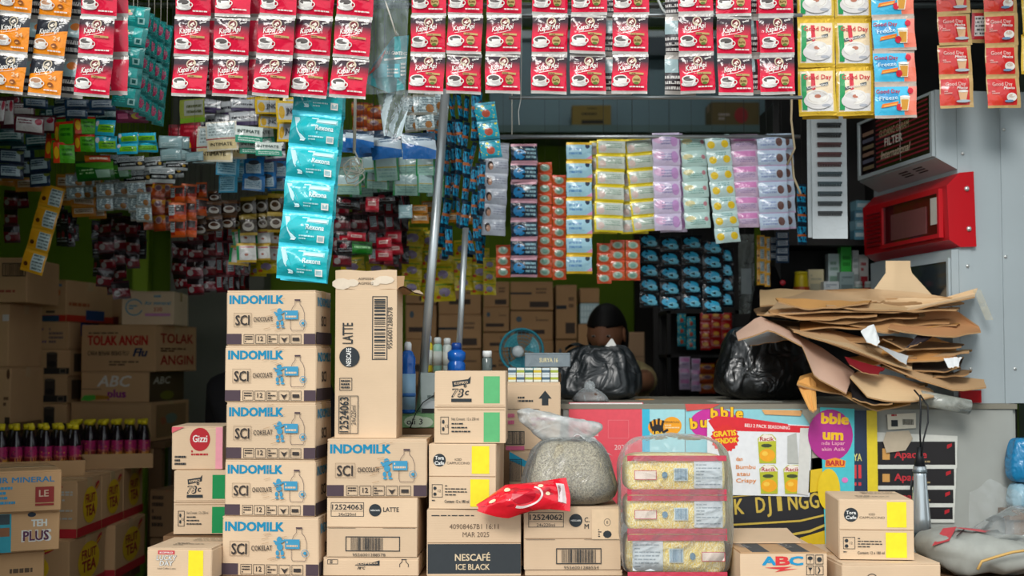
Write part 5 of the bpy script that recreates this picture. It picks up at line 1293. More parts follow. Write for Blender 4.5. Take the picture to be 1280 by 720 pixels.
for ci, (l, r, ys) in enumerate(cols):
    z = zlow
    for i in range(len(ys) - 1):
        nm = ('first', 'second', 'third', 'fourth', 'fifth', 'sixth')[ci]
        T = carton('carton', f'dim brown carton, row {("one","two","three","four")[i]} up in the {nm} rear column from the poles', l, r - .6, ys[i + 1], ys[i], DB + .01 * (k % 2), .32, RND.uniform(-1, 1), z, card('#b08a62'), Fd=rearp[(ci + i) % 3], group='rear wall cartons')
        z = T['top'] + .001; k += 1
    if ci == 5:
        T = carton('tile_box', 'box wrapped in white tile-patterned plastic on the rear cartons', 724, 748, 379, 0, DB + .01, .28, 0, z, mat('#a9c4c8', .3, kind='foil'), Fd=lambda p, w, h: [p.rect((.04 + .16 * i) * w, (.05 + .3 * j) * h, (.16 + .16 * i) * w, (.28 + .3 * j) * h, mat('#cfe2e4', .3)) for i in range(6) for j in range(3)], tape=False)
        T = carton('carton', 'small carton on the tile-patterned box', 724, 748, 360, 0, DB + .01, .28, 0, T['top'] + .001, card('#b08a62'))
# carton beside the shopkeeper
carton('carton', 'plain grey-brown carton standing beside the shopkeeper', 779, 806, 415, 497, 5.5, .16, 0, None, card('#9c8064'), Fd=lambda p, w, h: p.rect(0, .62 * h, w, .63 * h, mat('#6a543c')))
# boxes on the ledge up high
T = carton('carton', 'small carton with black lettering on the high ledge', 718, 770, 142, 173, 6.02, .16, -2, P(745, 156, 6.2).z, card('#8f7a44'), Fd=multi(ln_(.25, .55, .75, .7, 1, '#2a2418'), rc(.25, .2, .8, .36, '#2a2418'), ln_(.4, .82, .7, .9, 1, '#2a2418')), h=S(31, 6.02))
bpy.data.objects[T.name].location.y = 6.38
T = carton('carton', 'carton with red disc print at the end of the high ledge', 893, 955, 138, 173, 6.2, .16, 2, P(745, 156, 6.2).z, card('#7a6a48'), Fd=multi(el(.62, .5, .14, .3, '#b03a3a'), ln_(.15, .3, .45, .6, 2, '#c9b9b0')), h=S(34, 6.2))
bpy.data.objects[T.name].location.y = 6.38

q0, q1 = P(779, 497, 5.5), P(806, 497, 5.5); bench('wooden_stand', 'plank stand under the carton beside the shopkeeper', q0.x, q1.x, 5.5, 5.66, q0.z - .001, 2)

# ------------------------------------------------------------------ counter with posters
DCT = 3.90
Z_CT = P(900, 505, DCT).z
cx0, cx1 = P(704, 505, DCT).x, P(1266, 505, DCT).x
M_PLY = mat('#a7aaa4', 0.8, kind='wood')
T = thing('shop_counter', ((cx0 + cx1) / 2, 4.3, 0), 'long wooden counter, its grey front pasted over with posters', 'counter')
hw = (cx1 - cx0) / 2
nb = 4
for i in range(nb):
    MB().box(-hw - .01, -.406 + .20 * i, Z_CT - .014, hw + .01, -.406 + .20 * (i + 1) - .003, Z_CT, mat('#8b8779', 0.75, kind='wood')).obj('top_plank', T)
MB().box(-hw, -.40, .03, hw, -.385, Z_CT - .015, M_PLY).obj('front_panel', T)
for s in (-1, 1):
    MB().box(s * hw - .012, -.384, .03, s * hw + .012, .38, Z_CT - .015, M_PLY).obj('side_panel', T)
    for y in (-.36, .35): MB().box(s * (hw - .05) - .02, y - .02, 0, s * (hw - .05) + .02, y + .02, Z_CT - .027, M_WOOD).obj('leg', T)

PY = DCT - .0008
def poster(name, label, pts, bg, draw=None, layer=0, cat='poster', thick=.0006):
    "paper pasted on the counter front: outline given in photo pixels"
    D = PY - .004 * layer
    c = sum((P(a, b, D) for a, b in pts), Vector()) / len(pts)
    loc = Vector((c.x, D, c.z))
    X = lambda a, b: ((P(a, b, D) - loc).x, (P(a, b, D) - loc).z)
    o2 = [X(a, b) for a, b in pts]
    ar = sum(o2[i][0] * o2[(i + 1) % len(o2)][1] - o2[(i + 1) % len(o2)][0] * o2[i][1] for i in range(len(o2)))
    if ar < 0: o2.reverse()
    T = thing(name, loc, label, cat)
    mb = MB(); n = len(o2)
    vs = [(x, 0, z) for x, z in o2] + [(x, thick, z) for x, z in o2]
    mb.add(vs, [tuple(range(n)), tuple(range(2 * n - 1, n - 1, -1))] + [(i, n + i, n + (i + 1) % n, (i + 1) % n) for i in range(n)], bg)
    mb.obj('paper', T)
    if draw:
        pr = Print(lambda x, y, q: (x, -q * .8, y)); draw(pr, X, lambda n: S(n, D)); pr.obj('print', T)
    return T
PAP = lambda h: mat(h, 0.45, 0, 0.4, 'ink')
def dp_red(p, X, s):
    p.rect(*X(712, 510), *X(803, 503.5), PAP('#e9e6e4')); x, y = X(737, 536); p.text('ORA', x, y, s(7), PAP('#f2d4d4'), w=s(12.5), bold=.03); x, y = X(735, 545); p.text('n kita', x, y, s(5), PAP('#f2d4d4'), w=s(13))
    x, y = X(768, 562); p.text('2024', x, y, s(6), PAP('#f2d4d4')); p.frame(*X(760, 548), *X(786, 525), s(.7), PAP('#ea7a84'))
poster('wall_poster', 'red poster with white lettering on the counter front', [(711, 503), (804, 503), (804, 640), (711, 640)], PAP('#e2505e'), dp_red, 1)
def dp_hand(p, X, s):
    p.rect(*X(803, 600), *X(812, 506), PAP('#38b8d8'))
    x, y = X(822, 534); p.ell(x, y, s(12), s(10), PAP('#f0a11e'), 18); x, y = X(840, 532); p.ell(x, y, s(12), s(11), PAP('#f2a31c'), 20)
    k = PAP('#231f20')
    x, y = X(822, 537); p.ell(x, y, s(7.5), s(6.5), k, 14)
    for a, b, c, d in ((815, 536, 813, 527), (819, 534, 818, 524), (823, 534, 823.5, 523), (827, 535, 829, 525.5), (828, 541, 835, 537)): p.line([X(a, b), X(c, d)], s(3), k)
    x, y = X(816, 544); p.text('18+', x, y, s(5), PAP('#f6c02a'), w=s(13), bold=.05)
    x, y = X(830, 526); p.text('PERHATIAN', x, y + s(-3), s(2.6), k, w=s(19)); p.lines(*X(831, 536), *X(849, 530), 2, PAP('#f6d7a0'), 3)
poster('wall_poster', 'pale cyan poster with black hand sign and orange disc', [(803, 505), (856, 505), (856, 640), (803, 640)], PAP('#a4d9df'), dp_hand, 1)
def dp_bub(p, X, s):
    x, y = X(893, 530); p.ell(x, y, s(31), s(20), PAP('#c92a9a'), 24)
    for ch, a, b, r in (('b', 864, 536, .1), ('u', 876, 534, .0), ('b', 889, 522, .0), ('b', 902, 522, .05), ('l', 914, 522, 0), ('e', 920, 522, -.1)):
        x, y = X(a, b); p.text(ch, x, y, s(13), PAP('#7a3a10'), bold=.10, rot=r); p.text(ch, x, y, s(13), PAP('#f6c21a'), bold=.05, rot=r)
    p.poly([X(856, 505), X(900, 505), X(890, 510), X(858, 514)], PAP('#d0504a'))
poster('wall_poster', 'cyan poster with bulging yellow gum letters on magenta', [(857, 506), (1012, 506), (1012, 640), (857, 640)], PAP('#8fcfd8'), dp_bub, 1)
def starburst(p, cx, cy, r, m, n=20):
    p.poly([(cx + (r if i % 2 else r * .88) * math.cos(PI * i / n), cy + (r if i % 2 else r * .88) * math.sin(PI * i / n)) for i in range(2 * n)], m)
def dp_fly(p, X, s):
    p.poly([X(893, 538), X(885, 526), X(1013, 533), X(1010, 541)], PAP('#d8202e')); p.poly([X(885, 526), X(895, 520), X(928, 522), X(985, 530), X(985, 538), X(893, 533)], PAP('#dd2430'))
    x, y = X(931, 533.5); p.text('BELI 2 PACK SEASONING', x, y, s(4), PAP('#f2e9e4'), w=s(56), rot=-.06, bold=.02)
    x, y = X(906, 548); starburst(p, x, y, s(18), PAP('#dd2a26'))
    x, y = X(906, 545); p.text('GRATIS', x, y, s(6.5), PAP('#f4d21e'), w=s(28), align='C', bold=.04, rot=.08); x, y = X(908, 554); p.text('SENDOK', x, y, s(6.5), PAP('#f4d21e'), w=s(27), align='C', bold=.04, rot=.08)
    for i, (a, b, w) in enumerate(((920, 576, 8), (920, 586, 24), (921, 594.5, 16), (920, 603, 25))):
        x, y = X(a, b); p.text(('dan', 'Bumbu', 'atau', 'Crispy')[i], x, y, s(5), PAP('#e08a3a'), w=s(w), bold=.02)
    for (a, b) in ((947, 543), (949, 581), (979, 581)):
        p.poly([X(a + 2, b + 36), X(a, b + 5), X(a + 6, b), X(a + 18, b), X(a + 23, b + 5), X(a + 23, b + 36)], PAP('#b9bc2c'))
        p.poly([X(a + 1, b + 9), X(a + 2, b + 4), X(a + 8, b), X(a + 18, b + 1), X(a + 23, b + 8)], PAP('#f0e6da')); x, y = X(a + 3, b + 8); p.text('Racik', x, y, s(5), PAP('#b01c24'), w=s(17), bold=.03)
        x, y = X(a + 12, b + 26); p.ell(x, y, s(10), s(8), PAP('#f0a81e'), 14); p.ell(x - s(3), y + s(2), s(4), s(3), PAP('#f6c848'), 8); x, y = X(a + 11, b + 14); p.ell(x, y, s(7), s(2.4), PAP('#3f4a2a'), 10)
    p.poly([X(984, 579), X(984, 545), X(995, 541), X(998, 579)], PAP('#b8bab4'))
    p.poly([X(1000, 535), X(1014, 535), X(1010, 619), X(996, 617)], PAP('#d6d5cf'))
poster('flyer', 'white sale flyer with red starburst and yellow food packs', [(884, 524), (1015, 532), (1012, 621), (884, 618)], PAP('#e6e8ea'), dp_fly, 3, 'flyer')
def dp_dj(p, X, s):
    g = PAP('#cdb04a')
    for i, ch in enumerate('K DJINGGO'):
        if ch != ' ':
            x, y = X(919 + i * 13.4, 643 - i * 1.1); p.text(ch, x, y, s(19), g, w=(s(11) if ch != 'I' and ch != 'J' else s(5)), bold=.02, rot=.08)
    p.line([X(915, 656), X(1000, 651), X(1034, 643)], s(2.4), g); p.line([X(968, 612), X(1000, 611), X(1034, 604)], s(2), g); p.line([X(915, 621), X(960, 617), X(1034, 608)], s(1.2), g)
    p.poly([X(985, 700), X(1000, 672), X(1034, 662), X(1034, 700)], PAP('#d9b51e')); p.line([X(990, 668), X(1012, 664), X(1034, 655)], s(3), g)
poster('wall_poster', 'black poster with gold western-style lettering', [(913, 610), (965, 606), (1000, 575), (1036, 570), (1036, 700), (913, 700)], PAP('#26262a'), dp_dj, 2)
poster('paper_scrap', 'yellow paper scrap beside the gum poster', [(1011, 588), (1036, 584), (1036, 612), (1010, 616)], PAP('#e0bd22'), None, 3, 'paper')
poster('paper_scrap', 'orange-tan torn paper along the counter edge', [(952, 512), (1003, 513), (1001, 520), (956, 518)], PAP('#e0a86a'), None, 2, 'paper')
poster('paper_scrap', 'grey worn tape patch between flyer and gum poster', [(1000, 512), (1026, 510), (1034, 583), (1015, 590), (1015, 535)], PAP('#a9a596'), None, 2, 'paper')
def dp_gum2(p, X, s):
    x, y = X(1038, 544); p.ell(x, y, s(28), s(32), PAP('#b02a8c'), 26)
    for b, a, yy, h, w in (('bble', 1027, 525, 13, 33), ('um', 1029, 545, 13, 24)):
        x, y = X(a, yy + 4); p.text(b, x, y, s(h), PAP('#f4c21c'), w=s(w), bold=.06, rot=-.04)
    x, y = X(1027, 556); p.text('nda Lapar', x, y, s(4.4), PAP('#f0a8c0'), w=s(29), bold=.02); x, y = X(1027, 563.5); p.text('akin Asik', x, y, s(4.4), PAP('#f0a8c0'), w=s(29), bold=.02)
    p.poly([X(1031, 584), X(1032, 575), X(1044, 572), X(1057, 576), X(1056, 584)], PAP('#f29a2a')); x, y = X(1033, 582); p.text('BARU', x, y, s(6.5), PAP('#c0282a'), w=s(22), bold=.05)
    x, y = X(1036, 612); p.ell(x, y, s(14), s(26), PAP('#e6c51e'), 20); x, y = X(1056, 600); p.ell(x, y, s(4), s(3.5), PAP('#e07ac0'), 10)
    p.poly([X(1031, 645), X(1040, 628), X(1048, 632), X(1042, 660)], PAP('#18b4cc'))
poster('wall_poster', 'turquoise poster with magenta gum bubble and yellow lettering', [(1025, 509), (1068, 511), (1068, 690), (1032, 690)], PAP('#4cc3cd'), dp_gum2, 4)
def dp_ya(p, X, s):
    x, y = X(1067, 576); p.text('YA', x, y, s(9), PAP('#d9cf7a'), w=s(10), bold=.02)
    for a in (1069, 1075): p.rect(*X(a - 2, 598), *X(a + 1.4, 581), PAP('#d83a3e')); p.rect(*X(a - 2, 607), *X(a + 1.4, 603), PAP('#d83a3e'))
    p.rect(*X(1085.5, 690), *X(1096, 513), PAP('#e2cb2a'))
poster('wall_poster', 'navy poster with yellow edge and red exclamation marks', [(1063, 513), (1096, 513), (1096, 690), (1063, 690)], PAP('#22344e'), dp_ya, 3)
def dp_apa(p, X, s):
    W = PAP('#d5d6ce')
    for (t, b) in ((552, 581), (586, 607), (612, 629), (634, 649)):
        dx = (t - 545) * .04
        p.rect(*X(1092, b + 4.0), *X(1196 - dx, t - 4.0), W); p.rect(*X(1092, b), *X(1194 - dx, t), PAP('#1d1a1c'))
        p.poly([X(1184 - dx, t + 4), X(1190 - dx, t + 2), X(1190 - dx, t + 6), X(1184 - dx, t + 9)], RED)
        p.rect(*X(1103, t + (b - t) * .78), *X(1112, t + (b - t) * .3), PAP('#cf9a52'))
        x, y = X(1118, b - (b - t) * .30); p.text('Apache', x, y, s(min(9, (b - t) * .42)), PAP('#c22a34'), w=s(40), bold=.03); p.lines(*X(1152, b - 2), *X(1176, b - 6), 1, PAP('#a08a60'), 3)
poster('wall_poster', 'black and white cigarette panel of four stacked strips on grey plywood', [(1092, 540), (1197, 545), (1193, 654), (1092, 654)], PAP('#d5d6ce'), dp_apa, 1, 'poster')
poster('price_sticker', 'small cream barcode sticker on the grey plywood', [(1109, 518), (1145, 516), (1145, 535), (1110, 537)], PAP('#ddd8c6'), lambda p, X, s: (p.barcode(*X(1128, 531), *X(1142, 524), INKB, 4), p.rect(*X(1114, 533), *X(1122, 525), INKB), p.lines(*X(1114, 521), *X(1135, 517), 1, RED, 2)), 2, 'sticker')
poster('paper_scrap', 'torn tan patch over the cigarette panel', [(1108, 540), (1136, 538), (1141, 548), (1132, 563), (1108, 566), (1104, 552)], PAP('#b9ab94'), None, 3, 'paper')

# ------------------------------------------------------------------ grey steel cigarette cabinet standing on the counter
M_GREY = mat('#a6b1b5', 0.4, 0.0, 0.5, 'metal')
M_REDP = mat('#b8141f', 0.25, 0, 0.6, 'plastic')
M_DARKG = mat('#1c1216', 0.08, 0, 0.8, 'plastic')
SCREW = mat('#d5d8d6', 0.3, 0.7, 0.5, 'metal')
DK = 3.94
near = P(1172, 300, DK)
CAB = thing('cigarette_cabinet', (near.x, DK, Z_CT), 'tall grey steel cigarette cabinet with a red lamp box, standing on the counter', 'cabinet', rz=math.radians(8.3))
zz_ = lambda py: P(1172, py, DK).z - Z_CT
xx_ = lambda px: (px - 1172) / F * DK
def prism(prof, y0, y1, m, mb=None):
    mb = mb or MB(); n = len(prof)
    vs = [(x, y0, z) for x, z in prof] + [(x, y1, z) for x, z in prof]
    ar = sum(prof[i][0] * prof[(i + 1) % n][1] - prof[(i + 1) % n][0] * prof[i][1] for i in range(n))
    fs = [tuple(range(n)), tuple(range(2 * n - 1, n - 1, -1))] + [(i, n + i, n + (i + 1) % n, (i + 1) % n) for i in range(n)]
    if ar < 0: fs = [tuple(reversed(f)) for f in fs]
    mb.add(vs, fs, m); return mb
zt, zb = zz_(112), 0.0
MB().box(xx_(1217), .004, zb, xx_(1330), .62, zt, M_GREY).obj('side_panel', CAB)
MB().box(xx_(1200), 0.0, zb, xx_(1216.2), .60, zt, M_GREY).obj('corner_post', CAB)
MB().box(xx_(1258.5), -.002, zb, xx_(1330), .0035, zt, M_GREY).obj('cover_strip', CAB)
scr = MB().lathe([(.005, 0), (.005, .003), (.002, .004)], SCREW, 10, Matrix.Rotation(PI / 2, 4, 'X')).mesh('screw')
for a, b in ((1207, 191), (1211, 332), (1213, 461), (1263, 160), (1272, 461), (1262, 320)): link('screw', scr, CAB, (xx_(a), -.001, zz_(b)))
# upper sign box
prof = [(0, zz_(197)), (0, zt), (xx_(1200) - .001, zt), (xx_(1200) - .001, zz_(211))]
U = prism(prof, 0, .56, M_GREY).obj('sign_box', CAB)
y0, y1, z0, z1 = .02, .54, zz_(190), zz_(117)
MB().box(-.006, y0, z0, -.0005, y1, z1, M_DARKG).obj('sign_glass', U)
for a in ((-.010, y0 - .014, z0 - .012, -.0005, y0, z1 + .008), (-.010, y1, z0 - .012, -.0005, y1 + .014, z1 + .008), (-.010, y0, z0 - .012, -.0005, y1, z0), (-.010, y0, z1, -.0005, y1, z1 + .008)):
    MB().box(*a, M_GREY).obj('sign_frame', U)
L_, H_ = y1 - y0, z1 - z0
pr = Print(lambda x, y, q: (-.006 - q, y1 - x, z0 + y))
for i in range(11): pr.line([(.25 * L_, (.08 + .085 * i) * H_), (.97 * L_, (.10 + .085 * i) * H_)], .0055, mat('#86182a', .3))
wr = mat('#d9cdb0', .4)
pr.text('GUDANG GARAM', .30 * L_, .60 * H_, .022, mat('#b9ad84', .4), w=.42 * L_, shear=.1); pr.text('FILTER', .38 * L_, .40 * H_, .026, mat('#e6e2d6', .4), w=.25 * L_, bold=.01)
pr.text('International', .32 * L_, .18 * H_, .026, wr, w=.42 * L_, shear=.35, bold=.01); pr.rect(.60 * L_, .04 * H_, .606 * L_, .8 * H_, mat('#c9c4c4', .3))
for i in range(6): pr.rect(.05 * L_, (.08 + .13 * i) * H_, .22 * L_, (.15 + .13 * i) * H_, mat(('#7a6a50', '#5a5a6a', '#8a6a5a')[i % 3], .4))
pr.obj('sign_lettering', U)
sl = math.atan2(zz_(211) - zz_(197), xx_(1200))
for cx in (.16, .26):
    for i in range(3): MB().box(.014 + .010 * i, cx - .03, zz_(197) + (zz_(211) - zz_(197)) * (.014 + .010 * i + .003) / xx_(1200) - .0012, .020 + .010 * i, cx + .03, zz_(197) + (zz_(211) - zz_(197)) * (.014 + .010 * i + .003) / xx_(1200) + .003, mat('#15181a', .6)).obj('vent_slot', U)
# red lamp box
prof = [(xx_(1183), zz_(232)), (xx_(1200), zz_(216)), (xx_(1219), zz_(214)), (xx_(1221), zz_(308)), (xx_(1200), zz_(309)), (xx_(1185), zz_(300))]
R_ = prism(prof, -.012, .60, M_REDP).obj('lamp_box', CAB)
xf = xx_(1183)
y0, y1, z0, z1 = .03, .42, zz_(291), zz_(240)
MB().box(xf - .006, y0, z0, xf + .001, y1, z1, mat('#5a0f16', .06, 0, .8, 'plastic')).obj('window', R_)
for a in ((y0 - .012, z0 - .012, y0, z1 + .012), (y1, z0 - .012, y1 + .012, z1 + .012), (y0, z0 - .012, y1, z0), (y0, z1, y1, z1 + .012)):
    MB().box(xf - .012, a[0], a[1], xf + .002, a[2], a[3], M_REDP).obj('window_frame', R_)
MB().box(xf - .0085, y0 + .08, z0 + .008, xf - .0065, y1 - .06, z1 - .03, mat('#7a4a4a', .2)).obj('paper_card', R_)
MB().box(xf - .0085, y0 + .01, z0 + .03, xf - .0065, y0 + .05, z1 - .01, mat('#c9c6bc', .2)).obj('paper_card', R_)
for i in range(9): MB().box(xf - .002, .46, zz_(290) + .013 * i, xf + .002, .57, zz_(290) + .013 * i + .005, mat('#7a0c14', .4)).obj('vent_slot', R_)
big = MB().lathe([(.0075, 0), (.0075, .003), (.003, .006)], SCREW, 12, Matrix.Rotation(PI / 2, 4, 'X')).mesh('screw')
for a, b in ((1209, 236), (1211, 286)): link('screw', big, R_, (xx_(a), -.013, zz_(b)))
# lower unit with dark window
prof = [(xx_(1190), zz_(312)), (xx_(1200) - .001, zz_(311)), (xx_(1200) - .001, 0.004), (xx_(1190), .004)]
Lw = prism(prof, 0, .58, M_GREY).obj('shelf_box', CAB)
xf = xx_(1190)
MB().box(xf - .004, .02, zz_(372), xf + .001, .40, zz_(326), mat('#2a3236', .08, 0, .8, 'plastic')).obj('window', Lw)
for a, b, c, d in ((.008, zz_(376), .02, zz_(322)), (.40, zz_(376), .412, zz_(322)), (.02, zz_(376), .40, zz_(372)), (.02, zz_(326), .40, zz_(322))):
    MB().box(xf - .007, a, b, xf + .001, c, d, M_GREY).obj('window_frame', Lw)
MB().box(xx_(1196), -.012, .002, xx_(1224), -.002, zz_(488), M_REDP).obj('foot_plate', CAB)

# ------------------------------------------------------------------ bags, bales and other goods
BLACKP = mat('#1b2023', 0.36, 0, 0.6, 'bag')
def bag_blob(rx, ry, h, m, amp, freq, seed, pinch=.25, nu=64, nv=44, lean=0.0, px=.35):
    "soft bag standing on its base (z=0), drawn in towards the top, with creases running to the knot"
    def fn(th, ph):
        c, s = spow(math.cos(ph), px), spow(math.sin(ph), .6)
        z = (s + 1) / 2
        k = 1 - pinch * z ** 1.6 + .05 * math.sin(z * 5)
        k *= 1 + .07 * noise.noise(Vector((math.cos(th) * 1.4, math.sin(th) * 1.4, z * 1.5 + seed)))
        x, y = rx * c * spow(math.cos(th), .62) * k, ry * c * spow(math.sin(th), .62) * k
        n = Vector((math.cos(th) * c, math.sin(th) * c, s * .6))
        q = Vector((math.cos(th) * rx * (1.6 - .5 * z), math.sin(th) * ry * (1.6 - .5 * z), z * h * .35 + .06 * math.sin(th * 2 + seed)))
        d = crumple(q, amp, freq, seed) + crumple(q * 2.1, amp * .35, freq, seed + 3)
        p = Vector((x, y, z * h)) + n * d * min(1, z * 6 + .1)
        p.z = max(0.0, p.z); p.x += lean * z * z
        return p
    return blob(fn, nu, nv, m)
def ribbon(fn, nu, nv, m): return MB().grid(fn, nu, nv, m)

# two black carrier bags on the counter
c = P(742, 500, 4.42)
T = thing('carrier_bag', (c.x, 4.34, Z_CT), 'full black plastic bag standing on the counter before the shopkeeper', 'bag')
bag_blob(.128, .085, S(62, 4.38), BLACKP, .016, 14, 3, .26, lean=.014).obj('bag_body', T)
h0 = S(62, 4.38)
ribbon(lambda u, v: (-.02 - .075 * u, -.02 + .05 * v - .02 * u, h0 - .002 + .018 * math.sin(u * 3) + .006 * math.sin(u * 9 + v * 5)), 10, 4, BLACKP).obj('handle', T)
ribbon(lambda u, v: (-.01 + .06 * u, .0 + .05 * v, h0 + .012 * math.sin(u * 3) + .004 * math.sin(u * 11)), 8, 4, BLACKP).obj('handle', T)
mb = MB(); mb.add([(.022, -.03, h0 - .002), (.066, -.03, h0 + .012), (.055, -.028, h0 + .032), (.050, -.028, h0 + .034)], [(0, 1, 2, 3)], WHITE); mb.add([(-.05, -.034, h0 - .004), (.03, -.034, h0 + .002), (.03, -.034, h0 + .006), (-.05, -.034, h0 - .001)], [(0, 1, 2, 3)], WHITE)
mb.obj('paper_slip', T)
c = P(952, 500, 4.40)
T = thing('carrier_bag', (c.x, 4.34, Z_CT), 'black plastic bag under the left end of the cardboard heap', 'bag')
bag_blob(.145, .10, S(86, 4.38), mat('#101315', .28, 0, .7, 'bag'), .017, 12, 8, .16).obj('bag_body', T)
# small clear bag of beans
c = P(738, 502, 4.0)
T = thing('bean_bag', (c.x, 4.04, Z_CT), 'little clear bag of beans tied at the neck, on the counter', 'bag')
bag_blob(.046, .035, .030, mat('#5c4438', .6, kind='cloth'), .003, 40, 2, .2, 20, 12).obj('beans', T)
bag_blob(.052, .040, .040, film('small_bag_film', '#cfd6d8', .28), .004, 30, 4, .55, 24, 14).obj('film_body', T)
blob(lambda t, p: Vector((.017 * math.cos(p) * math.cos(t), .014 * math.cos(p) * math.sin(t), .047 + .016 * math.sin(p))) * (1 + .15 * noise.noise(Vector((math.cos(t) * 3, math.sin(t) * 3, p * 3)))), 16, 10, film('small_bag_film', '#cfd6d8', .28)).obj('film_knot', T)
# papers on the counter
for i, (a, b, D, w, d, r) in enumerate(((930, 499, 4.1, .20, .12, .1), (805, 499, 4.3, .05, .04, .4))):
    c = P(a, b, D); o = MB().box(-w / 2, -d / 2, 0, w / 2, d / 2, .002, mat(('#b9bab0', '#c98f4a')[i], .7)).obj('paper_sheet', None, (c.x, D, Z_CT + .0003), (0, 0, r))
    tag(o, ('grey paper sheet lying flat on the counter', 'small orange paper lying on the counter')[i], 'paper')

# bale of noodle packs in clear wrap
D = 3.36
c = P(847, 718, D)
BALE = thing('noodle_bale', (c.x, D + .085, ZF), 'shrink-wrapped bale of yellow noodle packs with maroon seams', 'noodles')
NOOD = bpy.data.materials.new('noodle_film'); t, b = nt(NOOD)
tc = t.nodes.new('ShaderNodeTexCoord'); vo = t.nodes.new('ShaderNodeTexWave'); vo.inputs['Scale'].default_value = 38; vo.inputs['Distortion'].default_value = 14; vo.inputs['Detail'].default_value = 2; vo.inputs['Detail Scale'].default_value = 2.2
t.links.new(tc.outputs['Object'], vo.inputs['Vector'])
cr = t.nodes.new('ShaderNodeValToRGB'); cr.color_ramp.elements[0].color = lin('#f2d560'); cr.color_ramp.elements[1].color = lin('#fff6c8'); t.links.new(vo.outputs['Fac'], cr.inputs['Fac']); t.links.new(cr.outputs['Color'], b.inputs['Base Color'])
bp = t.nodes.new('ShaderNodeBump'); bp.inputs['Strength'].default_value = .35; bp.inputs['Distance'].default_value = .004; t.links.new(vo.outputs['Fac'], bp.inputs['Height']); t.links.new(bp.outputs['Normal'], b.inputs['Normal']); b.inputs['Roughness'].default_value = .3
MARO = mat('#c23a50', .35, 0, .5, 'foil')
rows = [718, 668, 619, 569]
zs = [P(847, r, D).z - ZF for r in rows]; zs[0] = .004
WB = S(126, D); DBt = .15
for i in range(3):
    z0, z1 = zs[i] + .001, zs[i + 1] - .001
    hh = z1 - z0
    def fn(th, ph, hh=hh, i=i):
        x = WB / 2 * spow(math.cos(ph), .25) * spow(math.cos(th), .22); y = DBt / 2 * spow(math.cos(ph), .25) * spow(math.sin(th), .3); z = hh / 2 * spow(math.sin(ph), .45)
        q = noise.noise(Vector((x * 14 + i * 5, y * 14, z * 14))) * .004
        return Vector((x + q, y + q, z + q * .3))
    Pk = blob(fn, 40, 16, NOOD).obj('noodle_pack', BALE, (0, 0, (z0 + z1) / 2))
    yf = -DBt / 2 - .0045
    pr = Print(lambda x, y, q: (x, yf - q, y - hh / 2 * 0), .0006)
    Wd = WB
    lab = mat('#d7dfe2', .5); rd = mat('#c9465a', .5)
    if i > 0:
        pr.rect(.17 * Wd, -.34 * hh, .45 * Wd, .36 * hh, lab); pr.lines(.19 * Wd, -.28 * hh, .43 * Wd, .30 * hh, 7, mat('#9aa6ac'), 3, .35)
        pr.rect(-.42 * Wd, -.12 * hh, -.20 * Wd, .12 * hh, mat('#f0e3d8', .5)); pr.frame(-.42 * Wd, -.12 * hh, -.20 * Wd, .12 * hh, .0016, rd)
        pr.rect(-.03 * Wd, -.15 * hh, .11 * Wd, .18 * hh, mat('#d9e6ea', .5)); pr.barcode(-.02 * Wd, -.13 * hh, .10 * Wd, .16 * hh, mat('#5f8fae'), 6)
        pr.ell(-.12 * Wd, 0, .03 * Wd, .09 * hh, mat('#6f97b4'), 8)
    else:
        pr.rect(-.44 * Wd, -.34 * hh, -.14 * Wd, .36 * hh, lab); pr.lines(-.42 * Wd, -.28 * hh, -.16 * Wd, .30 * hh, 7, mat('#9aa6ac'), 5, .35)
        pr.rect(.24 * Wd, -.12 * hh, .47 * Wd, .10 * hh, mat('#f0e3d8', .5)); pr.frame(.24 * Wd, -.12 * hh, .47 * Wd, .10 * hh, .0016, rd)
        pr.rect(-.08 * Wd, -.15 * hh, .06 * Wd, .18 * hh, mat('#d9e6ea', .5)); pr.barcode(-.07 * Wd, -.13 * hh, .05 * Wd, .16 * hh, mat('#5f8fae'), 7)
        pr.ell(.15 * Wd, 0, .03 * Wd, .09 * hh, mat('#6f97b4'), 8)
    for s_, e_ in ((-.5, .14), (.5, -.14)):
        y0_, y1_ = sorted((s_ * hh, (s_ + e_) * hh))
        pr.rect(-.49 * Wd, y0_, .49 * Wd, y1_, MARO, 12, 2)
    pr.obj('pack_print', Pk)
ht = P(847, 545, D).z - ZF
def wrap(th, ph):
    s = math.sin(ph)
    x = (WB / 2 + .016) * spow(math.cos(ph), .22) * spow(math.cos(th), .28); y = (DBt / 2 + .016) * spow(math.cos(ph), .22) * spow(math.sin(th), .35); z = ht / 2 + ht / 2 * spow(s, .42)
    if s > .5: x *= 1 - .05 * (s - .5); z -= .02 * abs(x / WB) * 2 * (s - .5)
    f = max(0, (z / ht - .72) / .28); x *= 1 - .17 * f * f
    q = crumple((x, y, z), .004, 20, 5)
    return Vector((x + q, y + q, max(.0005, z + q * .6)))
blob(wrap, 56, 36, film('bale_film', '#eceef0', .06, .1)).obj('wrap_film', BALE)
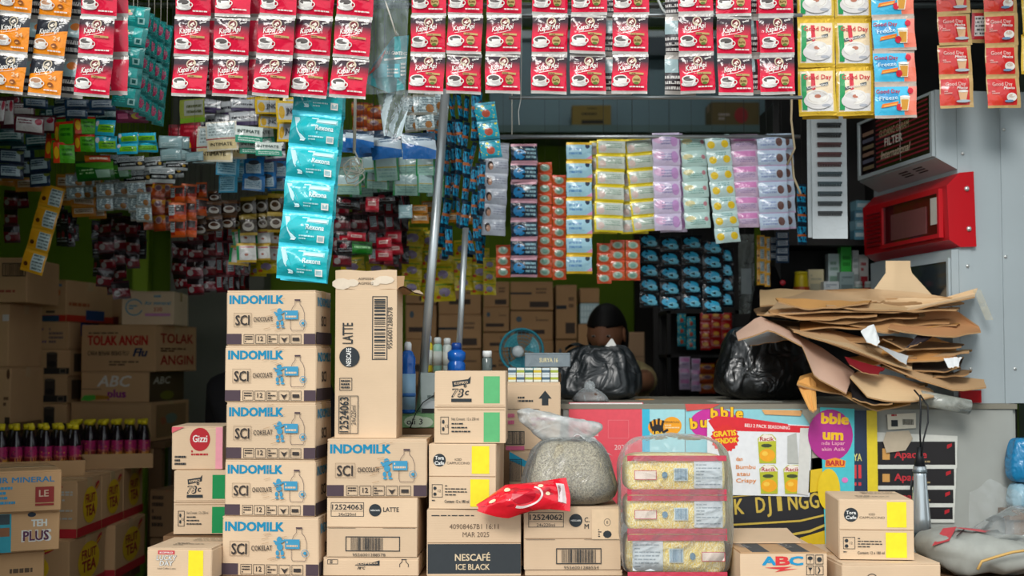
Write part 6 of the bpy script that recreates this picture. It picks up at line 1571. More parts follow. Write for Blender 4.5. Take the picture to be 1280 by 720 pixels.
# bag of seeds
SEED = bpy.data.materials.new('seeds'); t, b = nt(SEED)
tc = t.nodes.new('ShaderNodeTexCoord'); vo = t.nodes.new('ShaderNodeTexVoronoi'); vo.inputs['Scale'].default_value = 330; t.links.new(tc.outputs['Object'], vo.inputs['Vector'])
cr = t.nodes.new('ShaderNodeValToRGB'); cr.color_ramp.elements[0].color = lin('#5f5645'); cr.color_ramp.elements[1].color = lin('#bfb59a'); t.links.new(vo.outputs['Color'], cr.inputs['Fac']); t.links.new(cr.outputs['Color'], b.inputs['Base Color'])
bp = t.nodes.new('ShaderNodeBump'); bp.inputs['Strength'].default_value = .5; bp.inputs['Distance'].default_value = .002; t.links.new(vo.outputs['Distance'], bp.inputs['Height']); t.links.new(bp.outputs['Normal'], b.inputs['Normal']); b.inputs['Roughness'].default_value = .45
D = 3.45
c = P(713, 634, D)
SB = thing('seed_bag', (c.x, D + .06, Z_SEED + .001), 'knotted clear bag of pale birdseed sitting on a carton', 'bag')
hs = S(78, D)
bag_blob(S(56, D), .085, hs, SEED, .004, 12, 4, .24, 44, 26).obj('seeds', SB)
SF = film('seed_bag_film', '#dfe3e2', .08, .1)
bag_blob(S(58, D), .088, hs + .006, SF, .006, 20, 6, .26, 48, 30).obj('film_body', SB)
FW = film('bag_mouth_film', '#d7dad8', .55, .2)
def mouth(th, ph):
    z = (math.sin(ph) + 1) / 2
    r = (.030 + .062 * z) * max(.05, math.cos(ph)) ** .3
    x = r * 1.5 * math.cos(th); y = r * .55 * math.sin(th)
    q = crumple((x, y, z * .1), .010, 26, 9) * z
    return Vector((x + q - .022 * z - .012, y + q, hs - .014 + z * S(38, D) + q * .5 - .018 * z * math.cos(th)))
blob(mouth, 40, 18, FW).obj('bag_mouth', SB)
ribbon(lambda u, v: (.01 + .10 * u, -.03 + .03 * v, hs + .012 - .055 * u * u + .02 * v * (1 - u) + .006 * math.sin(u * 14)), 16, 4, FW).obj('bag_handle', SB)
ribbon(lambda u, v: (.005 + .07 * u, -.034 + .012 * v, hs + .004 - .018 * u + .003 * math.sin(u * 9)), 10, 2, mat('#c01f36', .4)).obj('tie_ribbon', SB)
# red snack bag lying against the seeds
def d_snack(p, w, h):
    p.ring(.52 * w, .46 * h, .19 * w, .36 * h, .022 * w, mat('#f0d9d6', .3), 20, -2.2, .9); p.ell(.50 * w, .48 * h, .13 * w, .26 * h, mat('#c2182c', .3), 16)
    for a, b, r in ((.34, .76, .035), (.70, .72, .03), (.76, .45, .025), (.16, .58, .04)): p.ell(a * w, b * h, r * w, r * w * .8, mat('#f0dcb8', .3), 10)
    p.rect(.87 * w, .2 * h, .96 * w, .8 * h, mat('#e9d9d8', .3), 2, 4); p.barcode(.88 * w, .28 * h, .95 * w, .72 * h, mat('#8a2a34'), 4, True)
D = 3.385
me = sachet_mesh('bag_body', S(114, D), S(40, D), .034, print_mat('snack_film', '#e0182c', [('d', '#b80f22', 3, .6), ('d', '#f04a4a', 5, .66)], .16, .7, .9), mat('#c9182a', .25, .1, .6, 'foil'), d_snack, .03, .05, 5, 18, 14, '#b01424')
for v in me.vertices:
    u = v.co.x / S(114, D) + .5; k = min(1, .22 + u * 2.4); zc_ = -S(24, D)
    v.co.z = zc_ + (v.co.z - zc_) * k * (1 + .10 * math.sin(u * 7)) - .006 * math.sin(u * 5 + 1); v.co.y *= .4 + .6 * k
c = P(652, 604, D)
T = thing('snack_bag', (c.x, D - .008, c.z), 'shiny red snack bag lying against the bag of seeds', 'snack')
link('bag_body', me, T, (0, 0, 0), (math.radians(-22), math.radians(-5), math.radians(0)))

# ------------------------------------------------------------------ heap of flattened cardboard on the counter
def sheet(name, label, up, lo, Du, Dl, hexcol, seed, n=18, thick=.004, cat='cardboard', group=None, wav=.011):
    "bent board between an upper and a lower edge (photo pixels), upper edge at Du, lower at Dl"
    def interp(pts, t):
        L = [0]
        for a, b in zip(pts, pts[1:]): L.append(L[-1] + math.hypot(b[0] - a[0], b[1] - a[1]))
        d = t * L[-1]
        for i in range(len(pts) - 1):
            if d <= L[i + 1] + 1e-9:
                f = (d - L[i]) / max(1e-9, L[i + 1] - L[i]); return (pts[i][0] + (pts[i + 1][0] - pts[i][0]) * f, pts[i][1] + (pts[i + 1][1] - pts[i][1]) * f)
        return pts[-1]
    c = P(*interp(lo, .5), Dl)
    front, back = [], []
    nv = 5
    mb = MB()
    m = card(hexcol) if isinstance(hexcol, str) else hexcol
    def pt(u, v, off=0):
        a, b = interp(up, u), interp(lo, u)
        D = Du + (Dl - Du) * v
        # belly: the board sags between its edges
        x, y = a[0] + (b[0] - a[0]) * v, a[1] + (b[1] - a[1]) * v
        D = min(D, 3.925 + max(0, 1100 - x) * .0035)
        p = P(x, y, D) - c
        w = noise.noise(Vector((u * 5 + seed * 3.7, v * 2.2, seed))) * wav
        return p + Vector((0, w - off * .3, w * .4 + off))
    mb.grid(lambda u, v: pt(u, 1 - v), n, nv, m); mb.grid(lambda u, v: pt(1 - u, 1 - v, -thick), n, nv, m)
    # rims
    for vv in (0, 1):
        mb.grid(lambda u, q: pt(u if vv else 1 - u, vv, -thick * (1 - q)), n, 1, card('#b48e64'))
    o = mb.obj(name, None, c)
    tag(o, label, cat, group)
    return o
HEAP = [
 # upper edge, lower edge, Du, Dl, colour, label
 ([(945, 398), (1000, 402), (1080, 396), (1165, 400)], [(940, 404), (1000, 412), (1080, 408), (1170, 410)], 4.30, 3.98, '#a9855c', 'brown board low in the heap'),
 ([(942, 386), (990, 372), (1060, 372), (1150, 374)], [(946, 392), (1000, 398), (1075, 394), (1160, 396)], 4.32, 4.00, '#8d6f4e', 'dark folded board under the top sheets'),
 ([(950, 362), (985, 361), (1040, 364)], [(950, 382), (990, 380), (1042, 378)], 4.22, 4.06, '#dcb98a', 'rolled light tan board end beside the yellow pot'),
 ([(985, 366), (1060, 360), (1105, 362), (1165, 368), (1190, 372)], [(960, 388), (1040, 380), (1100, 376), (1160, 384), (1205, 378)], 4.20, 3.95, '#c9a983', 'wide tan board spread over the heap'),
 ([(965, 386), (1040, 375), (1120, 372), (1180, 372), (1222, 360)], [(955, 394), (1040, 388), (1120, 390), (1150, 386), (1218, 370)], 4.05, 3.84, '#d3b58f', 'long topmost board with its tip turned up'),
 ([(1000, 402), (1045, 392), (1080, 402), (1120, 410)], [(1000, 412), (1045, 408), (1090, 412), (1125, 416)], 4.05, 3.86, '#c98f50', 'bright orange-brown board in the middle of the heap'),
 ([(1120, 396), (1160, 386), (1195, 388), (1224, 408)], [(1110, 410), (1150, 418), (1195, 420), (1226, 414)], 4.02, 3.80, '#b4845a', 'curled brown board lobe towards the cabinet'),
 ([(1090, 400), (1125, 388), (1142, 396), (1140, 412)], [(1085, 412), (1112, 416), (1130, 412), (1140, 416)], 3.96, 3.82, '#c79a68', 'small creased flap in the middle of the heap'),
 ([(1085, 424), (1120, 420), (1145, 426)], [(1095, 446), (1122, 440), (1148, 430)], 3.98, 3.84, '#d39c58', 'orange-tan flap above the long bent board'),
 ([(1125, 432), (1165, 420), (1195, 432)], [(1118, 452), (1165, 450), (1196, 448)], 3.98, 3.82, '#c99257', 'orange-tan board end before the cabinet'),
 ([(1140, 446), (1180, 448), (1205, 446)], [(1135, 462), (1180, 464), (1200, 458)], 3.97, 3.84, '#4d4036', 'dark inner board under the orange-tan end'),
 ([(985, 408), (1040, 412), (1090, 424), (1140, 450), (1190, 470), (1230, 474)], [(992, 414), (1050, 432), (1100, 452), (1150, 474), (1195, 488), (1233, 484)], 3.94, 3.78, '#bd9a72', 'long bent board sloping down to the cabinet foot'),
 ([(995, 412), (1060, 424), (1100, 440), (1140, 455)], [(1000, 417), (1060, 434), (1100, 450), (1140, 462)], 3.90, 3.77, '#d0b28a', 'narrow tan board edge on the long bent board'),
 ([(920, 416), (948, 394), (985, 412), (1030, 436), (1068, 464)], [(923, 425), (962, 411), (1003, 432), (1018, 470), (1058, 492)], 3.90, 3.74, '#dcb7a0', 'large pinkish board drooping over the black bag'),
 ([(1072, 464), (1120, 470), (1165, 486), (1170, 494)], [(1062, 470), (1085, 496), (1120, 503), (1168, 496)], 3.84, 3.74, '#d6b68c', 'light tan crumpled board at the foot of the heap'),
 ([(1062, 472), (1090, 486), (1118, 500)], [(1066, 498), (1095, 506), (1116, 504)], 3.80, 3.745, mat('#1c1a1c', .5), 'black printed board at the foot of the heap'),
 ([(1000, 470), (1020, 464), (1058, 488), (1085, 500), (1140, 492)], [(996, 480), (1016, 486), (1052, 492), (1096, 514), (1138, 504)], 3.86, 3.78, '#d9a35c', 'orange board jutting out below the pinkish one'),
 ([(996, 478), (1012, 470), (1020, 478)], [(1012, 512), (1016, 514), (1021, 512)], 3.80, 3.76, '#d9a05a', 'orange flap hanging down over the counter edge'),
]
for i, (u, l, du, dl, c, lab) in enumerate(HEAP):
    sheet('cardboard_sheet', lab, u, l, du, dl, c, i + 1, group='flattened cardboard heap')
HR = random.Random(12)
EX = [(960, 1100, 388), (1010, 1150, 392), (1040, 1190, 398), (1060, 1200, 404), (1020, 1120, 418), (1100, 1205, 424), (1080, 1180, 434), (1060, 1150, 442), (1120, 1215, 440), (1100, 1200, 456), (1130, 1215, 466), (1075, 1160, 474), (970, 1090, 376), (1030, 1200, 380)]
SPOT = ('under the topmost boards', 'in the thick of the heap', 'low in the heap')
for i, (xa, xb, y) in enumerate(EX):
    m_ = (xa + xb) / 2; t1, t2 = HR.uniform(-5, 5), HR.uniform(-4, 6); hh = HR.uniform(7, 13)
    col = HR.choice(('#c9a77c', '#b58a5c', '#d3b489', '#a67d52', '#c79458', '#8f7150'))
    nm = {'#c9a77c': 'tan', '#b58a5c': 'mid brown', '#d3b489': 'light tan', '#a67d52': 'brown', '#c79458': 'orange-tan', '#8f7150': 'dark brown'}[col]
    k_ = 0 if y < 395 else 1 if y < 440 else 2
    sheet('cardboard_sheet', f'{nm} creased board edge {SPOT[k_]}', [(xa, y + t1), (xa * .7 + xb * .3, y - 3), (m_, y + t2 * .5), (xb, y + t2)], [(xa + 3, y + t1 + 3), (xa * .7 + xb * .3, y + hh), (m_ + 8, y + hh * .8 + t2 * .5), (xb - 4, y + t2 + 3)], 3.915, 3.85 + HR.uniform(-.03, .02), col, 60 + i, group='flattened cardboard heap', wav=.016)
# upright flap with a crease
D = 4.02
c = P(1122, 372, D)
mb = MB()
def upf(u, v, off=0.0):
    l = (1085 + (1107 - 1085) * min(1, v * 1.5)); r = (1168 + (1138 - 1168) * min(1, v * 1.4) + 0)
    p = P(l + (r - l) * u, 372 - 46 * v, D + .02 * abs(u - .35) + .01 * v + off) - c
    return p
mb.grid(lambda u, v: upf(u, v), 12, 6, card('#e0c39c')); mb.grid(lambda u, v: upf(1 - u, v, .004), 12, 6, card('#c9a880'))
tag(mb.obj('cardboard_sheet', None, c), 'upright creased flap sticking up from the heap', 'cardboard', 'flattened cardboard heap')
# white and red scraps between the boards
for i, (u, l, du, dl, colr, lab) in enumerate((
    ([(1076, 414), (1092, 404), (1098, 420)], [(1084, 428), (1096, 432), (1100, 428)], 3.80, 3.77, '#d9dcdc', 'white torn label in the heap'),
    ([(1095, 430), (1120, 440), (1135, 444)], [(1100, 434), (1120, 448), (1133, 456)], 3.83, 3.765, '#cdd2d4', 'white paper strip above the long bent board'),
    ([(1180, 448), (1202, 446)], [(1186, 460), (1197, 458)], 3.78, 3.76, '#dadcdd', 'white scrap at the cabinet end of the heap'),
    ([(1056, 446), (1075, 452), (1106, 460)], [(1062, 456), (1080, 466), (1098, 468)], 3.79, 3.735, '#7d1420', 'dark red printed strip in the heap'),
    ([(1150, 416), (1160, 414), (1172, 416)], [(1130, 436), (1140, 432), (1152, 428)], 3.83, 3.80, '#2a2226', 'black printed strip under the curled lobe'),
    ([(926, 420), (960, 412), (988, 416)], [(937, 432), (965, 428), (990, 424)], 3.98, 3.88, '#d2dade', 'white plastic roll on the black bag'))):
    sheet('paper_scrap', lab, u, l, du, dl, mat(colr, .5), 40 + i, 10, .002, 'paper')

# ------------------------------------------------------------------ things between the front stacks and the counter
PL = lambda h, r=.35: mat(h, r, 0, .5, 'plastic')
def lathe_thing(name, label, cat, px, py_base, D, parts, group=None, z=None):
    c = P(px, py_base, D)
    T = thing(name, (c.x, D, c.z if z is None else z), label, cat, group)
    for nm, prof, m in parts: MB().lathe(prof, m, 18).obj(nm, T)
    return T
# shelf board with a green carton
DS = 3.76
zS = P(520, 535, DS).z
bench('wooden_stand', 'narrow plank stand between the tall carton and the counter', P(499, 535, DS).x, P(618, 535, DS).x, DS - .03, DS + .13, zS, 2)
T = carton('detergent_carton', 'flat green and white carton lying beneath the white socket box', 500, 547, 517, 0, DS - .02, .15, 0, zS + .001, mat('#7fb07c', .6), Fd=lambda p, w, h: [p.ell(.45 * w, .45 * h, .3 * w, .42 * h, mat('#cfe0c8'), 16), p.ell(.7 * w, .4 * h, .22 * w, .36 * h, mat('#cfe0c8'), 14), p.text('oli 3', .22 * w, .25 * h, .4 * h, INKB, w=.42 * w, bold=.01)], tape=False)
zG = T['top']
T = thing('socket_box', (P(543, 515, DS).x, DS + .03, zG + .001), 'white socket box with black base and a coiled black cable', 'socket')
MB().box(-.035, -.03, 0, .035, .03, .012, mat('#16181a', .4)).obj('base', T)
b = MB().box(-.034, -.028, .012, .034, .028, .034, PL('#c9d2d6')); b.obj('housing', T)
pts = [(.02 + .022 * math.cos(a) * (1 - .02 * a), -.035, .048 + .020 * math.sin(a)) for a in [i * .35 for i in range(40)]]
MB().tube(pts + [(-.03, -.04, .03), (-.05, -.05, 0.0), (-.065, -.055, -.04)], .0016, mat('#15171a', .4), 6).obj('cable', T)
# leaning aluminium poles
for (a, b, c2, d, D0, r, lab) in ((557, 112, 524, 533, 3.855, .013, 'long leaning aluminium pole beside the blue bottle'), (582, 285, 572, 470, 3.96, .009, 'shorter thin pole behind the blue-necked bottle')):
    p, q = P(a, b, D0), P(c2, d, D0)
    T = thing('metal_pole', q, lab, 'pole')
    MB().tube([(0, 0, 0), p - q], r, mat('#c2c9cb', .3, .7, .5, 'metal'), 12).obj('tube', T)
    MB().tube([(0, 0, 0), (p - q) * .01], r * 1.15, mat('#8a8f92', .5), 12).obj('foot_cap', T)
zR = P(560, 466, 3.98).z
bench('wooden_stand', 'plank stand carrying the spray cans behind the striped carton', P(526, 466, 3.98).x, P(700, 466, 3.98).x, 3.90, 4.12, zR, 3)
# floor cleaner bottle
T = lathe_thing('cleaner_bottle', 'tall blue cleaner bottle with white cap and pale label', 'bottle', 509.5, 517, DS - .01, [
    ('bottle_body', [(.020, 0), (.0215, .004), (.0215, .115), (.020, .125), (.0215, .135), (.0215, .150), (.014, .168), (.009, .172)], PL('#1f5fb4', .2)),
    ('label_band', [(.0219, .010), (.0219, .108)], print_mat('cleaner_label', '#9fc3dc', [('r', 0, .0, 1, .45, '#3f78b8')], .3, .5, 0) if False else PL('#8fb9d8')),
    ('label_stripe', [(.0222, .045), (.0222, .055)], PL('#2f6fb8')),
    ('cap', [(.010, .172), (.010, .190), (.006, .196)], PL('#e6eaec'))], z=zG + .001)
# spray cans and bottles on the plank stand
for x, col, cap, hh, lab in ((535, '#e0c92a', '#cfd6d4', .105, 'yellow spray can with clear cap'), (547, '#9ccbb8', '#d5dbd8', .100, 'mint green spray can'), (559, '#c9d2cc', '#dfe3e0', .098, 'white spray can')):
    lathe_thing('spray_can', lab + ' on the plank stand', 'spray can', x, 466, 3.98 + .02 * (x % 2), [('can_body', [(.0115, 0), (.013, .003), (.013, hh * .78), (.008, hh * .86)], PL(col, .3)), ('cap', [(.0105, hh * .84), (.0105, hh), (.007, hh + .003)], PL(cap, .25)), ('label_band', [(.0133, hh * .2), (.0133, hh * .62)], PL('#d5d8cf', .4))], z=zR + .001)
lathe_thing('water_bottle', 'dark blue drinking bottle with stepped neck behind the striped carton', 'bottle', 570.5, 470, 3.93, [('bottle_body', [(.024, 0), (.026, .006), (.026, .024), (.0215, .032), (.0215, .034), (.026, .040), (.0265, .058), (.016, .066)], PL('#155fb8', .15)), ('cap', [(.0145, .064), (.0145, .082), (.012, .086)], PL('#0f3f8c', .3))], z=zR + .001)
lathe_thing('pill_bottle', 'small clear bottle with white cap behind the striped carton', 'bottle', 609, 466, 3.96, [('bottle_body', [(.014, 0), (.015, .004), (.015, .040), (.010, .046)], PL('#5f6a68', .1)), ('cap', [(.0135, .045), (.0135, .060), (.012, .063)], PL('#e9ecea', .4))], z=zR + .001)
c = carton('medicine_box', 'small white box with faint print behind the coiled cable', 527, 549, 466, 0, 3.84, .03, 0, zS + .001, mat('#c3cdc8', .6), Fd=ln_(.4, .3, .9, .6, 3, '#6a7a74'), tape=False)
# cigarette packs on the pink-printed carton
packs = [('#c9d4d0', '#2f5f58'), ('#d5d9c9', '#c9b02a'), ('#c4d0d4', '#46606e'), ('#d9dcd2', '#9aa83a')]
def pack_mesh(i):
    b, a = packs[i % 4]
    mb = MB().box(-.0105, -.022, 0, .0105, .022, .019, mat(b, .3, 0, .5, 'plastic')); mb.box(-.0107, -.0222, .006, .0107, .0222, .013, mat(a, .35, 0, .5, 'plastic')); return mb.mesh('wrapper')
pm = [pack_mesh(i) for i in range(4)]
for j in range(2):
    for i in range(6):
        c = P(640 + i * 10.6, 478, 3.765)
        T = thing('cigarette_pack', (c.x, 3.79, Z_PINK + .001 + .0195 * j), ('cigarette pack in the lower layer on the pink-printed carton', 'cigarette pack in the upper layer on the pink-printed carton')[j], 'cigarettes', ('lower cigarette packs', 'upper cigarette packs')[j])
        link('wrapper', pm[(i + (1 if j else 0) * 2) % 4 if j else 1 + (i % 3)], T)
zP = Z_PINK + .041
T = carton('cigarette_carton', 'long grey cigarette carton lying on the cigarette packs', 655, 712, 441, 0, 3.80, .05, -3, zP, mat('#6f7a80', .35, 0, .5, 'foil'), Fd=lambda p, w, h: p.text('SURYA 16', .33 * w, .35 * h, .3 * h, mat('#d0c49a'), w=.4 * w, bold=.02), tape=False)
# turquoise desk fan
DFn = 4.62
c = P(652, 438, DFn)
FAN = thing('desk_fan', (c.x, DFn + .05, zR - .0), 'turquoise desk fan with round guard behind the cigarette cartons', 'fan')
FAN.location.z = P(652, 470, DFn).z
fz = c.z - FAN.location.z
TQ = PL('#1f93a8', .35)
ry_ = Matrix.Translation((0, 0, fz)) @ Matrix.Rotation(PI / 2, 4, 'X')
R = S(27, DFn)
ring = lambda r, y: [(r * math.cos(a), y, fz + r * math.sin(a)) for a in [2 * PI * i / 36 for i in range(36)]]
MB().tube(ring(R, -.03), .004, TQ, 8, True).obj('guard_rim', FAN)
MB().tube(ring(R, .01), .004, TQ, 8, True).obj('guard_rim', FAN)
for k in range(5): MB().tube(ring(R * (.30 + .15 * k), -.035 + .003 * k), .0009, TQ, 5, True).obj('guard_ring', FAN)
wires = MB()
for k in range(28):
    a = 2 * PI * k / 28; wires.tube([(.012 * math.cos(a), -.04, fz + .012 * math.sin(a)), (R * .7 * math.cos(a), -.036, fz + R * .7 * math.sin(a)), (R * math.cos(a), -.03, fz + R * math.sin(a))], .0007, TQ, 4)
w_ = wires.obj('guard_wires', FAN); w_['kind'] = 'stuff'
for k in range(3):
    a0 = k * 2 * PI / 3 + .3
    MB().grid(lambda u, v: ((.012 + .05 * u) * math.cos(a0 + (v - .5) * (.5 + .7 * u)), -.012 + .012 * (v - .5), fz + (.012 + .05 * u) * math.sin(a0 + (v - .5) * (.5 + .7 * u))), 6, 4, PL('#58b4c0', .3)).obj('blade', FAN)
MB().lathe([(.020, -.0), (.020, .008), (.014, .014)], PL('#d3dde0', .3), 18, Matrix.Translation((-.012, -.036, fz - .004)) @ Matrix.Rotation(PI / 2, 4, 'X')).obj('hub_cap', FAN)
MB().box(-.018, -.01, .012, .018, .03, fz - .02, TQ).obj('neck', FAN)
MB().lathe([(.06, 0), (.06, .008), (.03, .014)], TQ, 24).obj('base', FAN)
bench('wooden_stand', 'plank stand under the desk fan', c.x - .10, c.x + .10, DFn - .03, DFn + .14, FAN.location.z - .001, 2)

# ------------------------------------------------------------------ hanging odds and ends
# clear wrapper with teal card hanging between the coffee strips
D = 3.42
c = P(489, 0, D)
T = thing('hanging_pack', (c.x, D, c.z + .06), 'teal card in a clear plastic sleeve hanging between coffee strips', 'pack')
zt_ = .0; w = S(48, D); h = S(118, D) + .06
Xp = lambda px, py: (P(px, py, D).x - c.x, P(px, py, D).z - c.z - .06)
def quad(pts, m, name, y):
    mb = MB(); o2 = [Xp(*p) for p in pts]; n = len(o2)
    mb.add([(a, y, b) for a, b in o2] + [(a, y + .0012, b) for a, b in o2], [tuple(range(n)), tuple(range(2 * n - 1, n - 1, -1))] + [(i, n + i, n + (i + 1) % n, (i + 1) % n) for i in range(n)], m); return mb.obj(name, T)
tealc = mat('#2a8f94', .35, 0, .5, 'foil')
quad([(458, 104), (466, 80), (480, 62), (492, 46), (511, 44), (506, 112), (486, 116)], tealc, 'card', 0)
pr = Print(lambda x, y, q: (x, -.001 - q, y))
x, y = Xp(480, 68); pr.text('BIAR GANTENG', x, y, S(4.4, D), CREAM, w=S(29, D), bold=.02, rot=-.05)
a, b = Xp(480, 75), Xp(508, 72); pr.line([a, b], S(2.4, D), CREAM)
pr.rect(*Xp(472, 97), *Xp(500, 80), mat('#5fb4c0', .4)); pr.lines(*Xp(484, 97), *Xp(498, 81), 4, CREAM, 4); pr.lines(*Xp(501, 96), *Xp(507, 78), 4, CREAM, 6); pr.poly([Xp(459, 96), Xp(470, 80), Xp(484, 60), Xp(474, 84)], mat('#a03a34', .4))
pr.obj('card_print', T)
mb = MB(); mb.grid(lambda u, v: (*(lambda q: (q[0], -.008 + .010 * math.sin(u * 9 + v * 3) + .006 * noise.noise(Vector((u * 4, v * 6, 2))), q[1]))(Xp(463 + 50 * u - 6 * (1 - v), 118 - 146 * v)),), 14, 24, film('sleeve_film', '#c3d2d6', .22, .1)); mb.obj('plastic_sleeve', T)
mb = MB(); mb.grid(lambda u, v: (*(lambda q: (q[0], .012 + .014 * math.sin(u * 7 + v * 4), q[1]))(Xp(470 + (44 - 22 * v) * u + 10 * v, 112 + 58 * v)),), 14, 12, film('sleeve_film', '#c3d2d6', .22, .1)); mb.obj('plastic_tail', T)
MB().tube([Vector((*Xp(474, -20), 0)).xzy, Vector((*Xp(488, 20), -.014)).xzy, Vector((*Xp(496, 46), -.014)).xzy], .002, STRING, 6).obj('tie_cord', T)
# white cable coil on a tape, beige rope, small strings
D = 3.72
def cord(name, label, pts, r, m, D, cat='cord'):
    q = P(*pts[0], D); T = MB().tube([P(a, b, D) - q + Vector((0, .004 * math.sin(i * 1.7), 0)) for i, (a, b) in enumerate(pts)], r, m, 6).obj(name, None, q)
    return tag(T, label, cat)
cord('hanging_tape', 'flat pale tape hanging beside the turquoise strip', [(449, -40), (445, 60), (444, 130), (443, 192)], .0045, mat('#c9c6b8', .6), 3.72, 'tape')
pts = []
for i in range(54):
    a = i * .62; pts.append((442 + (9 + 5 * math.sin(i * .9)) * math.cos(a), 206 + i * .28 + (9 + 4 * math.cos(i * .7)) * math.sin(a)))
cord('cable_coil', 'tangled white cable coil at the end of the pale tape', [(443, 188)] + pts, .0022, mat('#d2d2c4', .5), 3.70)
cord('hanging_rope', 'knotted beige rope hanging at the end of the detergent rod', [(990, -60), (991, 90), (989, 150), (993, 186), (984, 206), (990, 196), (992, 222), (998, 236), (1001, 242)], .0032, mat('#cdbb98', .7), 3.9, 'rope')
cord('thin_string', 'thin white string end dangling below the coffee strips', [(651, -60), (652, 60), (651, 124), (648, 140), (649, 156)], .0013, mat('#d9d9d4', .6), 3.44)
cord('hanging_cable', 'white cable curving behind the coffee strips', [(822, -50), (823, 0), (828, 12), (836, 22), (846, 28), (850, -10), (852, -60)], .0032, mat('#c9cfcc', .5), 3.45, 'cable')
# two steel rails behind the badge coffee strips
for py, lab in ((19, 'upper thin steel rail behind the badge coffee strips'), (122, 'lower thin steel rail at the foot of the badge coffee strips')):
    Dq = 3.47 if py < 50 else 3.51
    p, q = P(636, py, Dq), P(1003, py, Dq)
    o = MB().tube([Vector(), q - p], .005, M_STEEL, 8).obj('hanging_rail', None, p); tag(o, lab, 'rail')
    for e in (Vector((.012, 0, 0)), q - p - Vector((.012, 0, 0))): MB().tube([e + Vector((0, 0, .004)), e + Vector((0, .0, 2.66 - p.z))], .0009, NYLON, 4).obj('support_wire', o)
# card of hair combs
D = 4.02
c = P(1036, 148, D)
T = thing('comb_card', (c.x, D, c.z), 'long white card strip holding dark hair combs', 'comb card')
w = S(44, D); h = S(152, D)
MB().box(-w / 2, 0, -h, w / 2, .003, .06, mat('#c3ccd0', .35, 0, .5, 'foil')).obj('card', T)
MB().box(-w / 2 - .012, .006, -h + .004, w / 2 - .012, .009, .06, mat('#b4bec2', .35, 0, .5, 'foil')).obj('card', T)
for i in range(10):
    z = -.010 - i * S(12.4, D)
    col = ('#1c2226', '#232a2e', '#4a1c1e', '#541f22', '#4a1d20', '#20393f', '#244046', '#20383e', '#182428', '#14191c')[i]
    C = MB().box(-.036, -.006, z - .011, .036, -.0005, z - .004, mat(col, .4, 0, .5, 'plastic')).obj('comb', T)
    tb = MB()
    for k in range(14): tb.box(-.035 + .005 * k, -.005, z - .018, -.032 + .005 * k, -.001, z - .010, mat(col, .4, 0, .5, 'plastic'))
    o_ = tb.obj('comb_teeth', C); o_['kind'] = 'stuff'
MB().tube([(0, 0, .055), (0, 0, 2.34 - c.z)], .001, NYLON, 4).obj('hanging_string', T)
rail_o = MB().tube([(-.05, 0, 0), (.05, 0, 0)], .006, M_STEEL, 8).obj('hanging_rail', None, (c.x, D, 2.34)); tag(rail_o, 'short steel rod holding the comb card', 'rail')
MB().tube([(0, 0, .006), (0, 0, .76)], .0015, STRING, 4).obj('hanger_cord', rail_o)

# ------------------------------------------------------------------ shelves at the rear right
DSH = 4.76
zsh = P(1040, 372, DSH).z
T = thing('goods_shelf', (P(1030, 372, DSH).x, DSH, 0), 'dark shelf rack with small household goods behind the cardboard heap', 'shelf')
MBK = mat('#1d1b1a', .6, kind='wood')
sx0, sx1 = -S(55, DSH), S(75, DSH)
for py in (372, 300):
    MB().box(sx0, -.02, P(1040, py, DSH).z - .02, sx1, .24, P(1040, py, DSH).z, MBK).obj('shelf_board', T)
for sx in (sx0 - .021, sx1 + .001): MB().box(sx, -.02, 0, sx + .02, .24, 2.0, MBK).obj('side_post', T)
MB().box(sx0, .245, 0.3, sx1 + .55, .25, 2.75, MBK).obj('back_board', T)  # widened and raised dark sheet, hides the green wall to keep this corner dark
def sbox(px0, px1, t, col, lab, acc=None, dy=0.0, d=.05, base=372, cat='box', name='product_box'):
    D = DSH + dy; p = P((px0 + px1) / 2, base, D); w = S(px1 - px0, D); h = S(base - t, D)
    zb_ = P(1040, base, DSH).z + .0008
    o = thing(name, (p.x, D, zb_), lab, cat)
    MB().box(-w / 2, 0, 0, w / 2, d, h, mat(col, .4, 0, .5, 'plastic')).obj('box_body', o)
    if acc:
        pr = Print(lambda x, y, q: (x - w / 2, -q, y)); pr.rect(.1 * w, .15 * h, .9 * w, .5 * h, mat(acc, .5)); pr.lines(.15 * w, .6 * h, .85 * w, .85 * h, 2, mat(acc, .5), int(px0)); pr.obj('box_print', o)
sbox(1011, 1030, 336, '#c9bd96', 'cream box on the dark shelf', '#a8a48c', .06)
sbox(1030, 1049, 352, '#d2d8da', 'white box with grey print on the dark shelf', '#8a9aa8', .0)
sbox(1036, 1050, 316, '#b9c9cc', 'tall pale box behind the white box', '#7a9a8a', .08)
sbox(1052, 1065, 308, '#2fae3a', 'bright green box on the dark shelf', '#1a7a24', .05)
sbox(1066, 1074, 312, '#d5dada', 'narrow white box beside the green box', '#a8b4b4', .06)
sbox(1075, 1086, 318, '#c9c4c0', 'white and red box near the cabinet', '#b02a34', .04)
sbox(1050, 1068, 340, '#8fa4a4', 'grey-green box before the green box', '#6a7f80', -.005, .04)
c = P(1004, 372, DSH); zb_ = zsh + .0008
T = thing('yellow_pot', (c.x, DSH + .03, zb_), 'yellow plastic tub with red band at the end of the shelf', 'tub')
MB().lathe([(.030, 0), (.028, .004), (.024, .07), (.022, .085)], PL('#d9bf14', .4), 20).obj('tub_body', T); MB().lathe([(.0295, .026), (.0287, .038)], PL('#c2501e', .4), 20, caps=False).obj('label_band', T); MB().lathe([(.0235, .083), (.0235, .090), (.02, .092)], PL('#e0cc2a', .4), 20).obj('lid', T)
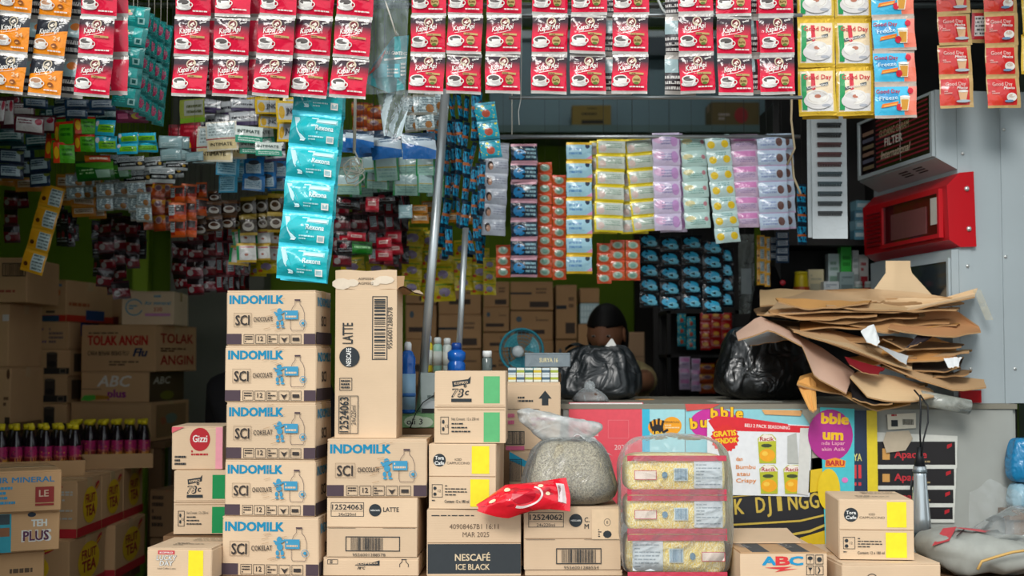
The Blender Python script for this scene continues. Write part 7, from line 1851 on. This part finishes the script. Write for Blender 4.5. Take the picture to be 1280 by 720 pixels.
for i, x in enumerate((1073, 1086)):
    c = P(x, 372, DSH); T = thing('jam_jar', (c.x, DSH + .0, zb_), f'little jar with blue-green label, {("beside the grey-green box", "nearest the cabinet")[i]}', 'jar')
    MB().lathe([(.014, 0), (.0155, .003), (.0155, .04), (.012, .046)], PL('#b9c4bc', .15), 16).obj('jar_body', T); MB().lathe([(.0158, .010), (.0158, .034)], PL(('#2f7f7a', '#a83a3a')[i], .4), 16, caps=False).obj('label_band', T); MB().lathe([(.0135, .045), (.0135, .054), (.012, .056)], PL('#d9ddda', .4), 16).obj('lid', T)
# stacked blue boxes on the upper shelf board
for i in range(4):
    w = S(26 - i, DSH); c = P(1080, 300, DSH); hh = S(12, DSH)
    T = thing('soap_box', (c.x, DSH + .02, P(1040, 300, DSH).z + .0008 + i * (hh + .001)), f'pale blue soap box, number {("one", "two", "three", "four")[i]} up in the stack beside the red lamp box', 'box', 'stacked soap boxes', rz=.1 * (i % 2))
    MB().box(-w / 2, -.03, 0, w / 2, .03, hh, mat(('#5f9fb8', '#8fc0d0', '#5a8fa8', '#7fb4c4')[i], .35, 0, .5, 'plastic')).obj('box_body', T)
    MB().box(-w / 2 + .004, -.0306, hh * .3, w / 2 - .004, -.0301, hh * .7, mat('#cfe0e6', .4)).obj('label_band', T)
# dark shelf rack with snack strips behind the counter
T = thing('snack_rack', (P(880, 450, 5.3).x, 5.3, 0), 'dark metal rack hung with red snack strips behind the counter', 'rack')
x0, x1 = -S(46, 5.3), S(44, 5.3)
for sx in (x0, x1 - .015): MB().box(sx, 0, 0, sx + .015, .015, 1.42, MBK).obj('post', T); MB().box(sx, .30, 0, sx + .015, .315, 1.42, MBK).obj('post', T)
for py in (388, 443, 497): MB().box(x0, 0, P(880, py, 5.3).z - .012, x1, .315, P(880, py, 5.3).z, MBK).obj('shelf_board', T)
MB().box(x0 - .02, .316, .4, x1 + .12, .322, 1.86, MBK).obj('back_board', T)  # raised above the rack so its dark colour stands in for the gloom behind
def rackstrip(key, items, where):
    for (x, y, w, h, n) in items:
        vs = variants(key, w, h, 5.27); p0 = P(x, y, 5.27)
        o = thing('snack_strip', p0, f'{NICE[key]} {where}', 'sachets', f'{NICE[key]}s {where}')
        for k in range(n): link('sachet', vs[k % len(vs)], o, P(x, y + h * .96 * k, 5.27) - p0, (0, 0, RND.uniform(-.3, .3)))
rackstrip('redshelf', [(882, 391, 13, 12, 4), (895, 389, 13, 12, 4), (908, 391, 13, 12, 4)], 'on the dark rack')
rackstrip('brightpk', [(852, 392, 11, 14, 3), (864, 396, 11, 14, 3)], 'on the dark rack')
rackstrip('pinklilac', [(856, 446, 14, 14, 3), (870, 448, 12, 14, 3)], 'on the lower rack board')
rackstrip('spice', [(884, 454, 20, 13, 3), (905, 450, 18, 13, 3)], 'on the lower rack board')
# strips at the right end of the detergent rod
H('yellowstrip', 4.6, [(951, 294, 10, 16, 4), (959, 296, 7, 16, 4)], 'below the pale blue detergent strips', name='sachet_strip')
H('bluegrey', 4.6, [(978, 290, 16, 10, 4), (968, 296, 12, 10, 3)], 'beside the comb card', name='sachet_strip')
H('blueedge', 4.4, [(1002, 230, 14, 26, 3)], 'left of the comb card', yaw=30)
D = 4.75
c = P(930, 300, D)
T = thing('hanging_sleeve', (c.x, D, c.z), 'grey plastic sleeve with a white checked card, hanging behind the rope', 'sleeve')
MB().grid(lambda u, v: (-.02 + .055 * u, .004 * math.sin(u * 8 + v * 6), -S(100, D) * v + .02), 8, 14, film('grey_sleeve', '#8a9490', .5, .3)).obj('plastic_sleeve', T)
MB().box(-.012, -.006, -S(68, D), .024, -.004, -S(36, D), mat('#b4c0c2', .5)).obj('checked_card', T)
MB().box(.002, -.0005, 0, .004, .0005, 2.34 - c.z, NYLON).obj('hanging_string', T)
rr = MB().tube([(-.05, 0, 0), (.05, 0, 0)], .006, M_STEEL, 8).obj('hanging_rail', None, (c.x, D, 2.345)); tag(rr, 'short steel rod holding the grey sleeve', 'rail'); MB().tube([(0, 0, .006), (0, 0, .755)], .0015, STRING, 4).obj('hanger_cord', rr)
# black garment hanging behind the heap
D = 4.55
c = P(968, 400, D)
T = thing('black_jacket', (c.x, D + .09, Z_CT), 'black jacket slumped in a mound behind the cardboard heap', 'clothes')
BLK = mat('#0c0c0d', .9, 0, .1, 'cloth')
hj = P(968, 329, D).z - Z_CT
def jac(th, ph):
    s = math.sin(ph); z = (s + 1) / 2
    r = (1 - .62 * z ** 1.5) * max(.0, math.cos(ph)) ** .35
    x, y = .10 * r * math.cos(th), .07 * r * math.sin(th)
    q = noise.noise(Vector((x * 12, y * 12, z * 4))) * .014
    return Vector((x + q, y + q, max(0, z * hj + q * .3)))
blob(jac, 32, 24, BLK).obj('cloth_body', T)
MB().lathe([(.010, 0), (.010, .004), (.006, .006)], PL('#b01c2a', .4), 12, Matrix.Translation((.038, -.045, hj * .86)) @ Matrix.Rotation(PI / 2, 4, 'X')).obj('red_badge', T)
# glass sheet end at far left of cabinet top: yellow tape roll
c = P(1222, 106, 4.06)
o = MB().lathe([(.018, 0), (.018, .018), (.012, .018), (.012, 0)], PL('#d2c21c', .4), 20, caps=False).obj('tape_roll', None, (c.x, 4.10, CAB.location.z + zz_(112) + .001)); tag(o, 'yellow tape roll lying on top of the grey cabinet', 'tape')

# ------------------------------------------------------------------ bottom right: sack, film, rope, gadget
D = 3.36
c = P(1216, 722, D)
SK = thing('rice_sack', (c.x + .085, D + .13, ZF - .0), 'woven white sack with red print lying below the counter', 'sack')
WOV = mat('#9fa19a', .75, 0, .2, 'cloth')
hs2 = P(1200, 672, D + .1).z - ZF
def sck(th, ph):
    x = .185 * spow(math.cos(ph), .5) * spow(math.cos(th), .7); y = .13 * spow(math.cos(ph), .5) * spow(math.sin(th), .7); z = hs2 / 2 + hs2 / 2 * spow(math.sin(ph), .8)
    q = crumple((x, y, z), .010, 13, 12)
    zz = z * (1 - .25 * (x / .2))
    return Vector((x + q, y + q, max(0, zz + q)))
blob(sck, 44, 24, WOV).obj('sack_body', SK)
pr = Print(lambda x, y, q: (x, y, hs2 * (1 - .25 * x / .2) + .016 - 4.2 * (y + .03) ** 2 - .9 * max(0, abs(x) - .1) ** 1.2 + q), .001)
pr.poly([(-.17, -.085), (-.13, -.095), (-.09, -.03), (-.12, -.015)], mat('#c24a50')); pr.poly([(-.10, -.05), (-.03, -.06), (.0, -.02), (-.07, -.005)], mat('#c9555a')); pr.line([(-.11, -.09), (-.06, -.01)], .004, mat('#4a3a3a'))
pr.obj('sack_print', SK)
bench('wooden_stand', 'plank stand under the white sack', 1.115, 1.45, 3.27, 3.62, ZF - .001, 3)
# clear film heap over the sack
CF = film('clear_film', '#cdd3d3', .13, .06)
D = 3.48
c = P(1235, 690, D)
FH = thing('plastic_film', (c.x + .02, D, P(1235, 694, D).z), 'crumpled clear plastic film heaped over the white sack', 'plastic film')
def flm(th, ph):
    z = (math.sin(ph) + 1) / 2
    x = .115 * math.cos(ph) * math.cos(th) * (1 - .2 * z); y = .07 * math.cos(ph) * math.sin(th)
    q = crumple((x, y, z * .12), .012, 14, 21)
    return Vector((x + q + .01 * z, y + q, max(0, z * .13 * (.75 + .45 * x / .115) + q)))
blob(flm, 44, 24, CF).obj('film_heap', FH)
MB().grid(lambda u, v: (-.04 + .13 * u, .07 + .012 * math.sin(u * 8 + v * 3), .02 + .17 * v * (1 - .5 * abs(u - .45)) + .01 * noise.noise(Vector((u * 5, v * 5, 1)))), 16, 12, CF).obj('film_flap', FH)
cord('sack_rope', 'yellowish rope across the white sack', [(1222, 712), (1228, 702), (1245, 696), (1265, 690), (1290, 687)], .0035, mat('#c9a25e', .6), 3.335, 'rope')
# blue wrapped pack at the right edge
c = P(1283, 600, 3.8)
T = thing('tissue_pack', (c.x + .01, 3.84, P(1283, 604, 3.8).z), 'blue plastic-wrapped pack at the end of the counter', 'pack')
bag_blob(.045, .04, .12, mat('#1f7fb0', .25, 0, .6, 'bag'), .005, 24, 7, .1, 32, 20).obj('pack_body', T)
for k, (z0, col) in enumerate(((-.075, '#8fb4c4'),)): bag_blob(.044, .04, .07, mat(col, .3, 0, .6, 'bag'), .004, 24, 9, .1, 28, 16).obj('lower_pack', T, (0, 0, z0 - .0))
q0 = T.location.z - .076; bench('wooden_stand', 'plank stand under the blue pack', c.x - .05, c.x + .09, 3.79, 3.89, q0, 2)
# silver lamp-like gadget hanging on black cables
D = 3.70
c = P(1151, 668, D)
T = thing('hand_lamp', (c.x, D, c.z), 'silver cylindrical hand lamp hanging by black cables before the panel', 'lamp')
px = S(1, D)
MB().lathe([(13 * px, 2 * px), (12 * px, 20 * px), (9 * px, 55 * px), (8 * px, 72 * px), (8 * px, 84 * px)], mat('#c3ccd0', .25, .7, .6, 'metal'), 24).obj('barrel', T)
MB().lathe([(13.5 * px, -4 * px), (13.5 * px, 3 * px)], mat('#1f2e33', .4), 24).obj('rim', T)
MB().lathe([(9 * px, 76 * px), (9 * px, 80 * px)], mat('#6f7a7e', .3, .6), 24).obj('collar', T)
MB().lathe([(7 * px, 84 * px), (5 * px, 96 * px), (2.5 * px, 108 * px)], mat('#14171a', .5), 18).obj('strain_relief', T)
XY = lambda a, b, dy=0: P(a, b, D) - c + Vector((0, dy, 0))
MB().tube([XY(1151, 562), XY(1150, 540), XY(1151, 515), XY(1150, 496), XY(1147, 488, .03)], .0026, mat('#14171a', .5), 8).obj('cable', T)
MB().tube([XY(1150, 570, -.01), XY(1153, 548, -.012), XY(1160, 528), XY(1160, 508), XY(1153, 494, .02)], .0024, mat('#14171a', .5), 8).obj('cable', T)
MB().tube([XY(1148, 588, -.01), XY(1142, 602), XY(1138, 616), XY(1140, 590)], .0022, mat('#14171a', .5), 8).obj('cable', T)
# glass tube in plastic lying under the heap
D = 3.80
p, q = P(1150, 497, D), P(1212, 509, D)
T = thing('glass_tube', p, 'thick clear tube in plastic sticking out under the cardboard heap', 'tube')
d = q - p
MB().tube([Vector(), d * .5, d], .021, film('tube_film', '#b9bdb4', .45, .1), 16).obj('tube_body', T)
MB().tube([d * .86, d * 1.0], .013, PL('#d9ddd6', .2), 12).obj('end_plug', T)
# clear torn tape strips hanging on the cabinet
MB().grid(lambda u, v: (P(1216 + 12 * u + 14 * v, 365 + 36 * v, 3.90).x - near.x, -.0, 0) and (P(1216 + 10 * u + 16 * v, 362 + 38 * v, 3.915) - P(1225, 380, 3.915)), 4, 8, film('old_tape', '#b9b49c', .4, .3)).obj('tape_shred', None, P(1225, 380, 3.915))
tag(bpy.data.objects['tape_shred'], 'torn clear tape shred stuck on the grey cabinet', 'tape')

# ------------------------------------------------------------------ people
SKIN = mat('#a06d50', .55, 0, .4, 'skin'); HAIR = mat('#0d0b0b', .6, 0, .3, 'cloth'); SHIRT = mat('#c2ae7c', .85, 0, .15, 'cloth'); BLKC = mat('#0f0f11', .85, 0, .15, 'cloth')
def skin_obj(name, verts, edges, radii, m, parent, root=0, lv=2):
    me = bpy.data.meshes.new(name); me.from_pydata(verts, edges, []); me.materials.append(m)
    o = link(name, me, parent)
    md = o.modifiers.new('skin', 'SKIN'); md.use_smooth_shade = True
    sv = me.skin_vertices[0].data
    for i, r in enumerate(radii): sv[i].radius = (r, r) if not isinstance(r, tuple) else r
    for i in range(len(verts)): sv[i].use_root = (i == root)
    s = o.modifiers.new('sub', 'SUBSURF'); s.levels = lv; s.render_levels = lv
    return o
def head_mesh(hh, mat_):
    "head about hh tall, centre at origin, facing -y"
    def fn(th, ph):
        s, c = math.sin(ph), math.cos(ph)
        x, y, z = .36 * hh * c * math.cos(th), .43 * hh * c * math.sin(th), .5 * hh * s
        if z < 0: x *= 1 - .30 * (-z / (.5 * hh)); y = y * (1 - .10 * (-z / (.5 * hh))) - .03 * hh * (-z / (.5 * hh))
        a = max(0, -math.sin(th)) ** 14 * c
        nose = math.exp(-((z + .06 * hh) / (.09 * hh)) ** 2) * a * .11 * hh
        y -= nose
        eye = math.exp(-((z - .03 * hh) / (.05 * hh)) ** 2) * (math.exp(-((x - .14 * hh) / (.06 * hh)) ** 2) + math.exp(-((x + .14 * hh) / (.06 * hh)) ** 2)) * (1 if y < 0 else 0)
        y += .03 * hh * eye
        lip = math.exp(-((z + .25 * hh) / (.03 * hh)) ** 2) * math.exp(-(x / (.11 * hh)) ** 2) * (1 if y < 0 else 0); y -= .02 * hh * lip
        return Vector((x, y, z))
    return blob(fn, 40, 30, mat_)
def person(name, label, loc, rz, shirt, hair, seated_h, pose, look=-20, sleeve=1.0):
    T = thing(name, loc, label, 'person', rz=rz)
    # one continuous body: pelvis, spine, neck, head stub, arms with hands, legs with feet (seated)
    V = [(0, 0, seated_h + .09), (0, .01, seated_h + .24), (0, .01, seated_h + .42), (0, -.06, seated_h + .49), (0, -.105, seated_h + .55)]
    E = [(0, 1), (1, 2), (2, 3), (3, 4)]; Rr = [(.15, .12), (.13, .10), (.14, .10), (.055, .055), (.06, .065)]
    def chain(base, pts, rads):
        prev = base
        for p_, r_ in zip(pts, rads):
            V.append(p_); Rr.append(r_); E.append((prev, len(V) - 1)); prev = len(V) - 1
        return prev
    for s in (-1, 1):
        sh, el_, wr_, ha = pose[s]
        w = chain(2, [sh, el_, wr_, ha], [.062, .043, .030, (.034, .022)])
        dv = (Vector(ha) - Vector(wr_)).normalized(); sd = dv.cross(Vector((0, 0, 1))).normalized()
        for k in range(5):
            off = sd * (.026 - .013 * k) if k < 4 else sd * -.03 * s
            f0 = Vector(ha) + dv * (.03 if k < 4 else -.01) + off
            L = (.05, .058, .054, .042, .04)[k]
            chain(w, [tuple(f0), tuple(f0 + dv * L * .55 + Vector((0, 0, -.006))), tuple(f0 + dv * L + Vector((0, 0, -.02)))], [.0095, .0085, .0075])
    for s in (-1, 1):
        chain(0, [(s * .10, -.04, seated_h + .07), (s * .15, -.40, seated_h + .07), (s * .14, -.42, .10), (s * .14, -.50, .035), (s * .14, -.58, .03)], [.085, .058, .042, .035, .03])
    skin_obj('body', V, E, Rr, SKIN, T)
    hd = head_mesh(.19, SKIN).obj('head', T, (0, -.12, seated_h + .60), (math.radians(14), 0, math.radians(look)))
    hr = MB()
    def hf(th, ph):
        c, s = math.cos(ph), math.sin(ph); f = .19
        x, y, z = .40 * f * c * math.cos(th), .475 * f * c * math.sin(th) + .012, .55 * f * s + .008
        if math.sin(th) < -.15 and z < .034: y += .09 * min(1, (-math.sin(th) - .15) * 2.2) ; x *= .96
        if z < 0 and math.sin(th) > -.2: z *= hair; x *= 1 + .1 * (hair - 1)
        return Vector((x, y, z))
    blob(hf, 36, 24, HAIR).obj('hair', hd)
    for s in (-1, 1):
        blob(lambda t, p, s=s: Vector((s * .028 + .009 * math.cos(p) * math.cos(t), -.073 + .006 * math.cos(p) * math.sin(t), .006 + .0045 * math.sin(p))), 12, 8, mat('#c9bfb4', .2)).obj('eye', hd)
        blob(lambda t, p, s=s: Vector((s * .028 + .005 * math.cos(p) * math.cos(t), -.0775 + .003 * math.cos(p) * math.sin(t), .006 + .0042 * math.sin(p))), 10, 6, mat('#120c0a', .15)).obj('iris', hd)
        blob(lambda t, p, s=s: Vector((s * .069 + .006 * math.cos(p) * math.cos(t), .006 + .018 * math.cos(p) * math.sin(t), -.005 + .03 * math.sin(p))), 12, 8, SKIN).obj('ear', hd)
    # shirt over torso and upper arms, trousers
    SV = [(0, .01, seated_h + .05), (0, .01, seated_h + .24), (0, .01, seated_h + .42), (0, -.05, seated_h + .465)]
    SE = [(0, 1), (1, 2), (2, 3)]; SR = [(.165, .135), (.15, .118), (.155, .118), (.075, .07)]
    for s in (-1, 1):
        sh, el_, wr_, ha = pose[s]
        SV += [sh, tuple(Vector(sh).lerp(Vector(el_), min(1, sleeve)))]; SE += [(2, len(SV) - 2), (len(SV) - 2, len(SV) - 1)]; SR += [.070, .052]
        if sleeve > 1: SV.append(tuple(Vector(el_).lerp(Vector(wr_), .95))); SE.append((len(SV) - 2, len(SV) - 1)); SR.append(.045)
    skin_obj('shirt', SV, SE, SR, shirt, T)
    TV = [(0, .0, seated_h + .09)]; TE = []; TR = [(.16, .125)]
    for s in (-1, 1):
        b0 = len(TV); TV += [(s * .10, -.04, seated_h + .07), (s * .15, -.40, seated_h + .07), (s * .14, -.42, .12)]; TE += [(0, b0), (b0, b0 + 1), (b0 + 1, b0 + 2)]; TR += [.095, .07, .055]
    skin_obj('trousers', TV, TE, TR, BLKC, T)
    return T
# shopkeeper seated behind the counter, forearm resting on it
DP = 5.16
c = P(757, 417, DP)
sh_h = c.z - .60
pose = {1: ((.135, .0, sh_h + .43), (.125, -.30, Z_CT + .05), (.03, -.50, Z_CT + .036), (-.01, -.56, Z_CT + .03)), -1: ((-.17, .0, sh_h + .43), (-.20, -.34, Z_CT + .05), (-.10, -.56, Z_CT + .036), (-.05, -.62, Z_CT + .03))}
person('person', 'person with dark hair in pale yellow shirt seated behind the counter', (c.x, DP + .08, 0), 0, SHIRT, 1.8, sh_h, pose)
T = thing('stool', (c.x, DP + .12, 0), 'wooden stool under the shopkeeper', 'stool')
MB().box(-.17, -.13, sh_h - .13, .17, .13, sh_h - .09, M_WOOD).obj('seat', T)
for sx in (-1, 1):
    for sy in (-1, 1): MB().box(sx * .14 - .018, sy * .10 - .018, 0, sx * .14 + .018, sy * .10 + .018, sh_h - .13, M_WOOD).obj('leg', T)
# second person in black behind the milk carton tower, seen from behind
DQ = 4.5
c = P(326, 424, DQ)
sq = c.z - .60
pose = {1: ((.17, .0, sq + .43), (.22, -.08, sq + .2), (.16, -.28, sq + .16), (.14, -.35, sq + .15)), -1: ((-.17, .0, sq + .43), (-.22, -.08, sq + .2), (-.16, -.28, sq + .16), (-.14, -.35, sq + .15))}
T2 = person('person', 'person in black seated behind the milk carton tower', (c.x + .03, DQ, 0), PI - .3, BLKC, 1.2, sq, pose, 0, 1.5)
T = thing('stool', (c.x + .03, DQ, 0), 'low wooden stool under the person in black', 'stool', rz=-.3)
MB().box(-.16, -.12, sq - .12, .16, .12, sq - .085, M_WOOD).obj('seat', T)
for sx in (-1, 1):
    for sy in (-1, 1): MB().box(sx * .13 - .018, sy * .09 - .018, 0, sx * .13 + .018, sy * .09 + .018, max(.02, sq - .12), M_WOOD).obj('leg', T)
